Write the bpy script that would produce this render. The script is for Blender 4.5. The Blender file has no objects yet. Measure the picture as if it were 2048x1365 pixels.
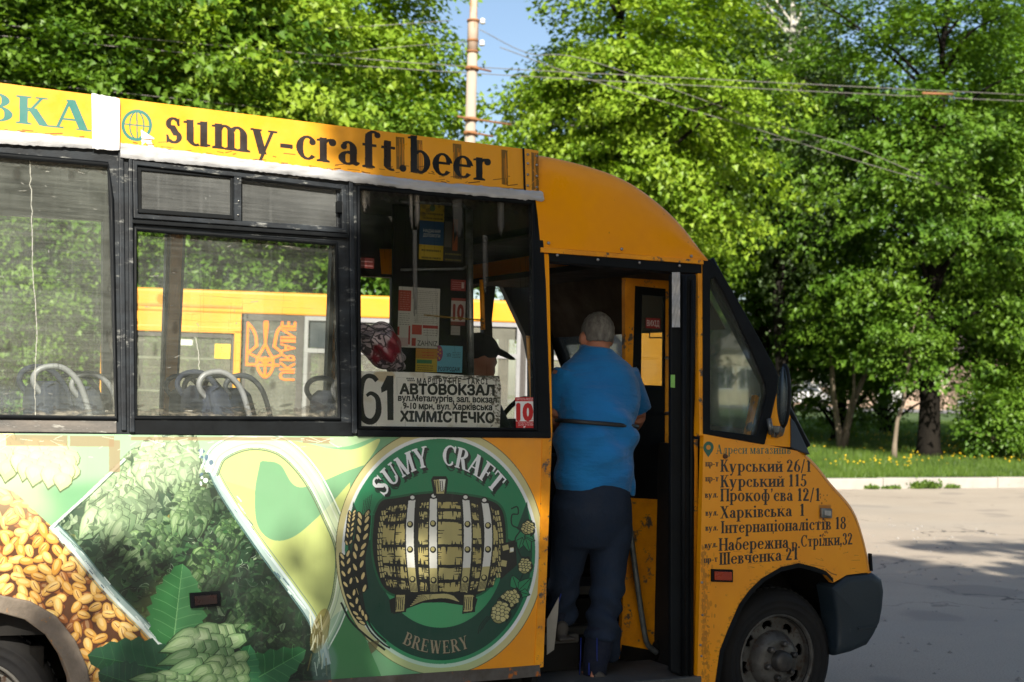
import bpy, bmesh, math, random, os
import numpy as np
from math import sin, cos, pi, radians, sqrt, atan2
from mathutils import Vector, Matrix, geometry

sc = bpy.context.scene
COL = sc.collection
rng = np.random.default_rng(7)
random.seed(7)

# ------------------------------------------------------------------ camera
FPX = 2844.0
YAW, PITCH, ROLL = radians(27.4), radians(2.15), radians(1.5)
CAM = np.array([0.0, -5.49, 1.6])
FW = np.array([sin(YAW)*cos(PITCH), cos(YAW)*cos(PITCH), sin(PITCH)])
R0 = np.array([cos(YAW), -sin(YAW), 0.0]); U0 = np.cross(R0, FW)
RT = R0*cos(ROLL)+U0*sin(ROLL); UP = U0*cos(ROLL)-R0*sin(ROLL)
cd = bpy.data.cameras.new('camera'); cam = bpy.data.objects.new('camera', cd); COL.objects.link(cam)
m = Matrix(((RT[0], UP[0], -FW[0], CAM[0]), (RT[1], UP[1], -FW[1], CAM[1]), (RT[2], UP[2], -FW[2], CAM[2]), (0, 0, 0, 1)))
cam.matrix_world = m
cd.sensor_width = 36.0; cd.lens = 36.0*FPX/2048.0
cd.clip_start = 0.05; cd.clip_end = 2000
cd.dof.use_dof = True; cd.dof.focus_distance = 6.3; cd.dof.aperture_fstop = 4.0
sc.camera = cam

# ------------------------------------------------------------------ light
SUN = np.array([-0.36, -0.74, 0.57]); SUN = SUN/np.linalg.norm(SUN)
w = bpy.data.worlds.new('World'); sc.world = w; w.use_nodes = True
nt = w.node_tree; bg = nt.nodes['Background']
sky = nt.nodes.new('ShaderNodeTexSky'); sky.sky_type = 'NISHITA'; sky.sun_disc = False
sky.sun_elevation = math.asin(SUN[2]); sky.sun_rotation = atan2(SUN[0], SUN[1])
sky.air_density = 1.0; sky.dust_density = 1.2; sky.ozone_density = 1.0
nt.links.new(sky.outputs[0], bg.inputs[0]); bg.inputs[1].default_value = 0.083
sl = bpy.data.lights.new('sun', 'SUN'); sl.energy = 5.0; sl.angle = radians(0.6); sl.color = (1.0, 0.93, 0.80)
so = bpy.data.objects.new('sun', sl); COL.objects.link(so)
so.rotation_euler = Vector(tuple(SUN)).to_track_quat('Z', 'Y').to_euler(); so.location = (-8, -16, 14)
vs = sc.view_settings
vs.view_transform = 'Standard'; vs.look = 'None'; vs.gamma = 1.0; vs.exposure = 0.98; vs.use_curve_mapping = False
sc.cycles.max_bounces = 7; sc.cycles.transparent_max_bounces = 16; sc.cycles.use_denoising = True
sc.cycles.caustics_reflective = False; sc.cycles.caustics_refractive = False

# ------------------------------------------------------------------ geometry of the picture planes (real places)
def rayd(px, py):
    px = np.asarray(px, float); py = np.asarray(py, float)
    return FW + RT*((px-1024)/FPX)[..., None] - UP*((py-682.5)/FPX)[..., None]
def onpl(px, py, n, k):
    d = rayd(px, py); n = np.asarray(n, float)
    t = (k - n@CAM)/(d@n)
    return CAM + d*t[..., None]
ZB = 1.415
KU, KL = 0.12, 0.03
NU = np.array([0, 1, -KU]); NL = np.array([0, 1, KL])
PLN = {'U': (NU, float(NU@np.array([0, 0, ZB]))), 'L': (NL, float(NL@np.array([0, 0, ZB])))}
def S(px, py, pl='U', off=0.0):            # photo direction -> point on the side of the bus (upper or lower plane)
    n, k = PLN[pl]; p = onpl(px, py, n, k)
    return p - n/np.linalg.norm(n)*off
def Y(px, py, y):                           # -> point on a vertical plane parallel to the bus side
    return onpl(px, py, (0, 1, 0), y)
def V(p): return tuple(float(a) for a in p)

# ------------------------------------------------------------------ objects
def link(o, parent=None):
    COL.objects.link(o)
    if parent is not None:
        o.parent = parent
        if o.get('_loc') is None:
            o.matrix_parent_inverse = Matrix.Translation(-Vector(WORLD(parent)))
        else:
            del o['_loc']
    return o
def WORLD(o):      # empties stand unrotated in the world; meshes that parent others sit at the origin
    return o.location.copy() if o.type == 'EMPTY' else Vector((0, 0, 0))
def empty(name, loc=(0, 0, 0), label=None, cat=None, group=None, rz=0):
    o = bpy.data.objects.new(name, None); o.empty_display_size = .2
    COL.objects.link(o); o.location = loc; o.rotation_euler = (0, 0, rz)
    if label: tag(o, label, cat, group)
    return o
def tag(o, label=None, cat=None, group=None, kind=None):
    if label: o['label'] = label
    if cat: o['category'] = cat
    if group: o['group'] = group
    if kind: o['kind'] = kind
    return o
class MB:
    def __init__(s): s.v = []; s.f = []; s.uvf = None; s.sm = []
    def add(s, verts, faces, smooth=False):
        b = len(s.v); s.v += [tuple(float(c) for c in v) for v in verts]
        s.f += [tuple(b+i for i in f) for f in faces]; s.sm += [smooth]*len(faces)
        return s
    def box(s, a, b, rz=0, c=None):
        (x0, y0, z0), (x1, y1, z1) = a, b
        vs_ = [(x, y, z) for x in (x0, x1) for y in (y0, y1) for z in (z0, z1)]
        if rz:
            cx, cy = c or ((x0+x1)/2, (y0+y1)/2)
            vs_ = [(cx+(x-cx)*cos(rz)-(y-cy)*sin(rz), cy+(x-cx)*sin(rz)+(y-cy)*cos(rz), z) for x, y, z in vs_]
        return s.add(vs_, [(0, 1, 3, 2), (4, 6, 7, 5), (0, 4, 5, 1), (2, 3, 7, 6), (0, 2, 6, 4), (1, 5, 7, 3)])
    def tube(s, pts, r, seg=8, caps=True, smooth=True):
        pts = [Vector(tuple(float(c) for c in p)) for p in pts]; n = len(pts)
        rr = r if isinstance(r, list) else [r]*n
        b = []; prev = None
        for i, p in enumerate(pts):
            t = (pts[min(i+1, n-1)]-pts[max(i-1, 0)]).normalized()
            if prev is None:
                a = Vector((0, 0, 1)) if abs(t.z) < .9 else Vector((1, 0, 0))
                u = t.cross(a).normalized()
            else:
                u = (prev-t*prev.dot(t)).normalized()
            prev = u; v = t.cross(u)
            q = rr[i]; qa, qb = q if isinstance(q, tuple) else (q, q)
            b += [p+u*cos(2*pi*k/seg)*qa+v*sin(2*pi*k/seg)*qb for k in range(seg)]
        f = [(i*seg+k, i*seg+(k+1) % seg, (i+1)*seg+(k+1) % seg, (i+1)*seg+k) for i in range(n-1) for k in range(seg)]
        if caps: f += [tuple(range(seg))[::-1], tuple((n-1)*seg+k for k in range(seg))]
        return s.add(b, f, smooth)
    def lathe(s, prof, c, axis='y', seg=40, smooth=True):
        b = []; n = len(prof)
        for r, h in prof:
            for k in range(seg):
                a = 2*pi*k/seg; u, v = r*cos(a), r*sin(a)
                b.append({'y': (c[0]+u, c[1]+h, c[2]+v), 'z': (c[0]+u, c[1]+v, c[2]+h), 'x': (c[0]+h, c[1]+u, c[2]+v)}[axis])
        f = [(i*seg+k, i*seg+(k+1) % seg, (i+1)*seg+(k+1) % seg, (i+1)*seg+k) for i in range(n-1) for k in range(seg)]
        return s.add(b, f, smooth)
    def ell(s, c, r, seg=16, rings=10, smooth=True):
        b = []; 
        for i in range(rings+1):
            t = pi*i/rings
            for k in range(seg):
                a = 2*pi*k/seg
                b.append((c[0]+r[0]*sin(t)*cos(a), c[1]+r[1]*sin(t)*sin(a), c[2]+r[2]*cos(t)))
        f = [(i*seg+k, (i+1)*seg+k, (i+1)*seg+(k+1) % seg, i*seg+(k+1) % seg) for i in range(rings) for k in range(seg)]
        return s.add(b, f, smooth)
    def grid(s, rows, smooth=True):
        n = len(rows[0]); b = [p for r in rows for p in r]
        f = [(i*n+k, i*n+k+1, (i+1)*n+k+1, (i+1)*n+k) for i in range(len(rows)-1) for k in range(n-1)]
        return s.add(b, f, smooth)
    def slab(s, outer, holes=(), nrm=(0, 1, 0), thick=.02):
        """polygon with holes (3D points on one plane) given depth along nrm"""
        nrm = Vector(nrm).normalized()
        loops = [[Vector(V(p)) for p in outer]]+[[Vector(V(p)) for p in h] for h in holes]
        flat = [p for l in loops for p in l]; n = len(flat)
        tris = geometry.tessellate_polygon(loops)
        fs = []
        for t in tris:
            a, b_, c = t
            nn = (flat[b_]-flat[a]).cross(flat[c]-flat[a])
            if nn.length < 1e-12: continue
            if nn.dot(nrm) > 0: a, b_, c = a, c, b_
            fs.append((a, b_, c)); fs.append((a+n, c+n, b_+n))
        k = 0
        for l in loops:
            m_ = len(l)
            for i in range(m_):
                j = (i+1) % m_; fs.append((k+i, k+j, k+j+n, k+i+n))
            k += m_
        return s.add(flat+[p+nrm*thick for p in flat], fs)
    def build(s, name, mat, parent=None, bevel=0, uv=None, fixn=True, bseg=2):
        me = bpy.data.meshes.new(name); me.from_pydata(s.v, [], s.f)
        me.polygons.foreach_set('use_smooth', s.sm)
        if uv is not None:
            ul = me.uv_layers.new(name='UVMap')
            co = np.array(s.v)[np.array([l.vertex_index for l in me.loops])]
            ul.data.foreach_set('uv', uv(co).astype(np.float32).ravel())
        me.materials.append(mat); me.validate(); me.update()
        if fixn:
            bm = bmesh.new(); bm.from_mesh(me); bmesh.ops.recalc_face_normals(bm, faces=bm.faces); bm.to_mesh(me); bm.free()
        o = bpy.data.objects.new(name, me)
        link(o, parent)
        if bevel:
            b = o.modifiers.new('bevel', 'BEVEL'); b.width = bevel; b.segments = bseg; b.limit_method = 'ANGLE'; b.angle_limit = radians(40)
        return o
def loc(o):      # part built in its parent's own axes
    o.matrix_parent_inverse = Matrix.Identity(4); return o
def copytree(o, parent=None, keep=True):
    c = o.copy(); COL.objects.link(c)
    if parent is not None: c.parent = parent
    for ch in [x for x in bpy.data.objects if x.parent == o]: copytree(ch, c)
    return c
# ------------------------------------------------------------------ materials
MATS = {}
def nodes(name):
    mt = bpy.data.materials.new(name); mt.use_nodes = True
    n = mt.node_tree; return mt, n, n.nodes['Principled BSDF'], n.links.new
def N(n, t, **kw):
    x = n.nodes.new('ShaderNode'+t)
    for k, v in kw.items():
        if k.startswith('i_'):
            x.inputs[k[2:].replace('_', ' ')].default_value = v
        else: setattr(x, k, v)
    return x
def rgb(c):
    return (c[0], c[1], c[2], 1)
def srgb(r, g, b):
    f = lambda x: (x/255/12.92) if x/255 <= .04045 else ((x/255+.055)/1.055)**2.4
    return (f(r), f(g), f(b))
def mixc(n, a, b, fac, mode='MIX'):
    x = n.nodes.new('ShaderNodeMix'); x.data_type = 'RGBA'; x.blend_type = mode
    L = n.links.new
    for sock, val in ((x.inputs[0], fac), (x.inputs[6], a), (x.inputs[7], b)):
        if hasattr(val, 'is_output') or isinstance(val, bpy.types.NodeSocket): L(val, sock)
        elif isinstance(val, (int, float)): sock.default_value = val
        else: sock.default_value = rgb(val)
    return x.outputs[2]
def coords(n, scale=(1, 1, 1), kind='Object'):
    t = n.nodes.new('ShaderNodeTexCoord'); mp = n.nodes.new('ShaderNodeMapping'); mp.inputs['Scale'].default_value = scale
    n.links.new(t.outputs[kind], mp.inputs[0]); return mp.outputs[0]
def noise(n, vec, scale, detail=5, rough=.6, lo=.4, hi=.6, dist=0):
    x = N(n, 'TexNoise'); x.inputs['Scale'].default_value = scale; x.inputs['Detail'].default_value = detail
    x.inputs['Roughness'].default_value = rough; x.inputs['Distortion'].default_value = dist
    n.links.new(vec, x.inputs['Vector'])
    r = N(n, 'MapRange'); r.inputs[1].default_value = lo; r.inputs[2].default_value = hi
    n.links.new(x.outputs[0], r.inputs[0]); return r.outputs[0]
def mth(n, op, a, b=0.0):
    x = n.nodes.new('ShaderNodeMath'); x.operation = op
    for i, v in enumerate((a, b)):
        if isinstance(v, (int, float)): x.inputs[i].default_value = v
        else: n.links.new(v, x.inputs[i])
    return x.outputs[0]
def bump(n, bs, h, strength=.3, dist=.01):
    b = N(n, 'Bump'); b.inputs['Strength'].default_value = strength; b.inputs['Distance'].default_value = dist
    n.links.new(h, b.inputs['Height']); n.links.new(b.outputs[0], bs.inputs['Normal'])
def mat(name, col, rough=.5, metal=0, col2=None, ns=6, scale=(1, 1, 1), lo=.35, hi=.7, bmp=.1, bs_=40, bd=.004, col3=None, ns3=30, lo3=.62, hi3=.66, spec=.5, coat=0, sheen=0):
    if name in MATS: return MATS[name]
    mt, n, b, L = nodes(name)
    v = coords(n, scale)
    if col2 is None: col2 = tuple(c*.7 for c in col)
    c = mixc(n, col, col2, noise(n, v, ns, 6, .65, lo, hi))
    if col3 is not None: c = mixc(n, c, col3, noise(n, v, ns3, 8, .7, lo3, hi3))
    L(c, b.inputs['Base Color'])
    r = N(n, 'MapRange'); r.inputs[3].default_value = max(0, rough-.1); r.inputs[4].default_value = min(1, rough+.15)
    L(noise(n, v, ns*2, 4, .6, .3, .7), r.inputs[0]); L(r.outputs[0], b.inputs['Roughness'])
    b.inputs['Metallic'].default_value = metal; b.inputs['Specular IOR Level'].default_value = spec
    if coat: b.inputs['Coat Weight'].default_value = coat; b.inputs['Coat Roughness'].default_value = .15
    if sheen: b.inputs['Sheen Weight'].default_value = sheen
    if bmp: bump(n, b, noise(n, v, bs_, 6, .6, 0, 1), bmp, bd)
    MATS[name] = mt; return mt
# ------------------------------------------------------------------ printed surfaces, drawn by code
class Canvas:
    """flat print: an RGBA sheet drawn with polygons; T maps artwork points to sheet pixels"""
    def __init__(s, w, h, T, bg=None, ss=1):
        s.w, s.h = int(w), int(h); s.T = T
        s.c = np.zeros((s.h, s.w, 3), np.float32); s.a = np.zeros((s.h, s.w), np.float32)
        if bg is not None: s.c[:] = np.array(bg)/255.; s.a[:] = 1
        s.clip = None
    def mask(s, A, B):
        A = np.asarray(A, float); B = np.asarray(B, float)
        x0 = int(max(0, math.floor(min(A[:, 0].min(), B[:, 0].min()))-1)); x1 = int(min(s.w, math.ceil(max(A[:, 0].max(), B[:, 0].max()))+2))
        y0 = int(max(0, math.floor(min(A[:, 1].min(), B[:, 1].min()))-1)); y1 = int(min(s.h, math.ceil(max(A[:, 1].max(), B[:, 1].max()))+2))
        if x1 <= x0 or y1 <= y0: return None
        sw = A[:, 1] > B[:, 1]; a = np.where(sw[:, None], B, A); b = np.where(sw[:, None], A, B)
        r0 = np.maximum(np.ceil(a[:, 1]-.5), y0).astype(int); r1 = np.minimum(np.ceil(b[:, 1]-.5), y1).astype(int)
        cnt = np.maximum(r1-r0, 0); k = cnt > 0
        a, b, r0, cnt = a[k], b[k], r0[k], cnt[k]
        if len(cnt) == 0: return None
        idx = np.repeat(np.arange(len(cnt)), cnt)
        rows = np.arange(cnt.sum())-np.repeat(np.cumsum(cnt)-cnt, cnt)+r0[idx]
        x = a[idx, 0]+(b[idx, 0]-a[idx, 0])*((rows+.5-a[idx, 1])/(b[idx, 1]-a[idx, 1]))
        cols = np.clip(np.ceil(x-.5), x0, x1).astype(int)
        par = np.zeros((y1-y0, x1-x0+1), np.int32); np.add.at(par, (rows-y0, cols-x0), 1)
        return (np.cumsum(par, 1)[:, :-1] % 2).astype(np.float32), x0, y0, x1, y1
    def comp(s, m, x0, y0, x1, y1, col, al=1.0):
        if s.clip is not None: m = m*s.clip[y0:y1, x0:x1]
        m = m*al
        if callable(col):
            yy, xx = np.mgrid[y0:y1, x0:x1]; c = col(xx, yy)/255.
        else: c = np.array(col, np.float32)/255.
        s.c[y0:y1, x0:x1] = s.c[y0:y1, x0:x1]*(1-m[..., None])+c*m[..., None]
        s.a[y0:y1, x0:x1] = np.maximum(s.a[y0:y1, x0:x1], m)
    def poly(s, pts, col, al=1.0, soft=0):
        P = s.T(np.asarray(pts, float)); q = np.roll(P, -1, 0)
        if soft:
            pad = soft*3; r = s.mask(P, q)
            if r is None: return
            m, x0, y0, x1, y1 = r
            X0, Y0, X1, Y1 = max(0, x0-pad), max(0, y0-pad), min(s.w, x1+pad), min(s.h, y1+pad)
            M = np.zeros((Y1-Y0, X1-X0), np.float32); M[y0-Y0:y1-Y0, x0-X0:x1-X0] = m
            for _ in range(3):
                for ax in (0, 1):
                    if M.shape[ax] <= 2*soft+1: continue
                    c = np.cumsum(np.concatenate([np.repeat(np.take(M, [0], ax), soft+1, ax), M, np.repeat(np.take(M, [-1], ax), soft, ax)], ax), ax)
                    k = 2*soft+1
                    M = (np.take(c, range(k, c.shape[ax]), ax)-np.take(c, range(0, c.shape[ax]-k), ax))/k
            s.comp(M, X0, Y0, X1, Y1, col, al); return
        r = s.mask(P, q)
        if r: s.comp(*r, col, al)
    def stroke(s, pts, w, col, al=1.0, soft=0, closed=False):
        pts = np.asarray(pts, float); ws = w if hasattr(w, '__len__') else [w]*len(pts)
        n = len(pts)
        if closed: pts = np.vstack([pts, pts[:2]]); ws = list(ws)+list(ws[:2]); n = len(pts)
        tg = np.gradient(pts, axis=0); tg /= np.maximum(np.linalg.norm(tg, axis=1), 1e-9)[:, None]
        nr = np.stack([-tg[:, 1], tg[:, 0]], 1)*np.array(ws)[:, None]/2
        if closed:
            for i in range(n-2):
                s.poly([pts[i]+nr[i], pts[i+1]+nr[i+1], pts[i+1]-nr[i+1], pts[i]-nr[i]], col, al)
            return
        s.poly(np.vstack([pts+nr, (pts-nr)[::-1]]), col, al, soft)
    def ell(s, c, rx, ry, col, al=1.0, rot=0, soft=0, n=40):
        t = np.linspace(0, 2*pi, n, endpoint=False); x, y = rx*np.cos(t), ry*np.sin(t)
        s.poly(np.stack([c[0]+x*cos(rot)-y*sin(rot), c[1]+x*sin(rot)+y*cos(rot)], 1), col, al, soft)
    def serif(s, txt, place, col, al=1.0, spacing=.07):
        x = 0; out = []
        for ch in txt:
            polys, wd = glyph(ch)
            out.append((x, polys)); x += wd+spacing
        W = x-spacing
        A = []; 
        for gx, polys in out:
            for p in polys:
                q = np.array(p, float); q[:, 0] += gx; s.poly(place(q, W), col, al)
        return W
    def sans(s, txt, place, col, al=1.0, bold=.02, sp=1.0):
        A, B, W = sans_edges(txt, 0, sp)
        for k in range(9 if bold > .005 else 1):       # heavier weight: the outline swept round a small circle
            d = arr9([cos(k*pi/4), sin(k*pi/4)])*bold if k < 8 else arr9([0, 0]); W2 = W+2*bold
            a = s.T(place(A+d+arr9([bold, 0]), W2)); b = s.T(place(B+d+arr9([bold, 0]), W2)); r = s.mask(a, b)
            if r: s.comp(*r, col, al)
    def image(s, name):
        im = bpy.data.images.new(name, s.w, s.h, alpha=True)
        out = np.ones((s.h, s.w, 4), np.float32); out[..., :3] = s.c; out[..., 3] = s.a
        im.pixels.foreach_set(out[::-1].ravel()); im.update(); im.pack(); return im
def line_place(p0, p1, h0, h1=None, slant=0):
    """baseline p0 to p1, cap height h0 at the start and h1 at the end (y grows downwards)"""
    p0 = np.array(p0, float); p1 = np.array(p1, float); h1 = h1 or h0
    def f(q, W):
        t = q[:, 0]/W; base = p0+(p1-p0)*t[:, None]; h = h0+(h1-h0)*t
        return base+np.stack([q[:, 1]*h*slant, -q[:, 1]*h], 1)
    return f
_sc = {}
arr9 = np.array
def sans_edges(txt, bold=.02, sp=1.0):
    k = (txt, bold, sp)
    if k in _sc: return _sc[k]
    cu = bpy.data.curves.new('t', 'FONT'); cu.body = txt; cu.fill_mode = 'NONE'; cu.offset = bold; cu.space_character = sp
    cu.resolution_u = 3
    o = bpy.data.objects.new('t', cu); COL.objects.link(o); bpy.context.view_layer.update()
    me = bpy.data.meshes.new_from_object(o.evaluated_get(bpy.context.evaluated_depsgraph_get()))
    v = np.array([x.co[:2] for x in me.vertices]); e = np.array([x.vertices[:] for x in me.edges])
    bpy.data.objects.remove(o); bpy.data.curves.remove(cu); bpy.data.meshes.remove(me)
    v = v/.73; v[:, 0] -= v[:, 0].min(); r = (v[e[:, 0]], v[e[:, 1]], v[:, 0].max()); _sc[k] = r; return r
# serif lettering of our own: stems, bowls with contrast, serifs. cap height 1
TK, TN, XH = .185, .065, .66
def g_stem(x, y0, y1, fl='bt', w=TK):
    o = [[(x-w/2, y0), (x+w/2, y0), (x+w/2, y1), (x-w/2, y1)]]
    e = .085
    if 'b' in fl: o.append([(x-w/2-e, y0), (x+w/2+e, y0), (x+w/2+e, y0+.045), (x+w/2, y0+.075), (x-w/2, y0+.075), (x-w/2-e, y0+.045)])
    if 't' in fl: o.append([(x-w/2-e, y1), (x+w/2+e, y1), (x+w/2+e, y1-.045), (x+w/2, y1-.075), (x-w/2, y1-.075), (x-w/2-e, y1-.045)])
    if 'f' in fl: o.append([(x-w/2-e, y1-.05), (x+w/2, y1+.01), (x+w/2, y1-.08), (x-w/2-e, y1-.1)])
    return o
def g_arc(cx, cy, rx, ry, a0, a1, tk=TK, tn=TN, n=14):
    t = np.radians(np.linspace(a0, a1, n)); w = tn+(tk-tn)*np.abs(np.cos(t))**1.3
    ox, oy = (rx+w*.5), (ry+tn*.5)
    o = np.stack([cx+ox*np.cos(t), cy+oy*np.sin(t)], 1); i = np.stack([cx+(rx-w*.5)*np.cos(t), cy+(ry-tn*.5)*np.sin(t)], 1)
    return [np.vstack([o, i[::-1]]).tolist()]
def g_line(x0, y0, x1, y1, w):
    return [[(x0-w/2, y0), (x0+w/2, y0), (x1+w/2, y1), (x1-w/2, y1)]]
def g_bar(x0, x1, y, h=TN): return [[(x0, y-h/2), (x1, y-h/2), (x1, y+h/2), (x0, y+h/2)]]
def g_ball(x, y, r=.085): t = np.linspace(0, 2*pi, 12, endpoint=False); return [np.stack([x+r*np.cos(t), y+r*np.sin(t)], 1).tolist()]
def g_ser(x, y, w=.3, h=.05): return [[(x-w/2, y), (x+w/2, y), (x+w/2, y+h), (x-w/2, y+h)]]
_g = {}
def glyph(c):
    if c in _g: return _g[c]
    r = _glyph(c); _g[c] = r; return r
def _glyph(c):
    lat = {'А': 'A', 'В': 'B', 'К': 'K', 'С': 'C', 'Х': 'X', 'І': 'I', 'а': 'a', 'е': 'e', 'о': 'o', 'р': 'p', 'с': 'c', 'у': 'y', 'х': 'x', 'і': 'i', 'З': '3'}
    c = lat.get(c, c); H = XH; st, ar, li, ba = g_stem, g_arc, g_line, g_bar
    def N2(h, mid, w=.68): return st(.16, 0, h)+st(w-.1, 0, h)+ba(.16, w-.1, mid), w+.02
    if c == ' ': return [], .26
    if c == 'A': return li(.1, 0, .42, 1.02, TN)+li(.75, 0, .43, 1.02, .2)+ba(.2, .62, .33)+g_ser(.1, 0)+g_ser(.75, 0, .36), .9
    if c == 'B': return st(.18, 0, 1)+ar(.38, .76, .2, .22, -90, 90)+ar(.4, .27, .25, .25, -90, 90)+ba(.18, .4, .52)+ba(.18, .4, .97)+ba(.18, .4, .03), .76
    if c in 'Kк':
        h = 1 if c == 'K' else H
        return st(.18, 0, h)+li(.34, h*.5, .64, h, .07)+li(.68, 0, .38, h*.6, .21)+ba(.2, .38, h*.5)+g_ser(.62, h-.05, .28)+g_ser(.72, 0, .3), .82 if h == 1 else .78
    if c == 'C': return ar(.46, .5, .36, .47, 48, 312)+[[(.74, .68), (.78, .68), (.78, 1.0), (.74, 1.0), (.66, .86)]]+g_ball(.68, .2, .04), .82
    if c == 'c': return ar(.33, .33, .23, .3, 50, 318)+g_ball(.48, .5, .085), .56
    if c == 'X': return li(.68, 0, .16, 1, .22)+li(.12, 0, .66, 1, .07)+g_ser(.13, 0, .28)+g_ser(.7, 0, .34)+g_ser(.15, .95, .34)+g_ser(.66, .95, .26), .84
    if c == 'x': return li(.5, 0, .14, H, .19)+li(.1, 0, .5, H, .06)+g_ser(.12, 0, .22)+g_ser(.52, 0, .26)+g_ser(.14, H-.045, .26)+g_ser(.5, H-.045, .22), .64
    if c == 'I': return st(.19, 0, 1), .38
    if c == 'a': return st(.45, .03, .45, '')+ar(.3, .45, .15, .18, 0, 140)+g_ball(.17, .5, .08)+ar(.28, .19, .17, .16, 60, 300)+ba(.28, .45, .36)+[[(.36, .06), (.54, 0), (.62, .06), (.62, .1), (.45, .14)]], .62
    if c == 'e': return ar(.33, .33, .23, .3, 10, 322)+ba(.14, .56, .37), .62
    if c == 'є': return ar(.33, .33, .23, .3, 50, 318)+ba(.14, .46, .35)+g_ball(.48, .5, .07), .56
    if c == 'o': return ar(.34, .33, .24, .31, 0, 360, n=28), .68
    if c == 'p': return st(.18, -.3, H, 'bf')+ar(.4, .33, .22, .3, -130, 130), .74
    if c == 'b': return st(.16, 0, 1.05, 'f')+ar(.38, .33, .22, .3, -130, 130), .72
    if c == 's': return ar(.27, .49, .15, .15, 40, 230, .13)+ar(.27, .17, .17, .15, -140, 50, .13)+li(.38, .2, .2, .46, .2)+[[(.4, .46), (.44, .46), (.43, .66), (.36, .58)], [(.07, .2), (.1, .2), (.16, .06), (.08, -.01)]], .52
    if c == 'S': return ar(.34, .76, .2, .22, 30, 240, .17)+ar(.34, .26, .23, .24, -140, 50, .17)+li(.5, .34, .2, .68, .26)+[[(.56, .7), (.6, .7), (.59, 1.02), (.5, .9)], [(.07, .3), (.11, .3), (.2, .1), (.08, -.02)]], .68
    if c == 'u': return st(.18, .12, H, 'f')+ar(.35, .2, .17, .18, 180, 300)+st(.58, 0, H, 'f')+[[(.6, 0), (.76, .03), (.76, .07), (.6, .1)]], .78
    if c == 'm': return st(.18, 0, H, 'bf')+st(.55, 0, .45, 'b')+st(.92, 0, .45, 'b')+ar(.37, .42, .18, .2, 0, 150)+ar(.74, .42, .18, .2, 0, 150), 1.1
    if c == 'y': return li(.33, 0, .13, H, .2)+[[(.3, 0), (.36, 0), (.66, H), (.58, H)], [(.3, .02), (.37, 0), (.26, -.24), (.18, -.28)]]+g_ball(.15, -.24, .075)+g_ser(.13, H-.05, .3)+g_ser(.62, H-.05, .24), .74
    if c == 'r': return st(.18, 0, H, 'bf')+ar(.4, .42, .2, .2, 70, 150, .1)+g_ball(.45, .56, .1), .56
    if c == 'f': return st(.22, 0, .85, 'b')+ar(.36, .84, .14, .17, 60, 180)+g_ball(.48, .93, .08)+ba(.05, .44, H-.03, .07), .5
    if c == 't': return st(.22, .1, .82, '')+ar(.36, .14, .14, .12, 180, 290)+ba(.05, .44, H-.03, .07), .48
    if c == '-': return ba(.06, .4, .3, .11), .46
    if c == '.': return g_ball(.12, .09, .1), .26
    if c == ',': return g_ball(.12, .09, .1)+[[(.12, .08), (.22, .08), (.1, -.18), (.05, -.16)]], .26
    if c in "’'": return g_ball(.12, .92, .08)+[[(.12, .9), (.2, .9), (.1, .68), (.06, .7)]], .24
    if c == '/': return li(.05, -.1, .36, 1.05, .08), .42
    if c == 'U': return st(.2, .3, 1, 't')+ar(.43, .3, .23, .28, 180, 360)+st(.7, .3, 1, 't', .08), .86
    if c == 'M': return st(.16, 0, 1, 'bt', .08)+li(.5, 0, .2, 1, .2)+li(.5, 0, .84, 1, .07)+st(.9, 0, 1), 1.08
    if c == 'Y': return st(.4, 0, .45, 'b')+li(.4, .42, .14, 1, .2)+li(.42, .42, .68, 1, .07)+g_ser(.14, .95, .32)+g_ser(.68, .95, .26), .8
    if c == 'R': return st(.18, 0, 1)+ar(.38, .75, .21, .22, -90, 90)+ba(.18, .4, .5)+ba(.18, .4, .97)+li(.7, 0, .42, .5, .21)+g_ser(.74, 0, .26), .82
    if c == 'F': return st(.18, 0, 1)+ba(.18, .62, .965, .07)+ba(.18, .5, .5)+[[(.58, .98), (.64, .98), (.64, .74), (.6, .74)], [(.46, .62), (.5, .62), (.5, .38), (.46, .38)]], .68
    if c == 'E': return _glyph('F')[0]+ba(.18, .64, .035, .07)+[[(.62, 0), (.67, 0), (.68, .26), (.64, .26)]], .74
    if c == 'T': return st(.4, 0, 1, 'b')+ba(.06, .74, .965, .07)+[[(.05, .99), (.1, .99), (.09, .72), (.05, .72)], [(.7, .99), (.75, .99), (.75, .72), (.71, .72)]], .8
    if c == 'W': return li(.38, 0, .14, 1, .2)+li(.4, 0, .58, .8, .07)+li(.8, 0, .56, 1, .2)+li(.82, 0, 1.04, 1, .07)+g_ser(.14, .95, .3)+g_ser(.54, .95, .3)+g_ser(1.04, .95, .24), 1.18
    if c == 'П': return N2(1, .965, .84)
    if c == 'п': return N2(H, H-.035, .66)
    if c == 'Н': return N2(1, .5, .84)
    if c == 'н': return N2(H, .34, .68)
    if c in 'Шш': return st(.16, 0, 1)+st(.54, 0, 1)+st(.92, 0, 1)+ba(.16, .92, .035), 1.08
    if c == 'и': return st(.16, 0, H)+st(.58, 0, H)+[[(.2, .1), (.2, .2), (.56, H-.08), (.56, H-.2)]], .72
    if c == 'й': return _glyph('и')[0]+ar(.37, .86, .13, .1, 180, 360, .06, .06), .72
    if c == 'б': return ar(.34, .3, .23, .28, 0, 360, n=26)+[[(.08, .3), (.2, .3), (.24, .8), (.6, .9), (.58, 1.02), (.2, .94)]], .68
    if c == 'в': return st(.17, 0, H)+ar(.32, .5, .13, .13, -90, 90, .15)+ar(.34, .17, .16, .15, -90, 90, .15)+ba(.17, .34, .35)+ba(.17, .34, H-.03)+ba(.17, .34, .03), .6
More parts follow.
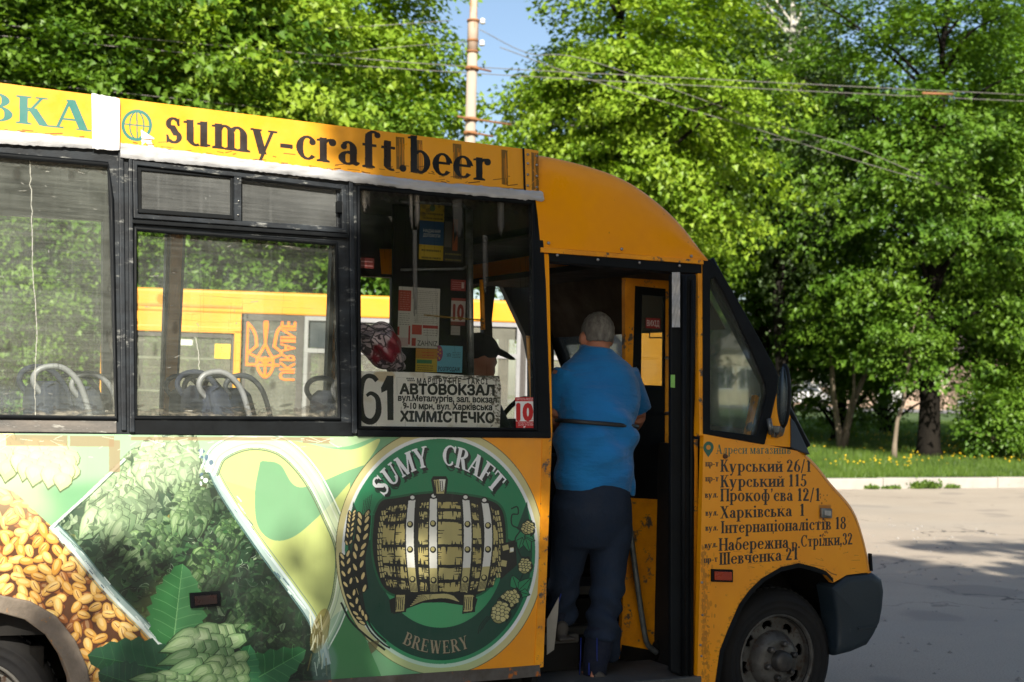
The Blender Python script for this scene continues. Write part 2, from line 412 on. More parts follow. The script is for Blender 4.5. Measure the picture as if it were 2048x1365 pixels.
    if c == 'г': return st(.17, 0, H)+ba(.17, .5, H-.03)+[[(.46, H), (.51, H), (.51, .44), (.48, .44)]], .54
    if c == 'д': return st(.5, .05, H, 't')+li(.16, .05, .3, H, .07)+ba(.04, .66, .05)+[[(.04, .07), (.09, .07), (.08, -.14), (.04, -.14)], [(.61, .07), (.66, .07), (.66, -.14), (.62, -.14)]]+ba(.28, .5, H-.03), .7
    if c == 'ж': return st(.48, 0, H)+li(.3, .33, .12, H, .1)+li(.1, 0, .3, .38, .14)+li(.66, .33, .84, H, .1)+li(.86, 0, .66, .38, .14)+ba(.28, .68, .35)+g_ser(.1, 0, .2)+g_ser(.86, 0, .2), .96
    if c == 'з': return ar(.24, .5, .15, .13, -90, 140, .14)+ar(.24, .17, .18, .15, -140, 90, .15)+g_ball(.13, .52, .07)+g_ball(.12, .12, .07), .52
    if c == 'л': return st(.5, 0, H, 'bt')+li(.18, .08, .3, H, .08)+g_ball(.12, .07, .09)+ba(.26, .5, H-.03), .66
    if c == 'м': return st(.14, 0, H, 'bt', .08)+li(.42, .02, .18, H, .17)+li(.44, .02, .66, H, .07)+st(.72, 0, H), .86
    if c == 'т': return st(.32, 0, H, 'b')+ba(.06, .58, H-.035, .07)+[[(.05, H), (.1, H), (.08, .44), (.05, .44)], [(.55, H), (.6, H), (.6, .44), (.57, .44)]], .64
    if c == 'ф': return st(.44, -.3, .95)+ar(.3, .33, .18, .3, 0, 360, .14, n=22)+ar(.58, .33, .18, .3, 0, 360, .14, n=22), .88
    if c == 'ц': return st(.16, 0, H)+st(.58, 0, H)+ba(.16, .72, .035)+[[(.7, .07), (.76, .07), (.76, -.17), (.72, -.17)]], .78
    if c == 'ч': return st(.55, 0, H)+st(.16, .36, H, 't')+ar(.34, .42, .18, .15, 180, 300)+ba(.34, .55, .28), .72
    if c == 'ь': return st(.17, 0, H)+ar(.34, .18, .16, .16, -90, 90, .15)+ba(.17, .34, .35)+ba(.17, .34, .03), .58
    if c == 'i': return st(.17, 0, H, 'bf')+g_ball(.16, .88, .09), .34
    if c == '1': return st(.3, 0, 1, 'b')+[[(.08, .84), (.22, .82), (.3, .88), (.36, 1.0), (.3, 1.0)]], .52
    if c == '2': return ar(.3, .74, .19, .23, -20, 165, .17)+[[(.56, .62), (.38, .66), (.06, .1), (.06, 0), (.6, 0), (.6, .14), (.26, .14)]]+g_ball(.14, .76, .08), .66
    if c == '3': return ar(.28, .76, .18, .21, -90, 150, .17)+ar(.28, .27, .22, .25, -150, 90, .18)+g_ball(.13, .8, .07)+g_ball(.11, .16, .07), .6
    if c == '4': return st(.42, 0, 1)+ba(.04, .58, .28)+li(.06, .28, .4, 1, .07), .62
    if c == '5': return ar(.28, .3, .22, .28, -150, 130, .18)+g_ball(.11, .16, .07)+[[(.12, .5), (.2, .48), (.24, .86), (.52, .86), (.54, 1.0), (.18, 1.0)]], .6
    if c == '6': return ar(.32, .3, .22, .28, 0, 360, .17, n=26)+[[(.02, .3), (.2, .3), (.34, .84), (.54, 1.0), (.48, 1.02), (.16, .8)]], .62
    if c == '8': return ar(.31, .76, .17, .21, 0, 360, .14, n=24)+ar(.31, .27, .21, .25, 0, 360, .17, n=24), .62
    if c == '9': return [[(.62-a, 1-b) for a, b in p] for p in _glyph('6')[0]], .62
    if c == '0': return ar(.31, .5, .2, .47, 0, 360, .17, n=26), .62
    return st(.2, 0, H), .4
def plane_canvas(px0, py0, px1, py1, pl, dens, bg=None, extra=0):
    """print sheet lying on the bus side; artwork is given by photo direction"""
    cs = np.array([S(x, y, pl) for x, y in ((px0, py0), (px1, py0), (px1, py1), (px0, py1))])
    X0, X1, Z0, Z1 = cs[:, 0].min(), cs[:, 0].max(), cs[:, 2].min(), cs[:, 2].max()
    def T(p):
        q = S(p[:, 0], p[:, 1], pl); return np.stack([(q[:, 0]-X0)*dens, (Z1-q[:, 2])*dens], 1)
    c = Canvas((X1-X0)*dens, (Z1-Z0)*dens, T, bg)
    c.uv = lambda co: np.stack([(co[:, 0]-X0)/(X1-X0), (co[:, 2]-Z0)/(Z1-Z0)], 1)
    return c
def rect_canvas(w, h, res, bg):
    return Canvas(w*res, h*res, lambda p: np.stack([p[:, 0]*w*res/w, p[:, 1]*res], 1) if False else p*res, bg)
# ------------------------------------------------------------------ prints
def print_mat(name, im, base, base2, rough=.4, dirt=.25, rust=None, coat=.2, bmp=.06, wear=.0, scale=(1, 1, 1), dirtcol=(.16, .15, .13)):
    mt, n, b, L = nodes(name)
    v = coords(n, scale)
    c = mixc(n, base, base2, noise(n, v, 2.2, 6, .6, .35, .7))
    if rust:
        c = mixc(n, c, rust, noise(n, v, 26, 8, .75, .64, .68))
    t = N(n, 'TexImage', image=im, interpolation='Linear', extension='EXTEND')
    a = t.outputs[1]
    if wear:
        sc_ = noise(n, coords(n, (14, 3, 90)), 1.6, 6, .7, .66, .70); sc2 = noise(n, v, 60, 8, .8, .66, .69)
        a = mth(n, 'MULTIPLY', a, mth(n, 'SUBTRACT', 1.0, mth(n, 'MULTIPLY', mth(n, 'MAXIMUM', sc_, sc2), wear)))
    c = mixc(n, c, t.outputs[0], a)
    d = mth(n, 'MULTIPLY', noise(n, v, 3.1, 9, .72, .42, .9), dirt)
    c = mixc(n, c, dirtcol, d)
    streak = mth(n, 'MULTIPLY', noise(n, coords(n, (30, 1, .9)), 1.5, 5, .6, .55, .85), dirt*.8)
    c = mixc(n, c, dirtcol, streak)
    L(c, b.inputs['Base Color'])
    r = N(n, 'MapRange'); r.inputs[3].default_value = rough-.12; r.inputs[4].default_value = rough+.25
    L(noise(n, v, 8, 6, .7, .3, .75), r.inputs[0]); L(r.outputs[0], b.inputs['Roughness'])
    b.inputs['Coat Weight'].default_value = coat; b.inputs['Coat Roughness'].default_value = .25
    bump(n, b, noise(n, coords(n, (1, 1, 1)), 5, 5, .55, 0, 1), bmp*3, .012)
    return mt
arr = np.array
def lerp(a, b, t): return arr(a, float)+(arr(b, float)-arr(a, float))*t
def blobby(c, r, n=26, amp=.12, seed=0, sx=1, sy=1, rot=0):
    q = np.random.default_rng(seed); t = np.linspace(0, 2*pi, n, endpoint=False)
    rr = r*(1+amp*np.sin(3*t+q.uniform(0, 6))+amp*.6*np.sin(5*t+q.uniform(0, 6))+amp*.5*q.normal(size=n))
    x, y = rr*np.cos(t)*sx, rr*np.sin(t)*sy
    return np.stack([c[0]+x*cos(rot)-y*sin(rot), c[1]+x*sin(rot)+y*cos(rot)], 1)
def bez(p, n=24):
    """smooth curve through points (Catmull-Rom)"""
    p = arr(p, float); q = np.vstack([2*p[0]-p[1], p, 2*p[-1]-p[-2]]); o = []
    for i in range(1, len(q)-2):
        t = np.linspace(0, 1, n, endpoint=False)[:, None]
        a, b, c, d = q[i-1], q[i], q[i+1], q[i+2]
        o.append(.5*((2*b)+(c-a)*t+(2*a-5*b+4*c-d)*t**2+(3*b-a-3*c+d)*t**3))
    return np.vstack(o+[p[-1:]])
def art_leaf(c, base, tip, wid, col, vein, teeth=9):
    base, tip = arr(base, float), arr(tip, float); d = tip-base; nr = arr([-d[1], d[0]])/np.linalg.norm(d)
    L_, R_ = [], []
    for i in range(teeth*2+1):
        t = i/(teeth*2); wv = wid*np.sin(pi*min(1, t**.75))**.7*(1 if i % 2 else .84)
        L_.append(base+d*t+nr*wv); R_.append(base+d*(t+.02*(i % 2))-nr*wv)
    c.poly(np.vstack([L_, R_[::-1]]), col)
    c.poly(np.vstack([L_, [base+d*t for t in np.linspace(1, 0, 8)]]), lerp(col, (255, 255, 255), .12), .6)
    c.stroke([base, tip], [3, .8], vein, .8)
    for i in range(1, 8):
        t = i/8.5; p = base+d*t
        for sgn in (1, -1):
            c.stroke(bez([p, p+d*.07+nr*sgn*wid*.45, p+d*.1+nr*sgn*wid*.8*np.sin(pi*t**.75)**.7], 5), 1.2, vein, .55)
def art_cone(c, ctr, rx, ry, rot, light, dark, out, seed=0, rows=6, w=1.4, kf=5.2):
    q = np.random.default_rng(seed)
    def X(u, v): return (ctr[0]+u*cos(rot)-v*sin(rot), ctr[1]+u*sin(rot)+v*cos(rot))
    c.poly(arr([X(rx*np.cos(t), ry*np.sin(t)) for t in np.linspace(0, 2*pi, 30)]), dark)
    for i in range(rows):
        v = -ry*.78+i*ry*1.6/rows; hw = rx*np.sqrt(max(.05, 1-(v/ry)**2)); k = max(2, int(round(hw/rx*(3.6 if out is not None else kf))))
        for j in range(k):
            u = -hw+(j+.5+(.25 if i % 2 else -.05))*2*hw/k; s = hw/k*1.25; h = ry*.42
            if out is not None:
                P = arr([X(u-s, v-h*.3), X(u, v-h*.6), X(u+s, v-h*.3), X(u+s*.85, v+h*.35), X(u, v+h*.75), X(u-s*.85, v+h*.35)])
                c.poly(P, lerp(dark, light, min(1, .55+.4*q.random()))); c.stroke(P, w, out, closed=True); continue
            u += q.normal()*s*.12; v2 = v+q.normal()*h*.12; s2 = s*q.uniform(.95, 1.3); h2 = h*q.uniform(1.05, 1.4)
            k2 = lambda f, du=0, dv=0: arr([X(u+du+s2*f*a_, v2+dv+h2*(.2+(b_-.2)*f)) for a_, b_ in ((-.5, -.75), (-.95, -.3), (-1, .15), (-.7, .6), (-.3, .95), (.05, 1.3), (.35, .95), (.75, .55), (1, .1), (.95, -.35), (.5, -.75))])
            lt = min(1, .42+.5*q.random()-.25*(u/rx)-.12*(v/ry)); col = lerp(dark, light, max(0, lt))
            c.poly(k2(1.1, .8, 2.2), lerp(dark, (0, 10, 0), .55), .8); c.poly(k2(1), lerp(col, dark, .45)); c.poly(k2(.84, -s2*.06, -1), col)
            c.poly(k2(.5, -s2*.2, -h2*.15), lerp(col, (250, 252, 226), .28), .7)
            c.stroke(arr([X(u, v2-h2*.4), X(u, v2+h2*1.0)]), [.5, 1.3], lerp(col, dark, .6), .7)

def draw_mural():
    c = plane_canvas(-330, 866, 1112, 1362, 'L', 800)
    q = np.random.default_rng(3)
    P = lambda *a: arr(a, float)
    film = P((-330, 866), (930, 866), (930, 1100), (860, 1400), (-330, 1440))
    # base film, pale mint to green going down
    c.poly(film, (112, 162, 120))
    c.poly(P((-330, 850), (700, 850), (640, 930), (300, 960), (-330, 990)), (158, 190, 156), .9, 14)
    # swooping lime shapes
    c.poly(bez([(690, 905), (560, 880), (470, 905), (420, 1000), (470, 1130), (560, 1230), (650, 1260), (700, 1180), (700, 1000), (700, 905)]), (186, 198, 122))
    c.poly(bez([(440, 925), (520, 890), (600, 890), (700, 900), (760, 880), (700, 960), (600, 1000), (440, 960)]), (190, 202, 130))
    c.poly(bez([(520, 925), (510, 985), (515, 1050), (545, 1080), (590, 1072), (650, 1020), (700, 965), (740, 930), (700, 940), (600, 975), (560, 930), (525, 922)]), (112, 158, 118))
    c.poly(bez([(600, 878), (680, 895), (760, 870), (800, 850), (700, 850)]), (160, 190, 146))
    c.poly(bez([(620, 1290), (690, 1220), (740, 1300), (760, 1400), (600, 1400), (620, 1290)]), (70, 130, 80))
    # barley corner
    gr = P((-330, 930), (0, 975), (30, 985), (110, 1060), (215, 1175), (345, 1312), (330, 1420), (-330, 1420))
    c.poly(gr, (84, 50, 26))
    c.clip = np.zeros((c.h, c.w), np.float32)
    r = c.mask(c.T(gr), np.roll(c.T(gr), -1, 0)); c.clip[r[2]:r[4], r[1]:r[3]] = r[0]
    pts = []
    for ring in range(2):
        k = 0
        for yy in np.arange(950, 1420, 19):
            for xx in np.arange(-320, 350, 24):
                a = q.uniform(0, pi); L_, W_ = q.uniform(13.5, 18.5), q.uniform(7.8, 10.2)
                cx, cy = xx+q.uniform(-8, 8)+(14 if k % 2 else 0), yy+q.uniform(-7, 7)
                if ring == 0 and q.random() < .45: continue
                pts.append((cx, cy, a, L_, W_, ring))
            k += 1
    for cx, cy, a, L_, W_, ring in pts:
        if ring == 1 and q.random() < .12: continue
        hu = q.random(); base = lerp((206, 146, 56), (232, 190, 108), hu) if ring else lerp((130, 74, 34), (178, 112, 50), hu)
        t = np.linspace(0, 2*pi, 22, endpoint=False); x = L_*np.cos(t); y = W_*np.sin(t)*(1-.18*np.cos(t))
        R = lambda x, y: np.stack([cx+x*cos(a)-y*sin(a), cy+x*sin(a)+y*cos(a)], 1)
        c.poly(R(x*1.06, y*1.1)+P(.8, 1.5), (82, 40, 24))
        c.poly(R(x, y), lerp(base, (110, 60, 20), .35))
        c.poly(R(x*.92, y*.85)-P(.8, 1.2), base)
        c.poly(R(x*.6-L_*.1, y*.42)-P(1.0, 2.6), lerp(base, (255, 240, 200), .45), .8)
        if q.random() < .42: c.stroke(R(np.linspace(-.75, .8, 8)*L_, np.sin(np.linspace(0, 3, 8))*1.6+q.uniform(-2, 2)), [.3, 1.3, 1.6, 1.8, 1.6, 1.3, .9, .2], (120, 62, 24), .85)
    c.clip = None
    # pale wash at the top of the barley paints in the sun's glare
    for k, al in enumerate((.2, .2, .2, .2)):
        c.poly(P((-330, 890), (60, 940+k*8), (120, 1050-k*14), (40, 1068-k*26), (-330, 1088-k*30)), (226, 222, 184), al, 22)
    # dropped pale cone, top left
    for j, (cx, cy) in enumerate(((-20, 905), (88, 925), (-150, 930), (-260, 920))):
        art_cone(c, (cx, cy), 62, 40, .25, (222, 226, 170), (178, 196, 138), None, 5+j, 6, 1.2)
        c.ell((cx, cy-4), 66, 44, (206, 218, 176), .5, .2, 14)  # soft pale overlay, the same painted glare on the cone
    # mug body filled with hops
    mug = P((108, 1052), (255, 905), (300, 872), (392, 868), (410, 930), (470, 1030), (545, 1140), (625, 1245), (660, 1330), (668, 1420), (330, 1420), (332, 1310), (215, 1178))
    c.poly(mug, (26, 52, 34))
    c.clip = np.zeros((c.h, c.w), np.float32); A = c.T(mug); r = c.mask(A, np.roll(A, -1, 0)); c.clip[r[2]:r[4], r[1]:r[3]] = r[0]
    def shade(x, y):     # artwork tones plus painted light and shade: pale at the rim, near black at the lower right
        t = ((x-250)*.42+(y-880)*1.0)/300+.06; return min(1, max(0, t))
    for i in range(1500):
        x, y = q.uniform(100, 680), q.uniform(860, 1400); t = shade(x, y)+q.normal()*.10
        t = min(1, max(0, t)); lay = i/1500
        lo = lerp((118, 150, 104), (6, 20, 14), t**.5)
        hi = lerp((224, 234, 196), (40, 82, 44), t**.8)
        if q.random() < .16 and .3 < t < .8: hi = (150, 136, 60)
        if q.random() < .06: hi = (170, 196, 150)
        col = lerp(lo, hi, q.random()**1.5)
        s = q.uniform(5, 20)*(1.25-lay*.7); a = q.uniform(0, 2*pi); L_ = s*q.uniform(1.2, 2.4)
        u = np.linspace(0, 1, 9); wv = s*.55*np.sin(pi*u)**.8; cur = q.uniform(-.6, .6)*s*np.sin(pi*u)
        up_ = np.stack([u*L_, cur+wv], 1); dn = np.stack([u*L_, cur-wv], 1); M = np.array([[cos(a), sin(a)], [-sin(a), cos(a)]])
        pl = np.vstack([up_, dn[::-1]])@M+P(x, y)
        c.poly(pl+P(1.5, 2.5), lerp(lo, (0, 10, 4), .5), .7); c.poly(pl, col, .95)
        c.stroke(np.stack([u*L_, cur], 1)@M+P(x, y), [.2]+[1.1]*7+[.2], lerp(col, (235, 240, 210) if q.random() < .5 else (10, 30, 16), .4), .7)
        if q.random() < .25: c.stroke(up_@M+P(x, y), 1.3, lerp(col, (240, 245, 225), .6), .7)
    for cx, cy, rx, ry, ro, sd in ((235, 1005, 52, 72, .5, 1), (330, 930, 60, 46, -.2, 2), (300, 1090, 42, 55, .9, 4), (420, 1130, 40, 55, .6, 6), (510, 1230, 42, 56, .8, 7), (380, 1020, 38, 44, .2, 8), (195, 950, 34, 46, .6, 9), (460, 1060, 26, 34, .5, 11), (560, 1310, 34, 46, .8, 12)):
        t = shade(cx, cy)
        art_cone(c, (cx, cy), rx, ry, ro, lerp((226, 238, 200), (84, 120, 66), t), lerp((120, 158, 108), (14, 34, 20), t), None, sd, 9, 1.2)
    for i in range(900):      # loose bracts and leaves break up the cones
        x, y = q.uniform(100, 680), q.uniform(866, 1390); t = min(1, max(0, shade(x, y)+q.normal()*.12)); a = q.uniform(0, 2*pi); s = q.uniform(4, 11); L_ = s*q.uniform(1.6, 3); u = np.linspace(0, 1, 8); wv = s*.5*np.sin(pi*u)**.9; cur = q.uniform(-.5, .5)*s*np.sin(pi*u)
        M = np.array([[cos(a), sin(a)], [-sin(a), cos(a)]]); pl = np.vstack([np.stack([u*L_, cur+wv], 1), np.stack([u*L_, cur-wv], 1)[::-1]])@M+P(x, y); col = lerp(lerp((120, 152, 104), (6, 22, 14), t), lerp((228, 236, 204), (50, 92, 50), t), q.random()**1.3)
        c.poly(pl+P(1, 1.8), lerp(col, (0, 12, 6), .7), .55); c.poly(pl, col, .85)
    for i in range(520):
        x, y = q.uniform(100, 680), q.uniform(866, 1390); t = shade(x, y); a = q.uniform(0, 2*pi); L_ = q.uniform(8, 26); u = np.linspace(0, 1, 8); cur = q.uniform(-.5, .5)*L_*np.sin(pi*u)
        c.stroke(np.stack([x+u*L_*cos(a)-cur*sin(a), y+u*L_*sin(a)+cur*cos(a)], 1), list(np.sin(pi*u)*q.uniform(2, 6)+.4), lerp(lerp((240, 244, 220), (70, 110, 66), t), (10, 30, 16), .85 if q.random() < .45 else 0), .55)
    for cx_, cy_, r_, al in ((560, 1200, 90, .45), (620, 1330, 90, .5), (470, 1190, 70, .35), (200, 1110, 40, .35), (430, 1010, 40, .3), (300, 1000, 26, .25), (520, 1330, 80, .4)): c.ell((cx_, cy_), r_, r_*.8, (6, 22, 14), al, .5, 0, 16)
    for cx_, cy_, r_, al in ((250, 960, 90, .1), (340, 900, 80, .2), (180, 1010, 60, .1)): c.ell((cx_, cy_), r_, r_*.7, (232, 238, 214), al, .5, 0, 18) if False else c.ell((cx_, cy_), r_, r_*.7, (232, 238, 214), al, .5, 16)  # pale spots: sun glare painted over the top of the mug
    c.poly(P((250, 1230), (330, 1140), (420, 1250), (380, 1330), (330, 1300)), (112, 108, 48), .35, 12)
    c.poly(P((130, 1000), (300, 860), (420, 880), (420, 960), (250, 1080), (160, 1080)), (226, 236, 210), .14, 26)  # pale overlay carries the painted sun glare across the rim
    c.clip = None
    # glass walls of the mug
    for off, w, col, al in ((0, 17, (168, 190, 188), .9), (-3, 6, (222, 232, 226), .95), (7, 3, (78, 108, 104), .9), (-8, 2, (98, 124, 112), .8)):
        c.stroke(bez([(104+off, 1050-off), (150+off, 1100-off), (215+off, 1178-off), (280+off, 1244-off), (345+off, 1312-off), (380+off, 1350)]), w, col, al)
        c.stroke(bez([(412-off, 912+off), (448-off, 985+off), (520-off, 1092+off), (585-off, 1180+off), (628-off, 1245+off), (655-off, 1330+off)]), w*.9, lerp(col, (90, 120, 150), .15), al)
    for i in range(46):
        t = q.random(); x, y = (104+t*240, 1050+t*262) if i % 2 else (412+t*230, 915+t*360)
        x += q.normal()*5; y += q.normal()*5; L_ = q.uniform(8, 30)
        c.stroke([(x, y), (x+L_*.6, y+L_*.72)], q.uniform(.8, 2.6), (236, 244, 240) if q.random() < .5 else (40, 70, 92), .75)
    c.stroke([(106, 1052), (180, 985), (250, 918)], 5, (206, 220, 214), .9); c.stroke([(109, 1056), (182, 990), (252, 922)], 1.8, (40, 66, 52), .9)
    c.stroke([(118, 1062), (165, 1104), (160, 1098)], 1.4, (60, 80, 70), .8)
    # handle
    hb = bez([(418, 945), (440, 905), (500, 882), (565, 895), (620, 950), (662, 1030), (688, 1100), (684, 1180), (668, 1235), (640, 1290)])
    c.stroke(hb, 36, (196, 214, 190), .55); c.stroke(hb, 24, (214, 226, 204), .35)
    nb = len(hb); tg = np.gradient(hb, axis=0); nr = np.stack([-tg[:, 1], tg[:, 0]], 1); nr /= np.linalg.norm(nr, axis=1)[:, None]
    for o, w_, col, al in ((18, 2.6, (96, 116, 84), .9), (-18, 2.4, (226, 236, 224), .95), (-15, 1.2, (88, 118, 120), .8), (12, 2.4, (236, 242, 222), .8), (5, 1.4, (126, 150, 126), .7), (-7, 2.0, (232, 240, 226), .6), (15, 1.0, (60, 80, 62), .9)):
        c.stroke(hb+nr*o, w_, col, al)
    c.ell((640, 1262), 17, 46, (140, 120, 60), .6, .25); 
    for i in range(26):
        x = 636+q.normal()*12; y = 1215+q.random()*110
        c.stroke([(x, y), (x+q.normal()*5-3, y+q.uniform(15, 40))], q.uniform(1, 3), (220, 224, 196) if i % 2 else (96, 88, 44), .8)
    c.ell((648, 1330), 26, 44, (120, 150, 146), .5, .1, 4)
    for i in range(14): c.ell((400+q.random()*26, 900+q.random()*70), q.uniform(2, 7), q.uniform(1.5, 5), (236, 246, 246) if i % 3 else (70, 96, 120), .8, q.random()*3)
    # leaves and cones at the front of the artwork
    art_leaf(c, (345, 1300), (365, 1128), 62, (46, 112, 58), (120, 168, 110), 8)
    art_leaf(c, (360, 1345), (175, 1310), 58, (18, 66, 38), (58, 112, 66), 7); art_leaf(c, (300, 1380), (196, 1345), 46, (14, 54, 34), (52, 104, 60), 6)
    art_leaf(c, (455, 1390), (612, 1300), 46, (24, 84, 44), (92, 148, 86), 7); art_leaf(c, (470, 1400), (500, 1290), 40, (28, 92, 50), (92, 148, 86), 6)
    art_cone(c, (402, 1294), 40, 72, 1.25, (168, 196, 142), (70, 110, 66), None, 21, 6, 1.4, 3.2)
    art_cone(c, (440, 1352), 36, 56, 1.1, (142, 170, 116), (58, 94, 56), None, 22, 5, 1.4, 3.0); art_cone(c, (320, 1370), 26, 60, 1.5, (130, 160, 110), (50, 84, 50), None, 23, 5, 1.4, 3.0)
    for i in range(3): c.ell((395+i*4, 1276), 26-i*7, 10-i*3, (206, 222, 180), .3, -.35, 3)
    # tape scars along the top edge
    for x0, x1, y0, y1 in ((12, 135, 870, 893), (140, 228, 872, 894), (218, 240, 880, 945), (262, 660, 874, 882), (605, 660, 876, 888), (-200, -30, 868, 892)):
        c.poly(P((x0, y0), (x1, y0+1), (x1, y1), (x0, y1-1)), (150, 128, 98), .75)
    for i in range(60):
        x = q.uniform(-300, 700); y = 870+abs(q.normal())*16; L_ = q.uniform(6, 40)
        c.stroke([(x, y), (x+L_*.8, y+q.uniform(-L_*.5, L_*.5))], q.uniform(.6, 1.6), (226, 236, 220), .6)
    # ---------------- round emblem
    E0 = P(880, 1103); rx, ry = 208.0, 246.0
    def EP(r, deg): return (E0[0]+rx*r*cos(radians(deg)), E0[1]+ry*r*sin(radians(deg)))
    def ring(r, col, **k): c.poly([EP(r, d) for d in range(0, 360, 3)], col, **k)
    ring(1.006, (84, 84, 50)); ring(1.0, (202, 194, 140)); ring(.945, (222, 226, 224)); ring(.915, (36, 126, 84))
    for rr_, al in ((.7, .25), (.5, .25), (.35, .3)):
        c.ell((E0[0]-10, E0[1]+130), 190*rr_, 190*rr_, (104, 190, 124), al, 0, 16)
    ring2 = lambda r0, r1, a0, a1: np.vstack([[EP(r0, d) for d in np.linspace(a0, a1, 50)], [EP(r1(t) if callable(r1) else r1, d) for t, d in zip(np.linspace(1, 0, 50), np.linspace(a1, a0, 50))]])
    c.poly(ring2(.885, lambda t: .62, -6, 186), (14, 66, 50))
    c.poly(P(EP(.885, -6), EP(.93, -26), EP(.76, -14)), (14, 66, 50)); c.poly(P(EP(.62, -6), EP(.56, -16), EP(.885, 0)), (14, 66, 50))
    c.poly(P(EP(.885, 186), EP(.93, 206), EP(.76, 194)), (14, 66, 50)); c.poly(P(EP(.62, 186), EP(.56, 196), EP(.885, 180)), (14, 66, 50))
    # arc lettering
    def arcp(r, h, d0, d1, flip=False, dx=0, dy=0):
        def f(qq, W):
            t = qq[:, 0]/W; d = np.radians(d0+(d1-d0)*t); rr = r+(-1 if flip else 1)*qq[:, 1]*h
            return np.stack([E0[0]+dx+rx*rr*np.cos(d), E0[1]+dy+ry*rr*np.sin(d)], 1)
        return f
    for dx, dy, col in ((4, 11, (12, 62, 44)), (6, 6, (20, 26, 30)), (5, 4, (20, 26, 30)), (2.5, 2.5, (20, 26, 30)), (-.6, -.6, (236, 238, 240)), (.6, .4, (236, 238, 240))):
        c.serif('SUMY', arcp(.70, .165, -141, -99, False, dx, dy), col); c.serif('CRAFT', arcp(.70, .165, -88, -42, False, dx, dy), col)
    for dx, dy, col in ((1.5, 1.5, (30, 40, 30)), (0, 0, (158, 144, 116))):
        c.serif('BREWERY', arcp(.83, .105, 116, 70, True, dx, dy), col)
    # barrel
    BK, TN_, CR = (20, 24, 22), (182, 172, 116), (218, 218, 210)
    bar = bez([(752, 1030), (765, 1005), (790, 1000), (840, 992), (880, 990), (925, 994), (975, 1003), (1000, 1020), (1008, 1060), (1006, 1110), (990, 1150), (965, 1180), (930, 1192), (870, 1198), (815, 1192), (775, 1178), (756, 1140), (748, 1090), (752, 1030)], 8)
    c.stroke(bar, 15, (18, 90, 58)); c.poly(bar, BK); c.stroke(bar, 6, BK, closed=True)
    c.poly(P((1000, 1090), (1030, 1080), (1034, 1130), (1000, 1160)), BK)
    def bx(u, v):     # u across the barrel 0..1, v down 0..1
        tw = 1-.10*(2*v-1)**2; x = 880+(u-.5)*2*122*tw; y = 1001+(v)*186+(abs(2*u-1)**2)*12*(1-2*v)
        return x, y
    vv_ = [0, .10, .22, .49, .71, .87, 1.0]
    for i in range(6):
        v0, v1 = vv_[i]+.010, vv_[i+1]-.012
        for (u0, u1) in ((.02, .12), (.13, .24), (.32, .40), (.56, .56), (.47, .68), (.77, .84), (.92, .98)):
            if u1 <= u0: continue
            pl = [bx(u, v0+q.uniform(0, .012)) for u in np.linspace(u0, u1, 5)]+[bx(u, v1-q.uniform(0, .012)) for u in np.linspace(u1, u0, 5)]
            c.poly(pl, lerp(TN_, (168, 150, 84), q.random()*.5))
            for j in range(int((10 if u0 != .47 else 7)*(u1-u0)*6*(1.4 if u0 != .47 else 1))+4):
                u = q.uniform(u0, u1); 
                if u0 == .47 and abs(u-.575) < .05 and q.random() < .7: continue
                v = q.choice([v0, v1-(v1-v0)*.45])
                hh = min(.055, (v1-v0)*.5)*q.uniform(.6, 1.4); a, b_ = (bx(u, v0), bx(u, v0+hh)) if v == v0 else (bx(u, v1-hh), bx(u, v1)); c.stroke([a, b_], [3.2, .8] if v == v0 else [.8, 3.2], BK)
            if u1-u0 > .05:
                for j in range(6):
                    v = q.uniform(v0, v1); w9 = min(.07, (u1-u0)*.55)*q.uniform(.4, 1); u = q.choice([u0, u1-w9]); c.stroke([bx(u, v), bx(u+w9, v)], [2.2, .8] if u == u0 else [.8, 2.2], BK)
    for side in (-1, 1):       # staves at the two heads
        for i in range(12):
            v = .08+i*.07; x, y = bx(.0 if side < 0 else 1.0, v)
            c.poly([(x-4, y-4), (x+4, y-5), (x+5, y+4), (x-3, y+5)], TN_); c.stroke([(x-1, y-6), (x+1, y+6)], 1.4, BK)
    for u in (.265, .445, .715, .875):        # hoops
        lean = (u-.5)*.10
        pl = [bx(u+lean*(1-v)-.032, v*1.03-.02) for v in np.linspace(0, 1, 12)]; pr = [bx(u+lean*(1-v)+.032, v*1.03-.02) for v in np.linspace(0, 1, 12)]
        H_ = np.vstack([pl, pr[::-1]]); c.poly(H_, BK); c.stroke(H_, 5, BK, closed=True)
        c.poly(H_, CR); k = 4; c.poly(np.vstack([pl[8:], pr[8:][::-1]]), TN_)
        for v in (.25, .53, .86):
            p = bx(u+lean*(1-v), v); c.ell(p, 6.2, 6.6, BK); c.ell((p[0]-.6, p[1]-1), 3.8, 4.2, (190, 180, 120))
        p = bx(u+lean, -.05); c.ell(p, 7, 6.5, BK); c.ell(p, 4.3, 3.8, CR)
        for j in range(5): c.stroke([bx(u+lean*.1+.012*(j-2), .90), bx(u+.012*(j-2), .99)], 1.1, BK)
    c.poly(P((862, 960), (866, 953), (892, 953), (896, 960), (892, 992), (868, 992)), BK); c.poly(P((867, 960), (891, 959), (888, 988), (873, 988)), TN_); c.poly(P((878, 959), (891, 959), (888, 980), (881, 984)), (228, 228, 216))
    for x in (870, 875, 880, 884): c.stroke([(x, 962), (x+2, 984)], 1.5, BK)
    for x0, sg in ((790, 1), (928, 1)):      # cradle
        c.poly(P((x0, 1188), (x0+24, 1188), (x0+22, 1224), (x0-4, 1228)), BK); c.poly(P((x0+4, 1192), (x0+20, 1192), (x0+17, 1219), (x0+1, 1222)), TN_)
        for k in range(4): c.stroke([(x0+4+k*4, 1194), (x0+1+k*4, 1219)], 1.4, BK)
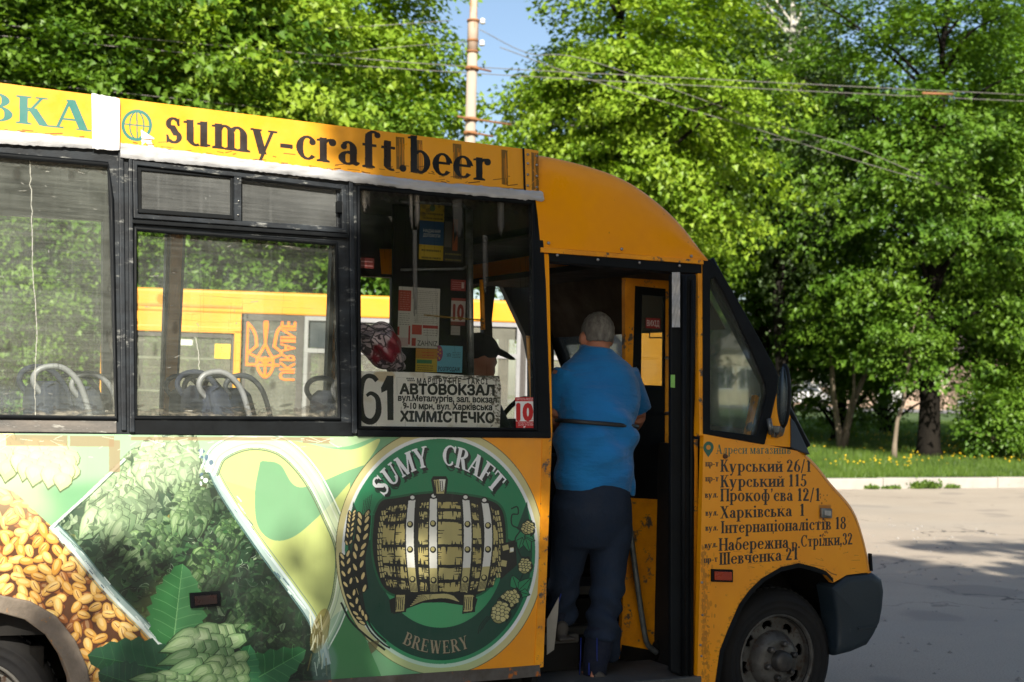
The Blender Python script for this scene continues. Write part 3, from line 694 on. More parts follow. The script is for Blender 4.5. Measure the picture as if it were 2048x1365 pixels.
    c.poly(P((778, 1200), (812, 1184), (930, 1184), (955, 1198), (950, 1216), (920, 1210), (880, 1204), (845, 1206), (812, 1218), (782, 1226)), BK)
    for k in range(6): c.stroke(bez([(820+k*3, 1212-k*4), (850, 1200-k*2), (890, 1196-k*1.5), (918-k*2, 1203-k*2)], 8), 1.6, TN_)
    for x0 in (792, 928): c.poly(P((x0, 1190), (x0+18, 1190), (x0+16, 1222), (x0-1, 1224)), TN_); [c.stroke([(x0+2+k*4, 1194), (x0+k*4, 1220)], 1.5, BK) for k in range(4)]
    # tap
    c.poly(P((1000, 1088), (1018, 1084), (1024, 1100), (1020, 1112), (1014, 1120), (1020, 1138), (1002, 1142)), BK)
    for p in (P((1004, 1092), (1016, 1089), (1018, 1099), (1006, 1102)), P((1003, 1120), (1014, 1122), (1012, 1134), (1001, 1132)), P((1019, 1096), (1027, 1094), (1027, 1104), (1019, 1106))): c.poly(p, TN_)
    c.poly(P((1020, 1096), (1027, 1096), (1027, 1103), (1020, 1104)), (220, 222, 214))
    # wheat ears
    def ear(pts, n, s, stem):
        b = bez(pts, 10); c.stroke(b, s*2.3, (16, 24, 20)); c.stroke(bez(stem, 10), 3.4, (16, 30, 24))
        for i in range(n):
            t = i/(n-1); k = int(t*(len(b)-1)); p = b[k]; d = b[min(k+1, len(b)-1)]-b[max(0, k-1)]; a = atan2(d[1], d[0])
            for sg in (1, -1):
                cx = p[0]-sin(a)*sg*s*.55+cos(a)*sg*s*.2; cy = p[1]+cos(a)*sg*s*.55+sin(a)*sg*s*.2; ro = a-sg*.45
                c.ell((cx, cy), s*.78, s*.40, (16, 24, 20), 1, ro, n=14); c.ell((cx, cy), s*.6, s*.24, (222, 200, 138), 1, ro, n=12)
    ear([(727, 1030), (724, 1070), (716, 1120), (722, 1180)], 9, 13, [(722, 1180), (732, 1230), (748, 1262), (772, 1284)])
    ear([(704, 1025), (701, 1050), (697, 1085)], 7, 7.5, [(697, 1085), (704, 1130), (716, 1180), (740, 1250)])
    ear([(690, 1110), (695, 1160), (712, 1215), (728, 1240)], 9, 11, [(728, 1240), (742, 1265), (766, 1288), (780, 1296)])
    for k in range(5): c.stroke([(724+k*3, 1032), (728+k*4, 1000-k*3)], 1.0, (20, 40, 30))
    c.stroke(bez([(682, 1205), (700, 1240), (730, 1270), (770, 1300)], 8), 4, (16, 34, 28))
    # hop vine on the right
    vine = bez([(1022, 1018), (1034, 1014), (1036, 1028), (1024, 1030), (1024, 1050), (1040, 1060), (1030, 1080), (1040, 1110), (1052, 1130), (1040, 1160), (1010, 1210), (985, 1230)], 8)
    c.stroke(vine, 2.6, (12, 36, 30))
    LG = (40, 130, 84)
    for p, t, w_ in (((1045, 1075), (1036, 1100), 9), ((1048, 1072), (1070, 1082), 9), ((1050, 1075), (1060, 1105), 9), ((1035, 1180), (1024, 1150), 12), ((1036, 1182), (1062, 1156), 12), ((1040, 1184), (1060, 1190), 9)):
        c2 = arr(p, float); d = arr(t, float)-c2; nr_ = arr([-d[1], d[0]])/np.linalg.norm(d)*w_
        pl = [c2, c2+d*.35+nr_, c2+d*.7+nr_*.6, c2+d, c2+d*.7-nr_*.6, c2+d*.35-nr_]; c.poly(pl, LG); c.stroke(pl, 1.5, (10, 34, 28), closed=True); c.stroke([c2, t], 1.2, (10, 34, 28))
    for cc, a, b_, ro, sd in (((1055, 1056), 12, 13, .5, 31), ((1049, 1132), 12, 15, .1, 32), ((1019, 1197), 15, 20, 1.0, 33), ((1000, 1225), 17, 22, .3, 34)):
        art_cone(c, cc, a+1.5, b_+1.5, ro, (16, 30, 24), (16, 30, 24), None, sd, 2, .5); art_cone(c, cc, a, b_, ro, (206, 196, 138), (150, 146, 92), (16, 30, 24), sd, 5, 1.2)
    for k in range(3): c.stroke(bez([(985-k*5, 1232), (972-k*6, 1245+k*3), (964-k*4, 1258+k*5)], 5), 2, (12, 36, 30))
    # scuffed streak with old lettering
    c.poly(P((735, 1285), (760, 1280), (752, 1300), (742, 1308)), (96, 84, 54), .7)
    return c

def draw_band():
    c = plane_canvas(-330, 120, 1085, 392, 'U', 800)
    P = lambda *a: arr(a, float)
    TE = (58, 116, 108); DK = (42, 34, 32)
    film = P((-330, 100), (0, 168), (180, 190), (240, 200), (760, 262), (1085, 306), (1085, 400), (760, 366), (240, 300), (-330, 260))
    c.poly(P((-330, 60), (0, 140), (1100, 290), (1100, 400), (240, 310), (-330, 260)), (232, 160, 40))
    q = np.random.default_rng(12)
    # strips of old tape with paint showing through
    for x0, x1, y0, y1 in ((728, 742, 268, 340), (789, 806, 274, 342), (826, 842, 280, 350), (903, 920, 288, 360), (999, 1012, 300, 372), (1058, 1073, 306, 384)):
        c.poly(P((x0, y0), (x1, y0+2), (x1+1, y1), (x0+1, y1-3)), (72, 58, 36), .7)
        for k in range(7):
            x = q.uniform(x0, x1); c.stroke([(x, y0+q.uniform(0, 20)), (x+1, y1-q.uniform(0, 30))], q.uniform(.6, 1.6), (206, 130, 30), .9)
    for o_ in (0, 1.4): c.serif('ПИВОВКА', line_place((-262+o_, 214), (178+o_, 264), 50, 58), TE, 1, .08)
    # globe
    gx, gy = 272, 252
    c.ell((gx, gy), 30.5, 31.5, TE); c.ell((gx, gy), 24.5, 25.5, (232, 160, 40))
    for rx_ in (4, 14): 
        t = np.linspace(0, 2*pi, 30); 
        if rx_ == 4: c.stroke([(gx, gy-28), (gx+1, gy+28)], 2.6, TE)
        else: c.stroke(np.stack([gx+rx_*np.cos(t), gy+27*np.sin(t)], 1), 2.6, TE)
    for k, hw in ((0, 28),): c.stroke([(gx-hw, gy+k-hw*.11), (gx+hw, gy+k+hw*.11)], 2.6, TE)
    c.poly(P((280, 260), (282, 292), (290, 285), (298, 299), (307, 296), (300, 283), (308, 278)), (240, 240, 236))
    for o_ in (-.8, .8): c.serif('sumy-craft', line_place((327+o_, 285), (790+o_, 343), 77, 71), DK, 1, .055); c.serif('.beer', line_place((796+o_, 343), (979+o_, 364), 71, 68), (24, 26, 30), 1, .055)
    for k in range(26):
        x, y = q.uniform(1048, 1075), q.uniform(310, 380); c.stroke([(x, y), (x+q.uniform(-12, 12), y+q.uniform(-14, 14))], 1.2, (214, 140, 40), .9)
    c.poly(P((1076, 316), (1092, 320), (1082, 384), (1074, 384)), (48, 44, 38), .9)
    for k in range(60):
        x = q.uniform(0, 1040); y = 292+(x-240)*.112-q.random()**2*26 if x > 240 else 262+x*.13-abs(q.normal())*4
        c.stroke([(x, y), (x+q.uniform(4, 26), y+q.uniform(-3, 3))], q.uniform(.8, 2.6), (92, 58, 26), .75)
    return c

def draw_fender():
    c = plane_canvas(1396, 872, 1762, 1365, 'L', 900)
    G, K = (20, 92, 74), (22, 22, 22)
    c.poly(bez([(1415, 915), (1406, 900), (1407, 889), (1415, 883), (1424, 888), (1425, 899), (1415, 915)], 6), G); c.ell((1415.5, 895), 4.6, 5, (206, 132, 24))
    c.serif('Адреси магазинів', line_place((1431, 908), (1580, 908), 18, 17), G, 1, .08)
    rows = [('пр-т', (1409, 933), (1435, 933), 13), ('Курський 26/1', (1439, 944), (1620, 944), 25), ('пр-т', (1409, 963), (1435, 963), 13), ('Курський 115', (1439, 975), (1611, 973), 25),
            ('вул.', (1408, 996), (1434, 995), 13), ("Прокоф'єва 12/1", (1439, 1003), (1638, 1002), 26), ('вул.', (1409, 1032), (1434, 1031), 13), ('Харківська  1', (1439, 1037), (1607, 1032), 25),
            ('вул.', (1409, 1062), (1434, 1061), 13), ('Інтернаціоналістів 18', (1440, 1067), (1690, 1058), 25), ('вул.', (1407, 1097), (1433, 1094), 13), ('Набережна', (1436, 1102), (1575, 1096), 26),
            ('р.', (1581, 1097), (1598, 1096), 19), ('Стрілки,32', (1600, 1094), (1703, 1089), 24), ('пр-т', (1406, 1126), (1433, 1123), 13), ('Шевченка 21', (1437, 1130), (1594, 1119), 25)]
    for t, a, b, h in rows:
        for o_ in (0, .8): c.serif(t, line_place((a[0]+o_, a[1]), (b[0]+o_, b[1]), h*.98), K, 1, .07)
    q = np.random.default_rng(2)
    for k in range(36): 
        x, y = 1648+q.normal()*5, q.uniform(985, 1080); c.ell((x, y), q.uniform(.6, 2), q.uniform(.6, 3), (110, 52, 20), .7)
    for k in range(26):
        x, y = q.uniform(1420, 1720), q.uniform(1100, 1160); c.stroke([(x, y), (x+q.uniform(5, 26), y+q.uniform(-3, 6))], .8, (120, 66, 16), .5)
    c.stroke([(1652, 1141), (1662, 1147), (1672, 1150)], 2.2, (110, 52, 18), .8)
    for k in range(260): x = 1402+abs(q.normal())*9; y = q.uniform(1090, 1365); c.ell((x, y), q.uniform(.6, 3.2), q.uniform(.8, 6), (70, 56, 34), q.uniform(.15, .5))
    for k in range(420):
        t = q.random(); j = q.integers(0, 11); a9 = arr([(1436, 1365), (1445, 1303), (1460, 1265), (1483, 1212), (1505, 1182), (1528, 1160), (1560, 1142), (1596, 1134), (1628, 1142), (1650, 1150), (1664, 1165)][min(j, 9)], float); b9 = arr([(1445, 1303), (1460, 1265), (1483, 1212), (1505, 1182), (1528, 1160), (1560, 1142), (1596, 1134), (1628, 1142), (1650, 1150), (1664, 1165)][min(j, 9)], float)
        p = a9*(1-t)+b9*t-arr([abs(q.normal())*7, abs(q.normal())*6]); c.ell(p, q.uniform(.8, 4), q.uniform(.6, 2.6), (92, 66, 34), q.uniform(.1, .4))
    c.poly(arr([(1636, 1010), (1660, 1010), (1660, 1038), (1636, 1038)]), (170, 84, 20), .6, 2)
    return c
# ------------------------------------------------------------------ minibus
ORANGE, ORANGE2 = srgb(250, 164, 4), srgb(234, 146, 4)
RUST = (.10, .045, .02)
M_orange = mat('orange_paint', ORANGE, .36, 0, ORANGE2, 2.4, (1, 1, 1), .3, .75, .35, 1.7, .03, RUST, 22, .68, .72, spec=.35, coat=.12)
M_orange_worn = mat('worn_orange_paint', ORANGE, .5, 0, srgb(206, 126, 16), 5, (1, 1, 1), .35, .7, .12, 30, .004, (.09, .075, .06), 14, .56, .62)
M_black = mat('black_rubber', (.003, .004, .005), .6, 0, (.007, .009, .011), 9, (1, 1, 1), .45, .75, .2, 60, .003, (.07, .075, .075), 24, .70, .78, spec=.18)
M_frame = mat('weathered_black_frame', (.007, .009, .012), .55, 0, (.020, .026, .033), 8, (1, 1, 2.5), .4, .7, .25, 60, .003, (.20, .205, .195), 13, .57, .68, spec=.35)
M_dark = mat('dark_interior', (.010, .010, .010), .8, 0, (.018, .016, .014), 5, spec=.2)
M_brown = mat('brown_lining', (.055, .030, .010), .8, 0, (.035, .02, .008), 4)
M_under = mat('underbody', (.006, .006, .006), .9, 0, (.014, .012, .010), 9, bmp=.3, spec=.1)
M_tyre = mat('tyre_rubber', (.007, .007, .008), .8, 0, (.018, .017, .016), 7, spec=.25, bmp=.2)
M_steel = mat('painted_steel_rim', (.13, .125, .115), .5, .4, (.05, .046, .04), 7, (1, 1, 1), .35, .65, .2, 40, .003, (.05, .03, .02), 20, .55, .62)
M_hub = mat('greasy_hub', (.025, .024, .022), .5, .5, (.1, .09, .08), 12, bmp=.2)
M_bumper = mat('grey_plastic_bumper', (.010, .018, .025), .5, 0, (.02, .03, .038), 3, (1, 1, 1), .35, .7, .2, 60, .003, (.10, .10, .095), 16, .66, .76, spec=.4)
M_tape = mat('silver_tape', (.50, .50, .51), .38, .15, (.36, .37, .39), 5, (1, 1, 3), .35, .7, .5, 9, .01, (.22, .21, .2), 20, .68, .74)
M_white = mat('white_tape', (.68, .68, .67), .5, 0, (.55, .55, .54), 6, bmp=.4, bs_=10, bd=.008)
M_screw = mat('screw_head', (.35, .35, .35), .4, .8, (.2, .18, .15), 20)
M_metal = mat('worn_metal', (.26, .28, .28), .42, .7, (.10, .10, .09), 16, bmp=.2)
M_dirt = mat('dried_road_dirt', (.26, .21, .165), .9, 0, (.17, .14, .11), 7, (1, 1, 1), .35, .65, .8, 16, .012, srgb(206, 132, 26), 13, .60, .66)
def glass_mat(name, tint=(.86, .9, .86), dirt=.22, base=.06, col=(.62, .66, .6)):
    mt, n, b, L = nodes(name); n.nodes.remove(b)
    out = n.nodes['Material Output']
    tr = N(n, 'BsdfTransparent'); tr.inputs[0].default_value = rgb(tint)
    gl = N(n, 'BsdfGlossy'); gl.inputs['Roughness'].default_value = .04; gl.inputs[0].default_value = (1, 1, 1, 1)
    fr = N(n, 'Fresnel'); fr.inputs[0].default_value = 1.45
    mx = N(n, 'MixShader'); L(mth(n, 'MULTIPLY', fr.outputs[0], .8), mx.inputs[0]); L(tr.outputs[0], mx.inputs[1]); L(gl.outputs[0], mx.inputs[2])
    df = N(n, 'BsdfDiffuse'); df.inputs[0].default_value = rgb(col)
    v = coords(n)
    a = noise(n, coords(n, (2.2, 1, 60)), 1.4, 7, .72, .42, .72)            # horizontal scratches
    c_ = noise(n, coords(n, (40, 1, .8)), 1.2, 6, .65, .55, .85)           # runs
    e = noise(n, v, 2.0, 8, .65, .4, .85)
    f = noise(n, v, 70, 4, .6, .66, .72)
    s = mth(n, 'ADD', mth(n, 'MULTIPLY', a, .30), mth(n, 'ADD', mth(n, 'MULTIPLY', c_, .35), mth(n, 'ADD', mth(n, 'MULTIPLY', e, .6), mth(n, 'MULTIPLY', f, .5))))
    s = mth(n, 'ADD', mth(n, 'MULTIPLY', s, dirt), base)
    m2 = N(n, 'MixShader'); L(s, m2.inputs[0]); L(mx.outputs[0], m2.inputs[1]); L(df.outputs[0], m2.inputs[2])
    L(m2.outputs[0], out.inputs[0]); return mt
M_glass = glass_mat('dusty_side_glass', (.98, .99, .98), .14, .03)
M_glass_w3 = glass_mat('smeared_glass', (.985, .99, .99), .04, .0, (.4, .42, .4))
M_glass_w2 = glass_mat('side_glass', (.985, .99, .985), .085, .012)
M_glass_grey = glass_mat('grey_scratched_glass', (.5, .52, .54), .34, .12, (.34, .35, .34))
M_glass_clear = glass_mat('cab_glass', (.90, .94, .92), .10, .02)
M_glass_bus = glass_mat('far_bus_glass', (.72, .76, .74), .16, .10, (.62, .6, .52))

bus = empty('minibus', (2.6, 1.0, 0), 'orange minibus with a hop mural, round green emblem and open front door', 'minibus')
def PS(pts, pl='U', off=0.0): return [S(x, y, pl, off) for x, y in pts]
def plate(name, pts, m_, holes=(), pl='U', off=0.0, thick=.02, parent=bus, bevel=0, uv=None):
    return MB().slab(PS(pts, pl, off), [PS(h, pl, off) for h in holes], PLN[pl][0], thick).build(name, m_, parent, bevel=bevel, uv=uv)
def screw(px, py, pl='U', off=.004, parent=bus, r=.006):
    p = S(px, py, pl, off); return MB().lathe([(0, -.004), (r*.7, -.004), (r, -.001), (r, .004)], V(p), 'y', 10).build('screw', M_screw, parent)
WB = 2.05
# --- lower side panel with the mural
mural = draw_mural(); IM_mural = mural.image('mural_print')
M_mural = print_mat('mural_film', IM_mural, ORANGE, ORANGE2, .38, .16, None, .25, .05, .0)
arch_r = [(-245, 1420), (-232, 1350), (-195, 1275), (-140, 1225), (-75, 1197), (0, 1190), (60, 1202), (112, 1232), (150, 1280), (174, 1335), (184, 1400)]
low = [(-900, 860), (1104, 876), (1103, 890), (1093, 1150), (1086, 1334), (1020, 1341), (700, 1364), (560, 1374), (184, 1400)]+arch_r[::-1][1:]+[(-900, 1480)]
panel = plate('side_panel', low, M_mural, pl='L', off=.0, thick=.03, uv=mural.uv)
# rusty lip under the panel and grey edge
plate('sill_lip', [(184, 1390), (560, 1366), (1020, 1335), (1078, 1330), (1080, 1352), (1020, 1358), (560, 1392), (184, 1420)], mat('rusty_sill', (.11, .10, .09), .8, 0, (.07, .055, .04), 10, bmp=.4, col3=srgb(180, 100, 30), ns3=12, lo3=.6, hi3=.66), pl='L', off=.006, thick=.05)
plate('edge_trim', [(1084, 878), (1103, 878), (1093, 1150), (1086, 1334), (1068, 1338), (1077, 1150)], M_orange_worn, pl='L', off=.003, thick=.036)
# wheel arch lip
ai = [(-205, 1430), (-195, 1360), (-160, 1290), (-110, 1250), (-60, 1232), (0, 1225), (48, 1238), (92, 1270), (122, 1315), (140, 1362), (146, 1410)]
plate('arch_lip', arch_r[::-1]+ai, M_dirt, pl='L', off=.018, thick=.10, bevel=.006)
# --- upper frame with window openings
W1 = [(-560, 262), (215, 330), (222, 400), (232, 838), (-560, 826)]
SL = [(264, 322), (690, 372), (692, 468), (266, 438)]
W2 = [(270, 458), (672, 488), (678, 838), (270, 836)]
W3 = [(716, 376), (1064, 406), (1070, 860), (718, 856)]
plate('window_surround', [(-900, 196), (240, 300), (700, 356), (1081, 392), (1090, 560), (1102, 874), (-900, 860)], M_frame, [W1[::-1], SL[::-1], W2[::-1], W3[::-1]], off=.0, thick=.035)
def gasket(pts, r=.009, name='gasket', m_=M_black, off=.004, closed=True, pl='U', flat=None):
    P_ = [V(p) for p in PS(pts+([pts[0], pts[1]] if closed else []), pl, off)]
    return MB().tube(P_, r if flat is None else flat, 8, caps=not closed).build(name, m_, bus)
for w_ in (W1, W2, W3): gasket(w_, .011)
def frame_ring(name, outer, w, m_, off=.012, thick=.04, parent=bus, pl='U', bevel=.003):
    c = np.mean(outer, 0); q = arr(outer, float); n_ = len(q); inn = []
    for i in range(n_):
        a, b, d = q[i-1], q[i], q[(i+1) % n_]; e1, e2 = b-a, d-b
        n1 = arr([-e1[1], e1[0]])/np.linalg.norm(e1); n2 = arr([-e2[1], e2[0]])/np.linalg.norm(e2)
        if n1@(c-b) < 0: n1, n2 = -n1, -n2
        mm = (n1+n2)/(1+n1@n2); inn.append(b+mm*w)
    plate(name, outer, m_, [inn[::-1]], pl, off, thick, parent, bevel); return [tuple(p) for p in inn]
i_ = frame_ring('slider_frame', SL, 9, M_frame, .014, .045)
sl1 = [(274, 332), (470, 350), (470, 440), (274, 426)]; sl2 = [(466, 351), (682, 372), (682, 459), (466, 445)]
w_in = frame_ring('slider_sash', sl1, 9, M_black, .002, .02); plate('slider_pane', w_in, M_glass_grey, off=-.006, thick=.004)
w_in2 = frame_ring('slider_sash', sl2, 6, M_frame, -.012, .014); plate('slider_pane', w_in2, M_glass_grey, off=-.02, thick=.004)
plate('slider_rail', [(262, 441), (694, 470), (694, 478), (262, 449)], M_black, off=.018, thick=.02, bevel=.003)
plate('slider_mullion', [(467, 350), (481, 352), (481, 445), (467, 443)], M_frame, off=.012, thick=.03, bevel=.003)
plate('slider_latch', [(671, 404), (682, 405), (682, 428), (671, 427)], M_black, off=.018, thick=.02, bevel=.002)
for x, y in ((474, 360), (475, 404), (474, 432)): screw(x, y, off=.014, r=.004)
# seams / pillars strips
plate('pillar_strip', [(236, 302), (246, 303), (252, 862), (242, 862)], M_frame, off=.012, thick=.02, bevel=.003)
plate('pillar_strip', [(256, 308), (263, 309), (268, 866), (258, 866)], M_frame, off=.016, thick=.02, bevel=.003)
plate('pillar_strip', [(696, 360), (704, 361), (712, 868), (702, 868)], M_frame, off=.015, thick=.02, bevel=.003)
plate('rubber_edge', [(1064, 394), (1081, 396), (1090, 560), (1101, 874), (1074, 872), (1068, 560)], M_black, off=.008, thick=.03, bevel=.004)
plate('sill_strip', [(-560, 836), (232, 843), (232, 866), (-560, 858)], mat('dusty_sill', (.17, .15, .13), .8, 0, (.07, .07, .07), 7, (1, 1, 3), bmp=.4, col3=(.32, .31, .28), ns3=14, lo3=.56, hi3=.64), off=.006, thick=.02)
plate('sill_strip', [(268, 841), (704, 846), (706, 872), (268, 868)], M_black, off=.006, thick=.02)
plate('sill_strip', [(714, 860), (1100, 864), (1100, 877), (714, 874)], M_black, off=.012, thick=.03, bevel=.004)
# glass
w3c = plane_canvas(700, 360, 1085, 870, 'U', 700)
q = np.random.default_rng(8)
for x0, x1, y0, y1 in ((725, 744, 372, 424), (822, 843, 384, 462), (829, 838, 460, 640), (909, 928, 398, 480), (998, 1012, 404, 478), (968, 980, 470, 600)):
    for k in range(26):
        x = q.uniform(x0, x1-3); ln = (y1-y0)*q.uniform(.55, 1); w3c.stroke([(x, y0), (x+1, y0+ln)], q.uniform(1.5, 4.5), (176, 168, 156) if x1 < 850 and y0 < 450 else (112, 110, 104), q.uniform(.15, .5))
for k in range(90):
    x = q.uniform(716, 1060); y = 380+(x-716)*.09+abs(q.normal())*14; w3c.ell((x, y), q.uniform(2, 9), q.uniform(1, 5), (170, 168, 160), q.uniform(.1, .3), q.random(), 1)
for k in range(60):
    x = q.uniform(716, 1060); y = q.uniform(400, 840); L_ = q.uniform(20, 90); w3c.stroke([(x, y), (x+q.normal()*2, y+L_)], .7, (170, 170, 165), .18)
    if k % 3 == 0: w3c.stroke([(x, y), (x+L_*.5, y+q.normal()*2)], .6, (170, 170, 165), .15)
w3c.stroke([(850, 630), (880, 633), (935, 638), (970, 640)], 3, (150, 120, 50), .7)
def decal_glass(name, im, gm):
    mt = gm.copy(); mt.name = name; n = mt.node_tree; L = n.links.new; out = n.nodes['Material Output']
    src = out.inputs[0].links[0].from_socket; t = N(n, 'TexImage', image=im, extension='CLIP')
    d = N(n, 'BsdfDiffuse'); L(t.outputs[0], d.inputs[0]); mx = N(n, 'MixShader'); L(t.outputs[1], mx.inputs[0]); L(src, mx.inputs[1]); L(d.outputs[0], mx.inputs[2]); L(mx.outputs[0], out.inputs[0]); return mt
plate('side_window', W3, decal_glass('taped_glass', w3c.image('window_residue'), M_glass_w3), off=-.012, thick=.003, uv=w3c.uv)
def dirty_pane(W_, gm, nm, crack=None, seed=1):
    xs_ = [max(-40, p[0]) for p in W_]; ys_ = [p[1] for p in W_]; x0, x1, y0, y1 = min(xs_), max(xs_), min(ys_), max(ys_)
    cv = plane_canvas(x0-5, y0-5, x1+5, y1+5, 'U', 620); q = np.random.default_rng(seed)
    yt = lambda x: np.interp(x, [W_[0][0], W_[1][0]], [W_[0][1], W_[1][1]])
    for k in range(240):
        x = q.uniform(x0, x1); y = yt(x)+abs(q.normal())*7; cv.ell((x, y), q.uniform(2, 12), q.uniform(.8, 3.5), (168, 164, 150), q.uniform(.12, .4), q.normal()*.3)
        x = q.uniform(x0, x1); y = y1-abs(q.normal())*11; cv.ell((x, y), q.uniform(2, 16), q.uniform(.8, 5), (176, 168, 150), q.uniform(.1, .4), q.normal()*.2)
        y = q.uniform(y0, y1); cv.ell((x1-abs(q.normal())*6, y), q.uniform(.8, 3.5), q.uniform(3, 16), (170, 170, 158), q.uniform(.1, .35)); cv.ell((x0+abs(q.normal())*3, y), q.uniform(.8, 2.5), q.uniform(3, 14), (40, 40, 40), q.uniform(.2, .6))
    for k in range(70):
        x = q.uniform(x0, x1); y = q.uniform(y0, y1); L_ = q.uniform(15, 140); cv.stroke([(x, y), (x+L_, y+L_*.03+q.normal()*2)], .7, (190, 190, 180), .16)
        if k % 2: cv.stroke([(x, y), (x+q.normal()*3, y+L_)], .8, (200, 200, 190), .15)
    for k in range(26): x, y = q.uniform(x0, x1), q.uniform(y0, y1); cv.stroke([(x, y), (x+q.normal()*7, y+q.normal()*4)], 1.1, (225, 225, 215), .6)
    for k in range(10): x, y = q.uniform(x0, x1), q.uniform(y0, y1); cv.ell((x, y), q.uniform(3, 9), q.uniform(4, 14), (150, 132, 112), .25, 0, 2)
    if crack:
        c9 = bez(crack, 10); c9 = c9+q.normal(size=c9.shape)*.9; cv.stroke(c9, 1.5, (222, 222, 210), .75)
    plate('side_window', W_, decal_glass('pane_'+nm, cv.image('dirt_'+nm), gm), off=-.012, thick=.003, uv=cv.uv)
dirty_pane(W1, M_glass, 'rear', [(58, 300), (64, 400), (66, 520), (74, 660), (70, 760), (72, 836)], 3)
dirty_pane(W2, M_glass_w2, 'middle', [(392, 675), (398, 700), (400, 740)], 4)
plate('marker_housing', [(378, 1186), (439, 1182), (440, 1211), (380, 1216)], M_black, pl='L', off=.016, thick=.016, bevel=.003)
plate('marker_lens', [(386, 1191), (431, 1188), (432, 1206), (388, 1210)], mat('dead_marker_lens', (.03, .012, .01), .3, 0, (.015, .01, .01), 12), pl='L', off=.021, thick=.008, bevel=.002)
# --- roof band with lettering
band = draw_band(); M_band = print_mat('roof_lettering', band.image('roof_lettering_print'), ORANGE, ORANGE2, .36, .12, None, .25, .05, .12)
top_b = [(-900, 28), (0, 168), (180, 191), (520, 234), (760, 264), (1040, 299), (1050, 301)]
bandpl = plate('roof_lettering_panel', top_b+[(1050, 380), (760, 362), (240, 300), (-900, 180)], M_band, off=.012, thick=.02, uv=band.uv, bevel=0)
# roof skin, drip edges
edge = [S(x, y, 'U', .012) for x, y in top_b]
rows = []
for dy, dz in ((0, 0), (.008, .001), (.03, .004), (.10, .014), (.28, .04), (.62, .07), (.96, .08), (1.3, .07), (1.62, .04), (1.74, .02), (1.82, -.01)):
    rows.append([(p[0], p[1]+dy, p[2]+dz) for p in edge])
MB().grid(rows).build('roof', mat('roof_paint', srgb(214, 150, 40), .5, 0, srgb(180, 120, 40), 3), bus)
# tape along the lower edge of the band
def strip(name, top, bot, m_, off, amp, parent=bus, pl='U', n=90, rowsn=5, seed=1, thick=.006):
    qq = np.random.default_rng(seed); tx = np.linspace(0, 1, n)
    def along(pts): 
        pts = arr(pts, float); d = np.concatenate([[0], np.cumsum(np.linalg.norm(np.diff(pts, axis=0), axis=1))]); d /= d[-1]
        return np.stack([np.interp(tx, d, pts[:, 0]), np.interp(tx, d, pts[:, 1])], 1)
    a, b = along(top), along(bot); R_ = []
    ph = qq.uniform(0, 6, 8)
    for j in range(rowsn):
        v = j/(rowsn-1); row = []
        for i in range(n):
            p = a[i]*(1-v)+b[i]*v; s_ = i
            h = amp*(.5*sin(s_*.37+ph[0]+v*2)+.3*sin(s_*.91+ph[1]-v*3)+.5*sin(v*7+s_*.13+ph[2]))+qq.normal()*amp*.15
            if j in (0, rowsn-1): p = p+qq.normal(size=2)*.6; h = 0
            row.append(V(S(p[0], p[1], pl, off+abs(h)+(.0 if j not in (0, rowsn-1) else -.004))))
        R_.append(row)
    return MB().grid(R_).build(name, m_, parent, fixn=False)
strip('edge_tape', [(-500, 200), (0, 263), (182, 280)], [(-500, 232), (0, 290), (182, 300)], M_tape, .020, .004, seed=3)
strip('edge_tape', [(238, 288), (480, 320), (700, 346), (860, 366), (1080, 384)], [(238, 318), (480, 342), (700, 366), (860, 386), (1084, 405)], M_tape, .022, .005, n=140, rowsn=7, seed=5)
strip('tape_patch', [(180, 190), (237, 200)], [(182, 300), (236, 304)], M_white, .026, .0015, n=12, rowsn=12, seed=6)
# bolted joint band between body and cab dome
plate('joint_band', [(1043, 299), (1073, 304), (1074, 386), (1046, 383)], M_band, off=.020, thick=.03, uv=band.uv, bevel=.002)
for y in (312, 330, 352, 374): screw(1051, y, off=.022); screw(1069, y+3, off=.022)
gasket([(1043, 299), (1046, 383)], .005, 'seam', closed=False, off=.018)
# --- cab dome
dome = bez([(1074, 304), (1120, 312), (1181, 327), (1237, 346), (1284, 371), (1331, 407), (1369, 445), (1397, 485), (1416, 522)], 6)
bot = [lerp((1080, 506), (1404, 526), t) for t in np.linspace(0, 1, len(dome))]
for i in range(len(bot)): bot[i] = arr([1080+(1404-1080)*max(0, (dome[i][0]-1074)/340)**.9, 496+26*max(0, (dome[i][0]-1074)/340)])
nr = np.gradient(dome, axis=0); nr = np.stack([nr[:, 1], -nr[:, 0]], 1); nr /= np.linalg.norm(nr, axis=1)[:, None]; nr[nr[:, 1] > 0] *= 1
rows = []
def layer(d0_, dy):
    R_ = []
    for p, n_, b9 in zip(dome, nr, bot):
        d = d0_*min(1, max(.04, (b9[1]-p[1])/120)) if d0_ > 0 else d0_
        q3 = S(p[0]-n_[0]*d, p[1]-n_[1]*d, 'U', .012-min(dy, .06)); R_.append((q3[0], q3[1]+max(0, dy-.06), q3[2]))
    return R_
rows.append([V(S(b[0], b[1], 'U', .006)) for b in bot])
inn = layer(62, 0)
rows.append([tuple(lerp(a, b, .5)+arr([0, -.006, 0])) for a, b in zip(rows[0], inn)])
rows.append(inn)
for d, dy in ((36, .006), (18, .018), (8, .032), (2, .048), (0, .06), (-1, .12), (-6, .3), (-14, .7), (-16, .95), (-14, 1.2), (-6, 1.6), (1, 1.78), (18, 1.84), (62, 1.86)): rows.append(layer(d, dy))
rows.append([(a[0], a[1]+1.88, a[2]) for a in rows[0]])
MB().grid(rows).build('cab_dome', M_orange, bus)
plate('dome_flange', [(1079, 496), (1404, 522), (1404, 530), (1079, 506)], M_orange_worn, off=.014, thick=.02, bevel=.002)
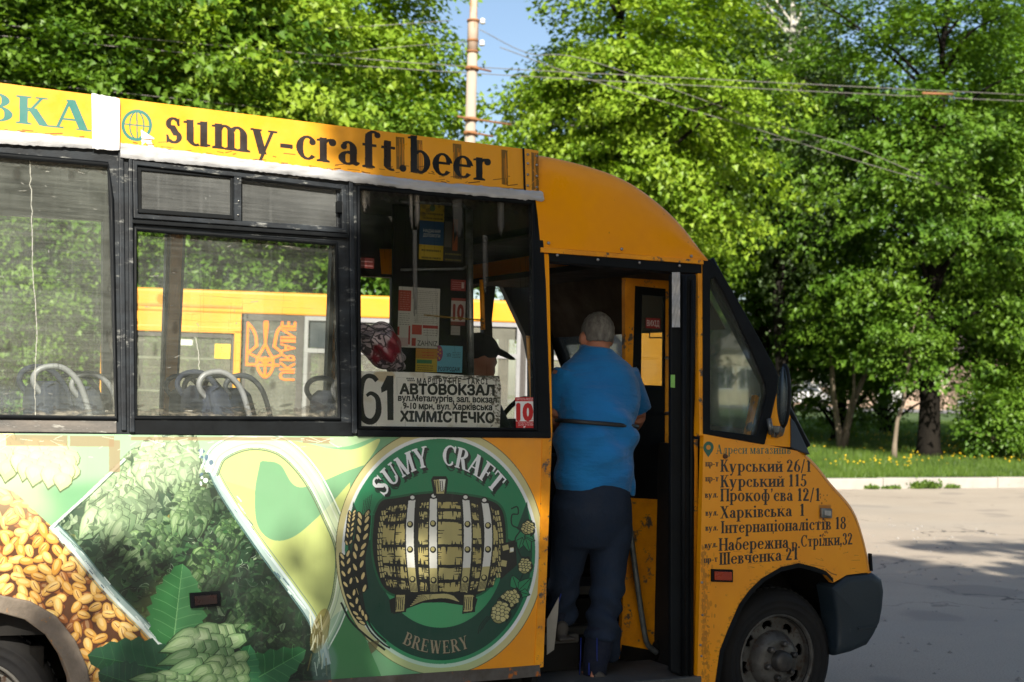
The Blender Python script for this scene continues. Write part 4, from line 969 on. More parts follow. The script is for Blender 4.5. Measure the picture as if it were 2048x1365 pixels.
for x, y in ((1094, 488), (1240, 500), (1379, 514)): screw(x, y, off=.016, r=.007)
plate('door_header', [(1096, 506), (1402, 530), (1402, 548), (1340, 545), (1098, 524)], M_black, off=.008, thick=.05, bevel=.003)
for x, y in ((1112, 512), (1193, 521), (1276, 527), (1356, 533)): screw(x, y, off=.014, r=.007)
plate('door_post', [(1080, 508), (1097, 509), (1104, 862), (1103, 876), (1101, 876), (1091, 560)], M_orange, off=.004, thick=.09, bevel=.003)
MB().slab([V(S(*p, 'L')+arr([0, .05, 0])) for p in [(1100, 860), (1104, 876), (1092, 1150), (1084, 1340), (1060, 1340), (1070, 870)]], (), (0, 1, 0), .05).build('door_post_lower', M_orange_worn, bus)
# --- cab side, A post, cab window
AO = [(1403, 522), (1418, 519), (1436, 538), (1500, 648), (1546, 732), (1558, 762), (1548, 800), (1527, 890), (1404, 869)]
AI = [(1418, 560), (1428, 556), (1448, 592), (1500, 700), (1528, 768), (1531, 790), (1511, 872), (1418, 860)]
plate('cab_window_frame', AO, M_black, [AI[::-1]], off=.012, thick=.05, bevel=.005)
plate('cab_window_glass', AI, M_glass_clear, off=-.002, thick=.004)
plate('cab_window_gasket', [(1506, 868), (1524, 788), (1531, 792), (1513, 872)], M_orange_worn, off=-.05, thick=.03)
plate('door_jamb', [(1394, 531), (1405, 524), (1406, 872), (1398, 872)], M_orange_worn, off=.006, thick=.05, bevel=.003)
plate('corner_panel', [(1556, 766), (1562, 784), (1583, 842), (1600, 884), (1604, 897), (1527, 890), (1548, 802)], M_orange, off=.002, thick=.04)
plate('screen_corner_cover', [(1580, 836), (1588, 846), (1618, 910), (1602, 905), (1580, 896)], mat('dark_blue_plastic', (.02, .032, .05), .45, 0, (.03, .045, .06), 4), off=.010, thick=.04, bevel=.004)
# windshield (behind the near A post) and its far post
ws_top, ws_bot = Y(1412, 524, .16), Y(1606, 898, .02)
def mir(p): return (p[0], WB-p[1], p[2])
MB().slab([V(ws_top+arr([0, .03, 0])), mir(ws_top+arr([0, .03, 0])), mir(ws_bot+arr([0, .05, 0])), V(ws_bot+arr([0, .05, 0]))], (), (1, 0, .5), .005).build('windshield', M_glass_clear, bus)
wd_ = ws_bot-ws_top; qa, qb = ws_top+wd_*-.03+arr([-.06, .06, 0]), ws_top+wd_*.36+arr([-.05, .06, 0])
MB().slab([V(qa), mir(qa), mir(qb), V(qb)], (), (1, 0, .5), .006).build('sun_blind', M_brown, bus)
for e in ((.0, M_black),):
    MB().tube([V(ws_top), V(ws_bot)], (.03, .045), 8).build('windshield_pillar', M_black, bus); MB().tube([mir(ws_top), mir(ws_bot)], (.03, .045), 8).build('windshield_pillar', M_black, bus)
# --- front wing with the addresses
fend = draw_fender(); M_fend = print_mat('wing_lettering', fend.image('wing_lettering_print'), ORANGE, ORANGE2, .36, .05, RUST, .3, .05, .10)
nose = bez([(1602, 897), (1622, 914), (1642, 935), (1666, 966), (1700, 1004), (1716, 1030), (1728, 1064), (1738, 1104), (1744, 1142)], 5)
nose_in = nose-arr([9, -5])
farch = [(1434, 1400), (1436, 1365), (1445, 1303), (1460, 1265), (1483, 1212), (1505, 1182), (1528, 1160), (1560, 1142), (1596, 1134), (1628, 1142), (1650, 1150), (1664, 1165)]
wing = [(1406, 868), (1527, 889)]+[tuple(p) for p in nose_in]+[(1742, 1144), (1692, 1150), (1664, 1166)]+farch[::-1][1:]+[(1392, 1400)]
plate('front_wing', wing, M_fend, pl='L', off=.006, thick=.03, uv=fend.uv)
nn = np.gradient(nose, axis=0); nn = np.stack([nn[:, 1], -nn[:, 0]], 1); nn /= np.linalg.norm(nn, axis=1)[:, None]
rows = []
for d, dy in ((-9.5, 0), (-5, .006), (-1.5, .02), (0, .045), (6, .12), (22, .3), (40, .6), (46, 1.0), (40, 1.4), (22, 1.75), (0, 2.0), (-9, 2.05)):
    rows.append([V(S(p[0]+n_[0]*d, p[1]+n_[1]*d, 'L', .007)+arr([0, dy, 0])) for p, n_ in zip(nose, nn)])
MB().grid(rows).build('bonnet', M_orange, bus)
plate('arch_edge', [(x-7, y-3) for x, y in farch[:7]]+[(x, y-8) for x, y in farch[7:]]+[(x+1, y+1) for x, y in farch[::-1]], M_black, pl='L', off=.008, thick=.04)
plate('indicator_housing', [(1420, 1138), (1462, 1139), (1462, 1164), (1420, 1163)], M_black, pl='L', off=.018, thick=.02, bevel=.003)
plate('side_indicator', [(1424, 1142), (1458, 1143), (1458, 1160), (1424, 1159)], mat('red_lens', (.42, .05, .012), .25, 0, (.30, .03, .01), 12, bmp=.3, bs_=90), pl='L', off=.026, thick=.012, bevel=.003)
plate('repeater_lamp', [(1638, 1016), (1659, 1017), (1659, 1036), (1638, 1035)], M_metal, pl='L', off=.022, thick=.025, bevel=.004)
plate('repeater_lens', [(1643, 1020), (1655, 1021), (1655, 1031), (1643, 1030)], mat('cloudy_lens', (.5, .5, .48), .2, 0, (.3, .3, .28), 20), pl='L', off=.028, thick=.01, bevel=.002)
MB().lathe([(0, -.02), (.010, -.018), (.012, -.01), (.011, 0)], V(S(1448, 913, 'L')), 'y', 12).build('bolt', mat('rusty_bolt', (.12, .05, .02), .8, 0, (.05, .03, .02), 40), bus)
for x, y in ((1396, 1165), (1397, 1230), (1393, 1290), (1395, 1312)): screw(x+6, y, 'L', .008)
# --- bumper
bo = [(1662, 1176), (1690, 1152), (1745, 1146), (1762, 1158), (1766, 1180), (1763, 1215), (1757, 1246), (1744, 1272), (1732, 1290), (1700, 1304), (1668, 1312), (1672, 1290), (1673, 1250), (1669, 1215)]
cen = arr([1708, 1225.]); bo = arr(bo, float)
rows = []
for sc_, off, dy in ((.0, .02, 0), (.80, .02, 0), (.93, .016, 0), (.985, .004, .008), (1, -.012, .012)):
    rows.append([V(S(*(cen+(p-cen)*sc_), 'L', off)) for p in np.vstack([bo, bo[:1]])])
rows.append([(p[0], p[1]+.10, p[2]) for p in rows[-1]])
MB().grid(rows, True).build('front_bumper', M_bumper, bus)
# rest of the bumper across the front
x0 = S(1752, 1200, 'L')[0]; zt, zb = S(1745, 1150, 'L')[2], S(1730, 1290, 'L')[2]
MB().grid([[(x0-.10+bulge, y_, z_) for (z_, bulge) in ((zb+.10, -.06), (zb+.12, .0), ((zb+zt)/2+.02, .05), (zt-.05, .05), (zt, -.02))] for y_, k_ in ((.10, 0), (.25, 1), (.6, 1), (1.0, 1), (1.5, 1), (2.0, 0))]).build('bumper_beam', M_bumper, bus)
plate('bumper_crease', [(1709, 1254), (1748, 1250), (1747, 1254), (1711, 1258)], M_bumper, pl='L', off=.026, thick=.01, bevel=.002)
plate('fog_lamp', [(1762, 1192), (1768, 1190), (1768, 1214), (1761, 1218)], M_black, pl='L', off=-.04, thick=.05)
plate('lamp_trim', [(1741, 1108), (1745, 1108), (1747, 1143), (1743, 1143)], M_black, pl='L', off=-.004, thick=.015)
# --- wheels
def wheel(name, cx, cz, y0, w_=.2, R=.342):
    g = empty('wheel_root', (0, 0, 0)); bpy.data.objects.remove(g)
    ty = MB().lathe([(.205, .02), (.222, .002), (.228, -.004), (.232, .0), (.255, -.008), (.259, -.012), (.263, -.009), (.285, -.012), (.289, -.016), (.293, -.012), (.31, -.006), (.318, .004), (.33, .015), (R, .045), (R, w_-.045), (.33, w_-.015), (.30, w_), (.21, w_)], (cx, y0, cz), 'y', 56)
    for k in range(56):       # tread lugs
        a = 2*pi*k/56
        for yy in (.05, w_-.09):
            c_, s_ = cos(a), sin(a); p = []
            for dr in (-.01, .006):
                for da in (-.035, .03):
                    for dy in (0, .045): p.append((cx+(R+dr)*cos(a+da), y0+yy+dy, cz+(R+dr)*sin(a+da)))
            ty.add(p, [(0, 1, 3, 2), (4, 6, 7, 5), (0, 4, 5, 1), (2, 3, 7, 6), (0, 2, 6, 4), (1, 5, 7, 3)])
    t = ty.build(name, M_tyre, bus)
    rim = MB().lathe([(.225, .02), (.222, .0), (.212, .0), (.208, .02), (.20, .05)], (cx, y0, cz), 'y', 48)
    disc = []
    o_ = [(cx+.205*cos(a), y0+.045, cz+.205*sin(a)) for a in np.linspace(0, 2*pi, 40, endpoint=False)]
    holes = []
    for k in range(8):
        a0 = 2*pi*k/8+.2; h = [(cx+r_*cos(a0+d_), y0+.045, cz+r_*sin(a0+d_)) for r_, d_ in ((.150, -.14), (.162, 0), (.150, .14), (.172, .19), (.186, .12), (.190, 0), (.186, -.12), (.172, -.19))]; holes.append(h)
    rim.slab(o_, holes, (0, 1, 0), .012)
    rim.lathe([(.138, .044), (.130, .02), (.115, .0), (.10, -.012), (.085, -.014), (.0, -.014)], (cx, y0, cz), 'y', 36)
    link_ = rim.build('rim', M_steel, t)
    MB().lathe([(.052, -.012), (.050, -.05), (.044, -.062), (.02, -.066), (0, -.066)], (cx, y0, cz), 'y', 20).build('hub_cap', M_hub, t)
    for k in range(6):
        a = 2*pi*k/6+.3; MB().lathe([(.016, -.01), (.015, -.04), (.008, -.046), (0, -.046)], (cx+.082*cos(a), y0, cz+.082*sin(a)), 'y', 6, False).build('wheel_nut', M_hub, t)
    return t
# wheel parts use world coordinates; the tyre parents its rim, hub and nuts
fx = float(S(1560, 1325, 'L')[0])
wheel('front_wheel', fx+.02, .345, .075); rx_ = float(S(-58, 1400, 'L')[0]); wheel('rear_wheel', rx_, .345, .12)
wheel('front_wheel', fx+.02, .345, WB-.27); wheel('rear_wheel', rx_, .345, WB-.30)
# wheel wells
for cx_, R_ in ((fx+.02, .46), (rx_, .44)):
    prof = []
    rows = [[(cx_+R_*cos(a), y_, .36+R_*sin(a)) for a in np.linspace(.12, pi+.3, 20)] for y_ in (.05, .5)]
    MB().grid(rows).build('wheel_well', M_under, bus); 
MB().slab([(fx-.38, .45, .15), (fx+.44, .45, .15), (fx+.44, .45, .9), (fx-.38, .45, .9)], (), (0, 1, 0), .02).build('wheel_well_wall', M_under, bus)
MB().slab([(rx_-.5, .5, .15), (rx_+.5, .5, .15), (rx_+.5, .5, .9), (rx_-.5, .5, .9)], (), (0, 1, 0), .02).build('wheel_well_wall', M_under, bus)
# --- floor, ends, chassis, interior
xr = -1.25; xs = 4.75
M_floor = mat('worn_floor', (.05, .052, .05), .7, 0, (.09, .085, .075), 6, bmp=.2)
f_ = MB(); f_.box((xr, .53, .60), (rx_+.48, WB-.04, .66)); f_.box((rx_+.481, .06, .60), (3.05, WB-.04, .66)); f_.box((3.05, .62, .60), (3.92, WB-.04, .66)); f_.box((3.92, .5, .60), (xs, WB-.04, .66)); f_.build('floor', M_floor, bus)
MB().box((3.08, .02, .27), (3.90, .52, .31)).build('step', M_floor, bus, bevel=.006)
MB().box((3.06, .34, .315), (3.42, .37, .438)).build('step_riser', M_dark, bus); MB().box((3.06, .34, .44), (3.42, .525, .48)).box((3.06, .53, .44), (3.92, .62, .48)).build('step', M_floor, bus, bevel=.006)
MB().box((3.06, .62, .46), (3.92, .65, .62)).build('step_riser', M_dark, bus)
MB().box((3.92, .12, .2), (3.96, .6, 1.38)).build('stepwell_side', M_dark, bus); MB().box((3.04, .1, .2), (3.07, .6, .66)).build('stepwell_side', M_dark, bus)
MB().box((xr, .5, .22), (4.35, .62, .4)).box((xr, 1.5, .22), (4.35, 1.62, .4)).box((1.2, .7, .25), (2.0, 1.4, .6)).build('chassis', M_under, bus)
for x_ in (.9, 2.2, 2.95): MB().box((x_, .12, .30), (x_+.05, WB-.12, .60)).build('crossmember', M_under, bus)
MB().box((xr, .02, .35), (xr+.04, WB-.02, 2.78)).build('rear_wall', M_orange, bus)
MB().box((xr+.05, .17, 2.58), (3.05, WB-.17, 2.62)).build('ceiling', mat('ceiling_lining', (.10, .095, .085), .8, 0, (.07, .065, .06), 3), bus)
MB().box((3.05, .18, 2.34), (3.55, WB-.18, 2.37)).box((3.5, .22, 2.22), (3.84, WB-.22, 2.25)).build('cab_ceiling', M_dark, bus)
MB().box((3.05, .20, 2.34), (3.09, WB-.20, 2.62)).build('cab_bulkhead', M_brown, bus)
MB().slab([V(S(x, y, 'L')+arr([0, .06, 0])) for x, y in [(-900, 862), (1100, 872), (1090, 1250), (-900, 1300)]], (), (0, 1, 0), .02).build('inner_lining', M_dark, bus)
# far side wall with its windows (seen through the near ones)
def FP(pts): return [V(Y(x, y, 1.98)) for x, y in pts]
far_holes = [[(-560, 396), (206, 442), (206, 838), (-560, 834)], [(232, 446), (334, 466), (322, 838), (232, 838)], [(372, 468), (664, 486), (650, 842), (354, 842)],
             [(712, 552), (786, 556), (784, 840), (712, 842)], [(936, 580), (968, 572), (968, 668), (934, 668)],
             [(984, 640), (992, 566), (1004, 570), (1052, 672), (1062, 722), (1062, 838), (992, 838)], [(1108, 692), (1250, 688), (1250, 850), (1108, 850)]]
far_out = [(xr, 1.98, .62), (4.72, 1.98, .62), (4.72, 1.98, 1.38), (4.62, 1.98, 1.95), (4.3, 1.98, 2.3), (3.6, 1.98, 2.45), (3.2, 1.98, 2.64), (xr, 1.98, 2.66)]
MB().slab(far_out, [FP(h)[::-1] for h in far_holes], (0, 1, 0), .05).build('far_side_wall', mat('far_wall_lining', (.035, .032, .028), .7, 0, (.055, .045, .035), 4), bus)
MB().slab([(xr, 2.045, .38), (4.72, 2.045, .38), (4.72, 2.045, 1.38), (xr, 2.045, 1.38)], (), (0, 1, 0), .01).build('far_side_skin', M_orange, bus)
MB().slab(FP([(342, 470), (364, 470), (348, 842), (326, 842)]), (), (0, -1, 0), .02).build('far_pillar_lining', mat('brown_pillar', (.50, .24, .05), .6, 0, (.34, .16, .04), 6, bmp=.2), bus)
MB().slab(FP([(672, 490), (684, 490), (676, 842), (660, 842)]), (), (0, -1, 0), .02).build('far_pillar_lining', MATS['brown_pillar'], bus)
MB().slab(FP([(0, 842), (980, 848), (980, 872), (0, 866)]), (), (0, -1, 0), .05).build('far_sill', M_dark, bus)
for h, nm in zip(far_holes[:3], range(3)): MB().slab(FP(h), (), (0, 1, 0), .004).build('far_window', glass_mat('far_window_glass', (.94, .96, .92), .05, .01) if nm == 0 else bpy.data.materials['far_window_glass'], bus)
# orange pieces of the far front window
MB().slab(FP([(1052, 672), (1062, 676), (1072, 800), (1060, 800)]), (), (0, -1, 0), .03).build('far_pillar_trim', M_orange_worn, bus)
MB().tube([V(Y(963, 560, .8)), V(Y(966, 660, .8))], .012, 8).build('door_pole', M_orange_worn, bus)
MB().tube([V(Y(939, 420, .62)), V(Y(942, 842, .62))], .016, 10).build('grab_pole', M_metal, bus)
# seats with grab handles
M_seat = mat('seat_fabric', (.012, .018, .035), .85, 0, (.022, .030, .055), 20, bmp=.3, bs_=120)
M_handle = mat('grey_handle', (.28, .29, .30), .45, .1, (.18, .19, .2), 10)
M_piping = mat('grey_seat_edge', (.22, .22, .23), .8, 0, (.12, .12, .13), 60)
def seat(px0, px1, pyt, y, lab=None, flip=0, fab=1):
    """backrest seen from the side window; px range of the backrest, top of handle, distance from the near side"""
    a, b = Y(px0, pyt, y), Y(px1, pyt, y); zt = a[2]; w_ = b[0]-a[0]; x0 = a[0]
    s = empty('passenger_seat', (x0, y, .66)); s.parent = bus; s.matrix_parent_inverse = Matrix.Translation(-bus.location)
    if lab: s['label'] = lab
    wd = .42; th = .10
    # leaning shell: higher end at the left, towards the rear
    sec = [(x0+.035, zt-.085, .10), (x0+.03, zt-.16, .13), (x0+.05, zt-.30, .15), (x0+.10, zt-.52, .16), (x0+.20, zt-.80, .16)]
    rows = []
    for x_, z_, t_ in [(x0+.07, zt-.055, .03)]+sec:
        c = [(x_, y-wd/2+.03, z_), (x_, y+wd/2-.03, z_), (x_+.02, y+wd/2, z_), (x_+t_, y+wd/2-.02, z_), (x_+t_+.02, y, z_), (x_+t_, y-wd/2+.02, z_), (x_+.02, y-wd/2, z_), (x_, y-wd/2+.03, z_)]; rows.append(c)
    MB().grid(rows).build('backrest', M_seat, s)
    cush = MB().box((x0+.20, y-wd/2, zt-.86), (x0+.66, y+wd/2, zt-.74)); cush.build('seat_cushion', M_seat, s, bevel=.03, bseg=3)
    MB().box((x0+.30, y-.16, .66), (x0+.36, y+.16, zt-.86)).build('seat_leg', M_dark, s)
    for sy in (-1, 1):
        P_ = bez([(x0+.07, zt-.13), (x0+.015, zt-.06), (x0+.04, zt-.008), (x0+.12, zt), (x0+.19, zt-.06), (x0+.235, zt-.18), (x0+.25, zt-.26)], 5)
        MB().tube([(p[0], y+sy*(wd/2-.03), p[1]) for p in P_], .0125, 8).build('grab_handle', M_handle if sy < 0 else M_seat, s)
    if fab: MB().tube([(x0+.24, y-wd/2, zt-.22), (x0+.30, y-wd/2+.004, zt-.40), (x0+.36, y-wd/2, zt-.62)], (.02, .035), 6).build('side_piping', M_piping, s)
    for o in [c for c in bpy.data.objects if c.parent == s]: o.matrix_parent_inverse = Matrix.Translation(-Vector((x0, y, .66)))
    return s
bpy.context.view_layer.update()
seat(46, 120, 734, .55); seat(124, 190, 748, 1.35); seat(370, 450, 745, .55); seat(345, 410, 752, 1.45); seat(425, 470, 752, 1.25); seat(634, 700, 757, .75, fab=0)
# ------------------------------------------------------------------ ground, road, kerb, verge
KY = 15.2; KH = 0.20
def zt(y):      # verge rises gently away from the kerb
    return KH-.02+max(0, y-KY)*.021
def grid_obj(name, xs_, ys_, zf, m_, kind='structure'):
    rows = [[(x, y, zf(x, y)) for x in xs_] for y in ys_]
    o = MB().grid(rows).build(name, m_, fixn=False); tag(o, kind=kind); return o
mt, n, b, L = nodes('asphalt'); v = coords(n)
c = mixc(n, (.38, .32, .255), (.44, .375, .30), noise(n, v, .5, 8, .6, .35, .7)); c = mixc(n, c, (.20, .18, .155), noise(n, v, 90, 3, .6, .5, .75)); c = mixc(n, c, (.33, .31, .28), noise(n, v, 160, 2, .5, .62, .7))
c = mixc(n, c, (.13, .12, .115), noise(n, coords(n, (.25, 1.6, 1)), .9, 9, .8, .64, .68))
vo = N(n, 'TexVoronoi', feature='DISTANCE_TO_EDGE'); vo.inputs['Scale'].default_value = .42; wn = N(n, 'TexNoise'); wn.inputs['Scale'].default_value = 1.6; wn.inputs['Detail'].default_value = 6; L(v, wn.inputs[0])
wm = N(n, 'VectorMath', operation='MULTIPLY_ADD'); L(wn.outputs[1], wm.inputs[0]); wm.inputs[1].default_value = (1.1, 1.1, 0); L(v, wm.inputs[2]); L(wm.outputs[0], vo.inputs['Vector'])
crk = mth(n, 'MULTIPLY', mth(n, 'LESS_THAN', vo.outputs[0], .006), noise(n, v, .35, 3, .5, .45, .6)); c = mixc(n, c, (.07, .065, .06), crk); c = mixc(n, c, (.20, .18, .16), mth(n, 'MULTIPLY', noise(n, v, .9, 2, .4, .62, .66), .45)); c = mixc(n, c, (.30, .28, .25), noise(n, coords(n, (.1, .6, 1)), .8, 4, .5, .5, .8))
L(c, b.inputs['Base Color']); b.inputs['Roughness'].default_value = .85; bump(n, b, mth(n, 'ADD', noise(n, v, 120, 4, .7, 0, 1), noise(n, v, 3, 5, .6, 0, 1)), .5, .01); M_asph = mt
tag(MB().add([(-400, -400, -.03), (500, -400, -.03), (500, 800, -.03), (-400, 800, -.03)], [(0, 1, 2, 3)]).build('ground', mat('soil', (.12, .10, .07), .95), fixn=False), kind='structure')
grid_obj('road', np.linspace(-60, 110, 12), np.linspace(-40, KY+.05, 10), lambda x, y: 0, M_asph)
for x, y, s_ in ((9.4, 5.2, .7), (12, 8.5, .9)):
    pass
# pebbles and grit on the asphalt
qv = np.random.default_rng(9); g = MB()
for k in range(900):
    x, y = qv.uniform(4.5, 14), qv.uniform(.2, 13); r = abs(qv.normal())*.009+.004
    g.add([(x-r, y-r, .001), (x+r, y-r*.8, .001), (x+r*.8, y+r, .001), (x-r, y+r*.7, .001), (x, y, r*1.2)], [(0, 1, 4), (1, 2, 4), (2, 3, 4), (3, 0, 4)])
tag(g.build('grit', mat('light_grit', (.34, .32, .29), .9, 0, (.16, .15, .14), 3)), kind='stuff')
M_kerb = mat('concrete_kerb', (.40, .375, .34), .9, 0, (.32, .30, .27), 2.5, bmp=.3, col3=(.22, .20, .17), ns3=6, lo3=.62, hi3=.72)
kerb = empty('kerb', (18, KY, 0)); kerb['kind'] = 'structure'
stones = []; x = -14.0
sm = MB().box((0, 0, -.1), (2.945, .22, KH)); first = None
while x < 70:
    if first is None:
        first = sm.build('kerb_stone', M_kerb, None, bevel=.018); first.parent = kerb; o = first
    else:
        o = first.copy(); COL.objects.link(o)
    o.location = (x-18+random.uniform(-.006, .006), random.uniform(-.012, .012), random.uniform(-.012, .010)); o.rotation_euler = (0, random.uniform(-.003, .003), random.uniform(-.002, .002)); x += 2.975
mt, n, b, L = nodes('turf'); v = coords(n)
c = mixc(n, (.075, .12, .022), (.045, .085, .016), noise(n, v, 1.2, 8, .7, .35, .65)); c = mixc(n, c, (.12, .11, .05), noise(n, v, 5, 8, .7, .6, .75)); c = mixc(n, c, (.30, .26, .02), noise(n, v, 8, 4, .6, .68, .74))
L(c, b.inputs['Base Color']); b.inputs['Roughness'].default_value = .95; bump(n, b, noise(n, v, 40, 6, .7, 0, 1), .8, .05); M_turf = mt
ys = np.concatenate([np.linspace(KY+.2, 30, 20), np.linspace(32, 60, 12)])
grid_obj('verge', np.linspace(-60, 150, 40), ys, lambda x, y: zt(y)+.03*sin(x*.7)*sin(y*.5), M_turf)
ys2 = np.array([60, 66.]); grid_obj('far_road', [-60, 180], [60, 67.5], lambda x, y: zt(y)+.03, mat('far_asphalt', (.22, .21, .20), .9))
grid_obj('far_verge', np.linspace(-60, 260, 5), [67.4, 80, 140, 400], lambda x, y: zt(67.4)+.02, M_turf)
def leaves_mesh(name, P_, nrm, dirv, size, m_, shape, rndv):
    """one mesh of many small leaves; arrays per leaf"""
    n_ = len(P_); sh = arr(shape, float); k = len(sh)
    nrm = nrm/np.linalg.norm(nrm, axis=1)[:, None]
    t = dirv-nrm*np.sum(dirv*nrm, 1)[:, None]; t /= np.maximum(np.linalg.norm(t, axis=1), 1e-6)[:, None]; s_ = np.cross(t, nrm)
    fold = np.abs(sh[:, 0])*.35
    W_ = (P_[:, None]+(s_[:, None]*sh[None, :, 0:1]+t[:, None]*sh[None, :, 1:2]+nrm[:, None]*fold[None, :, None])*size[:, None, None]).reshape(-1, 3)
    me = bpy.data.meshes.new(name)
    tris = [(0, 1, 2), (0, 2, 3), (0, 3, 4), (0, 4, 5)] if k == 6 else ([(0, 1, 2), (0, 2, 3)] if k == 4 else [(0, 1, 2)])
    F = (np.arange(n_)[:, None, None]*k+arr(tris)[None]).reshape(-1)
    nf = len(tris)*n_
    me.vertices.add(len(W_)); me.vertices.foreach_set('co', W_.astype(np.float32).ravel())
    me.loops.add(nf*3); me.loops.foreach_set('vertex_index', F.astype(np.int32)); me.polygons.add(nf)
    me.polygons.foreach_set('loop_start', np.arange(0, nf*3, 3, dtype=np.int32)); me.polygons.foreach_set('loop_total', np.full(nf, 3, np.int32))
    at = me.attributes.new('rnd', 'FLOAT', 'POINT'); at.data.foreach_set('value', np.repeat(rndv, k).astype(np.float32))
    me.update(calc_edges=True); me.materials.append(m_); return me
def leaf_mat(name, c1, c2, c3, trans=.30):
    mt, n, b, L = nodes(name); a = N(n, 'Attribute', attribute_name='rnd')
    c = mixc(n, c1, c2, a.outputs[2]); c = mixc(n, c, c3, noise(n, coords(n), .9, 3, .5, .5, .7))
    L(c, b.inputs['Base Color']); b.inputs['Roughness'].default_value = .45; b.inputs['Specular IOR Level'].default_value = .35
    tr = N(n, 'BsdfTranslucent'); tc = mixc(n, c, (1.15, 1.2, .25), 1.0, 'MULTIPLY'); L(tc, tr.inputs[0])
    mx = N(n, 'MixShader'); mx.inputs[0].default_value = trans; L(b.outputs[0], mx.inputs[1]); L(tr.outputs[0], mx.inputs[2])
    L(mx.outputs[0], n.nodes['Material Output'].inputs[0]); return mt
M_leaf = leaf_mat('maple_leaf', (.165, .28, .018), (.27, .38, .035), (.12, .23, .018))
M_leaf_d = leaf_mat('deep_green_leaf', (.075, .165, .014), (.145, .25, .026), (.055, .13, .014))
M_leaf_b = leaf_mat('birch_leaf', (.085, .145, .05), (.15, .215, .085), (.07, .125, .045))
M_bark = mat('dark_bark', (.009, .008, .007), .95, 0, (.020, .017, .014), 3, (1, 1, .25), bmp=.8, bs_=9, bd=.05, spec=.05)
M_bark_l = mat('pale_bark', (.20, .16, .115), .9, 0, (.11, .085, .06), 4, (1, 1, .4), bmp=.5, bs_=10, bd=.03)
M_birch = mat('birch_bark', (.62, .60, .55), .8, 0, (.40, .38, .34), 3, (1, 1, 2), bmp=.3, spec=.1, col3=(.05, .045, .04), ns3=4, lo3=.58, hi3=.62)
n = M_birch.node_tree; b = n.nodes['Principled BSDF']; L = n.links.new; src = b.inputs['Base Color'].links[0].from_socket      # old birches are dark and fissured low down
sx = N(n, 'SeparateXYZ'); L(coords(n), sx.inputs[0]); mr = N(n, 'MapRange'); mr.inputs[1].default_value = 5.6; mr.inputs[2].default_value = 7.6; L(sx.outputs[2], mr.inputs[0])
L(mixc(n, (.018, .016, .014), src, mr.outputs[0]), b.inputs['Base Color'])
MAPLE = [(0, 0), (.52, .12), (.30, .45), (.0, 1.0), (-.30, .45), (-.52, .12)]
def crown_data(seed, R, ncl, per, size, base=0.0, keep=None, droop=0.0, hang=0.0, flat=.34, csz=(.45, .85)):
    q = np.random.default_rng(seed)
    d = q.normal(size=(ncl, 3)); d /= np.linalg.norm(d, axis=1)[:, None]
    lump = 1+.16*np.sin(d[:, 0]*4+seed)+.14*np.sin(d[:, 1]*5+seed*2)+.12*np.sin(d[:, 2]*6+seed*3)
    rr = (q.random(ncl)**.42)*lump; C_ = d*rr[:, None]*arr(R)
    cs = q.uniform(csz[0], csz[1], ncl)
    if keep is not None:
        k = keep(C_, cs); C_, cs = C_[k], cs[k]
    ncl = len(C_); idx = np.repeat(np.arange(ncl), per)
    o = q.normal(size=(len(idx), 3)); o /= np.linalg.norm(o, axis=1)[:, None]; o *= (q.random(len(idx))**.45)[:, None]
    o = o*cs[idx][:, None]*arr([1, 1, flat])
    outw = C_/np.maximum(np.linalg.norm(C_, axis=1), .1)[:, None]
    # clusters tilt downwards at their outer edge
    hx = np.sum(o[:, :2]*outw[idx][:, :2], 1); o[:, 2] -= hx*(.45+droop)
    if hang: o[:, 2] -= np.abs(q.normal(size=len(idx)))*hang
    P_ = C_[idx]+o
    nrm = outw[idx]*.55+arr([0, 0, .9])+q.normal(size=P_.shape)*.55
    dv = outw[idx]*.7+arr([0, 0, -.7])+q.normal(size=P_.shape)*.5
    s_ = size*q.uniform(.65, 1.25, len(P_))
    rn = np.clip(.5+.28*q.normal(size=ncl)[idx]+.2*q.normal(size=len(P_)), 0, 1)
    return P_, nrm, dv, s_, rn, C_
def tree_wood(seed, H0, Hc, C_, r0, m_, nb=26, lean=(0, 0), name='trunk', forks=0):
    """tapered trunk with limbs running out to leaf clusters (C_ given about the crown centre at height Hc)"""
    q = np.random.default_rng(seed); mb = MB(); top = Hc+np.abs(C_[:, 2]).max()*.75
    zs_ = np.linspace(0, top, 9); wob = np.cumsum(q.normal(size=(9, 2))*.09, 0); wob[0] = 0
    tr = [(wob[i, 0]+lean[0]*zs_[i], wob[i, 1]+lean[1]*zs_[i], zs_[i]) for i in range(9)]
    rad = [r0*1.45]+[r0*(1-.86*zs_[i]/top) for i in range(1, 9)]; tr.insert(1, (tr[0][0], tr[0][1], .35)); rad.insert(1, r0*1.03)
    mb.tube(tr, rad, 12)
    T_ = arr(tr)
    for k in q.choice(len(C_), min(nb, len(C_)), replace=False):
        e = C_[k]+arr([lean[0]*Hc, lean[1]*Hc, Hc]); z0 = max(H0*.9, e[2]-np.hypot(e[0], e[1])*q.uniform(.5, .9)); z0 = min(z0, top*.9)
        s_ = arr([np.interp(z0, T_[:, 2], T_[:, 0]), np.interp(z0, T_[:, 2], T_[:, 1]), z0]); mid = (s_+e)/2+arr([0, 0, .12*np.linalg.norm(e-s_)])+q.normal(size=3)*.12
        rb = r0*.34*(1-.6*z0/top); pts = bez([s_, mid, e], 4); mb.tube(pts, list(np.linspace(rb, .012, len(pts))), 6)
    return mb
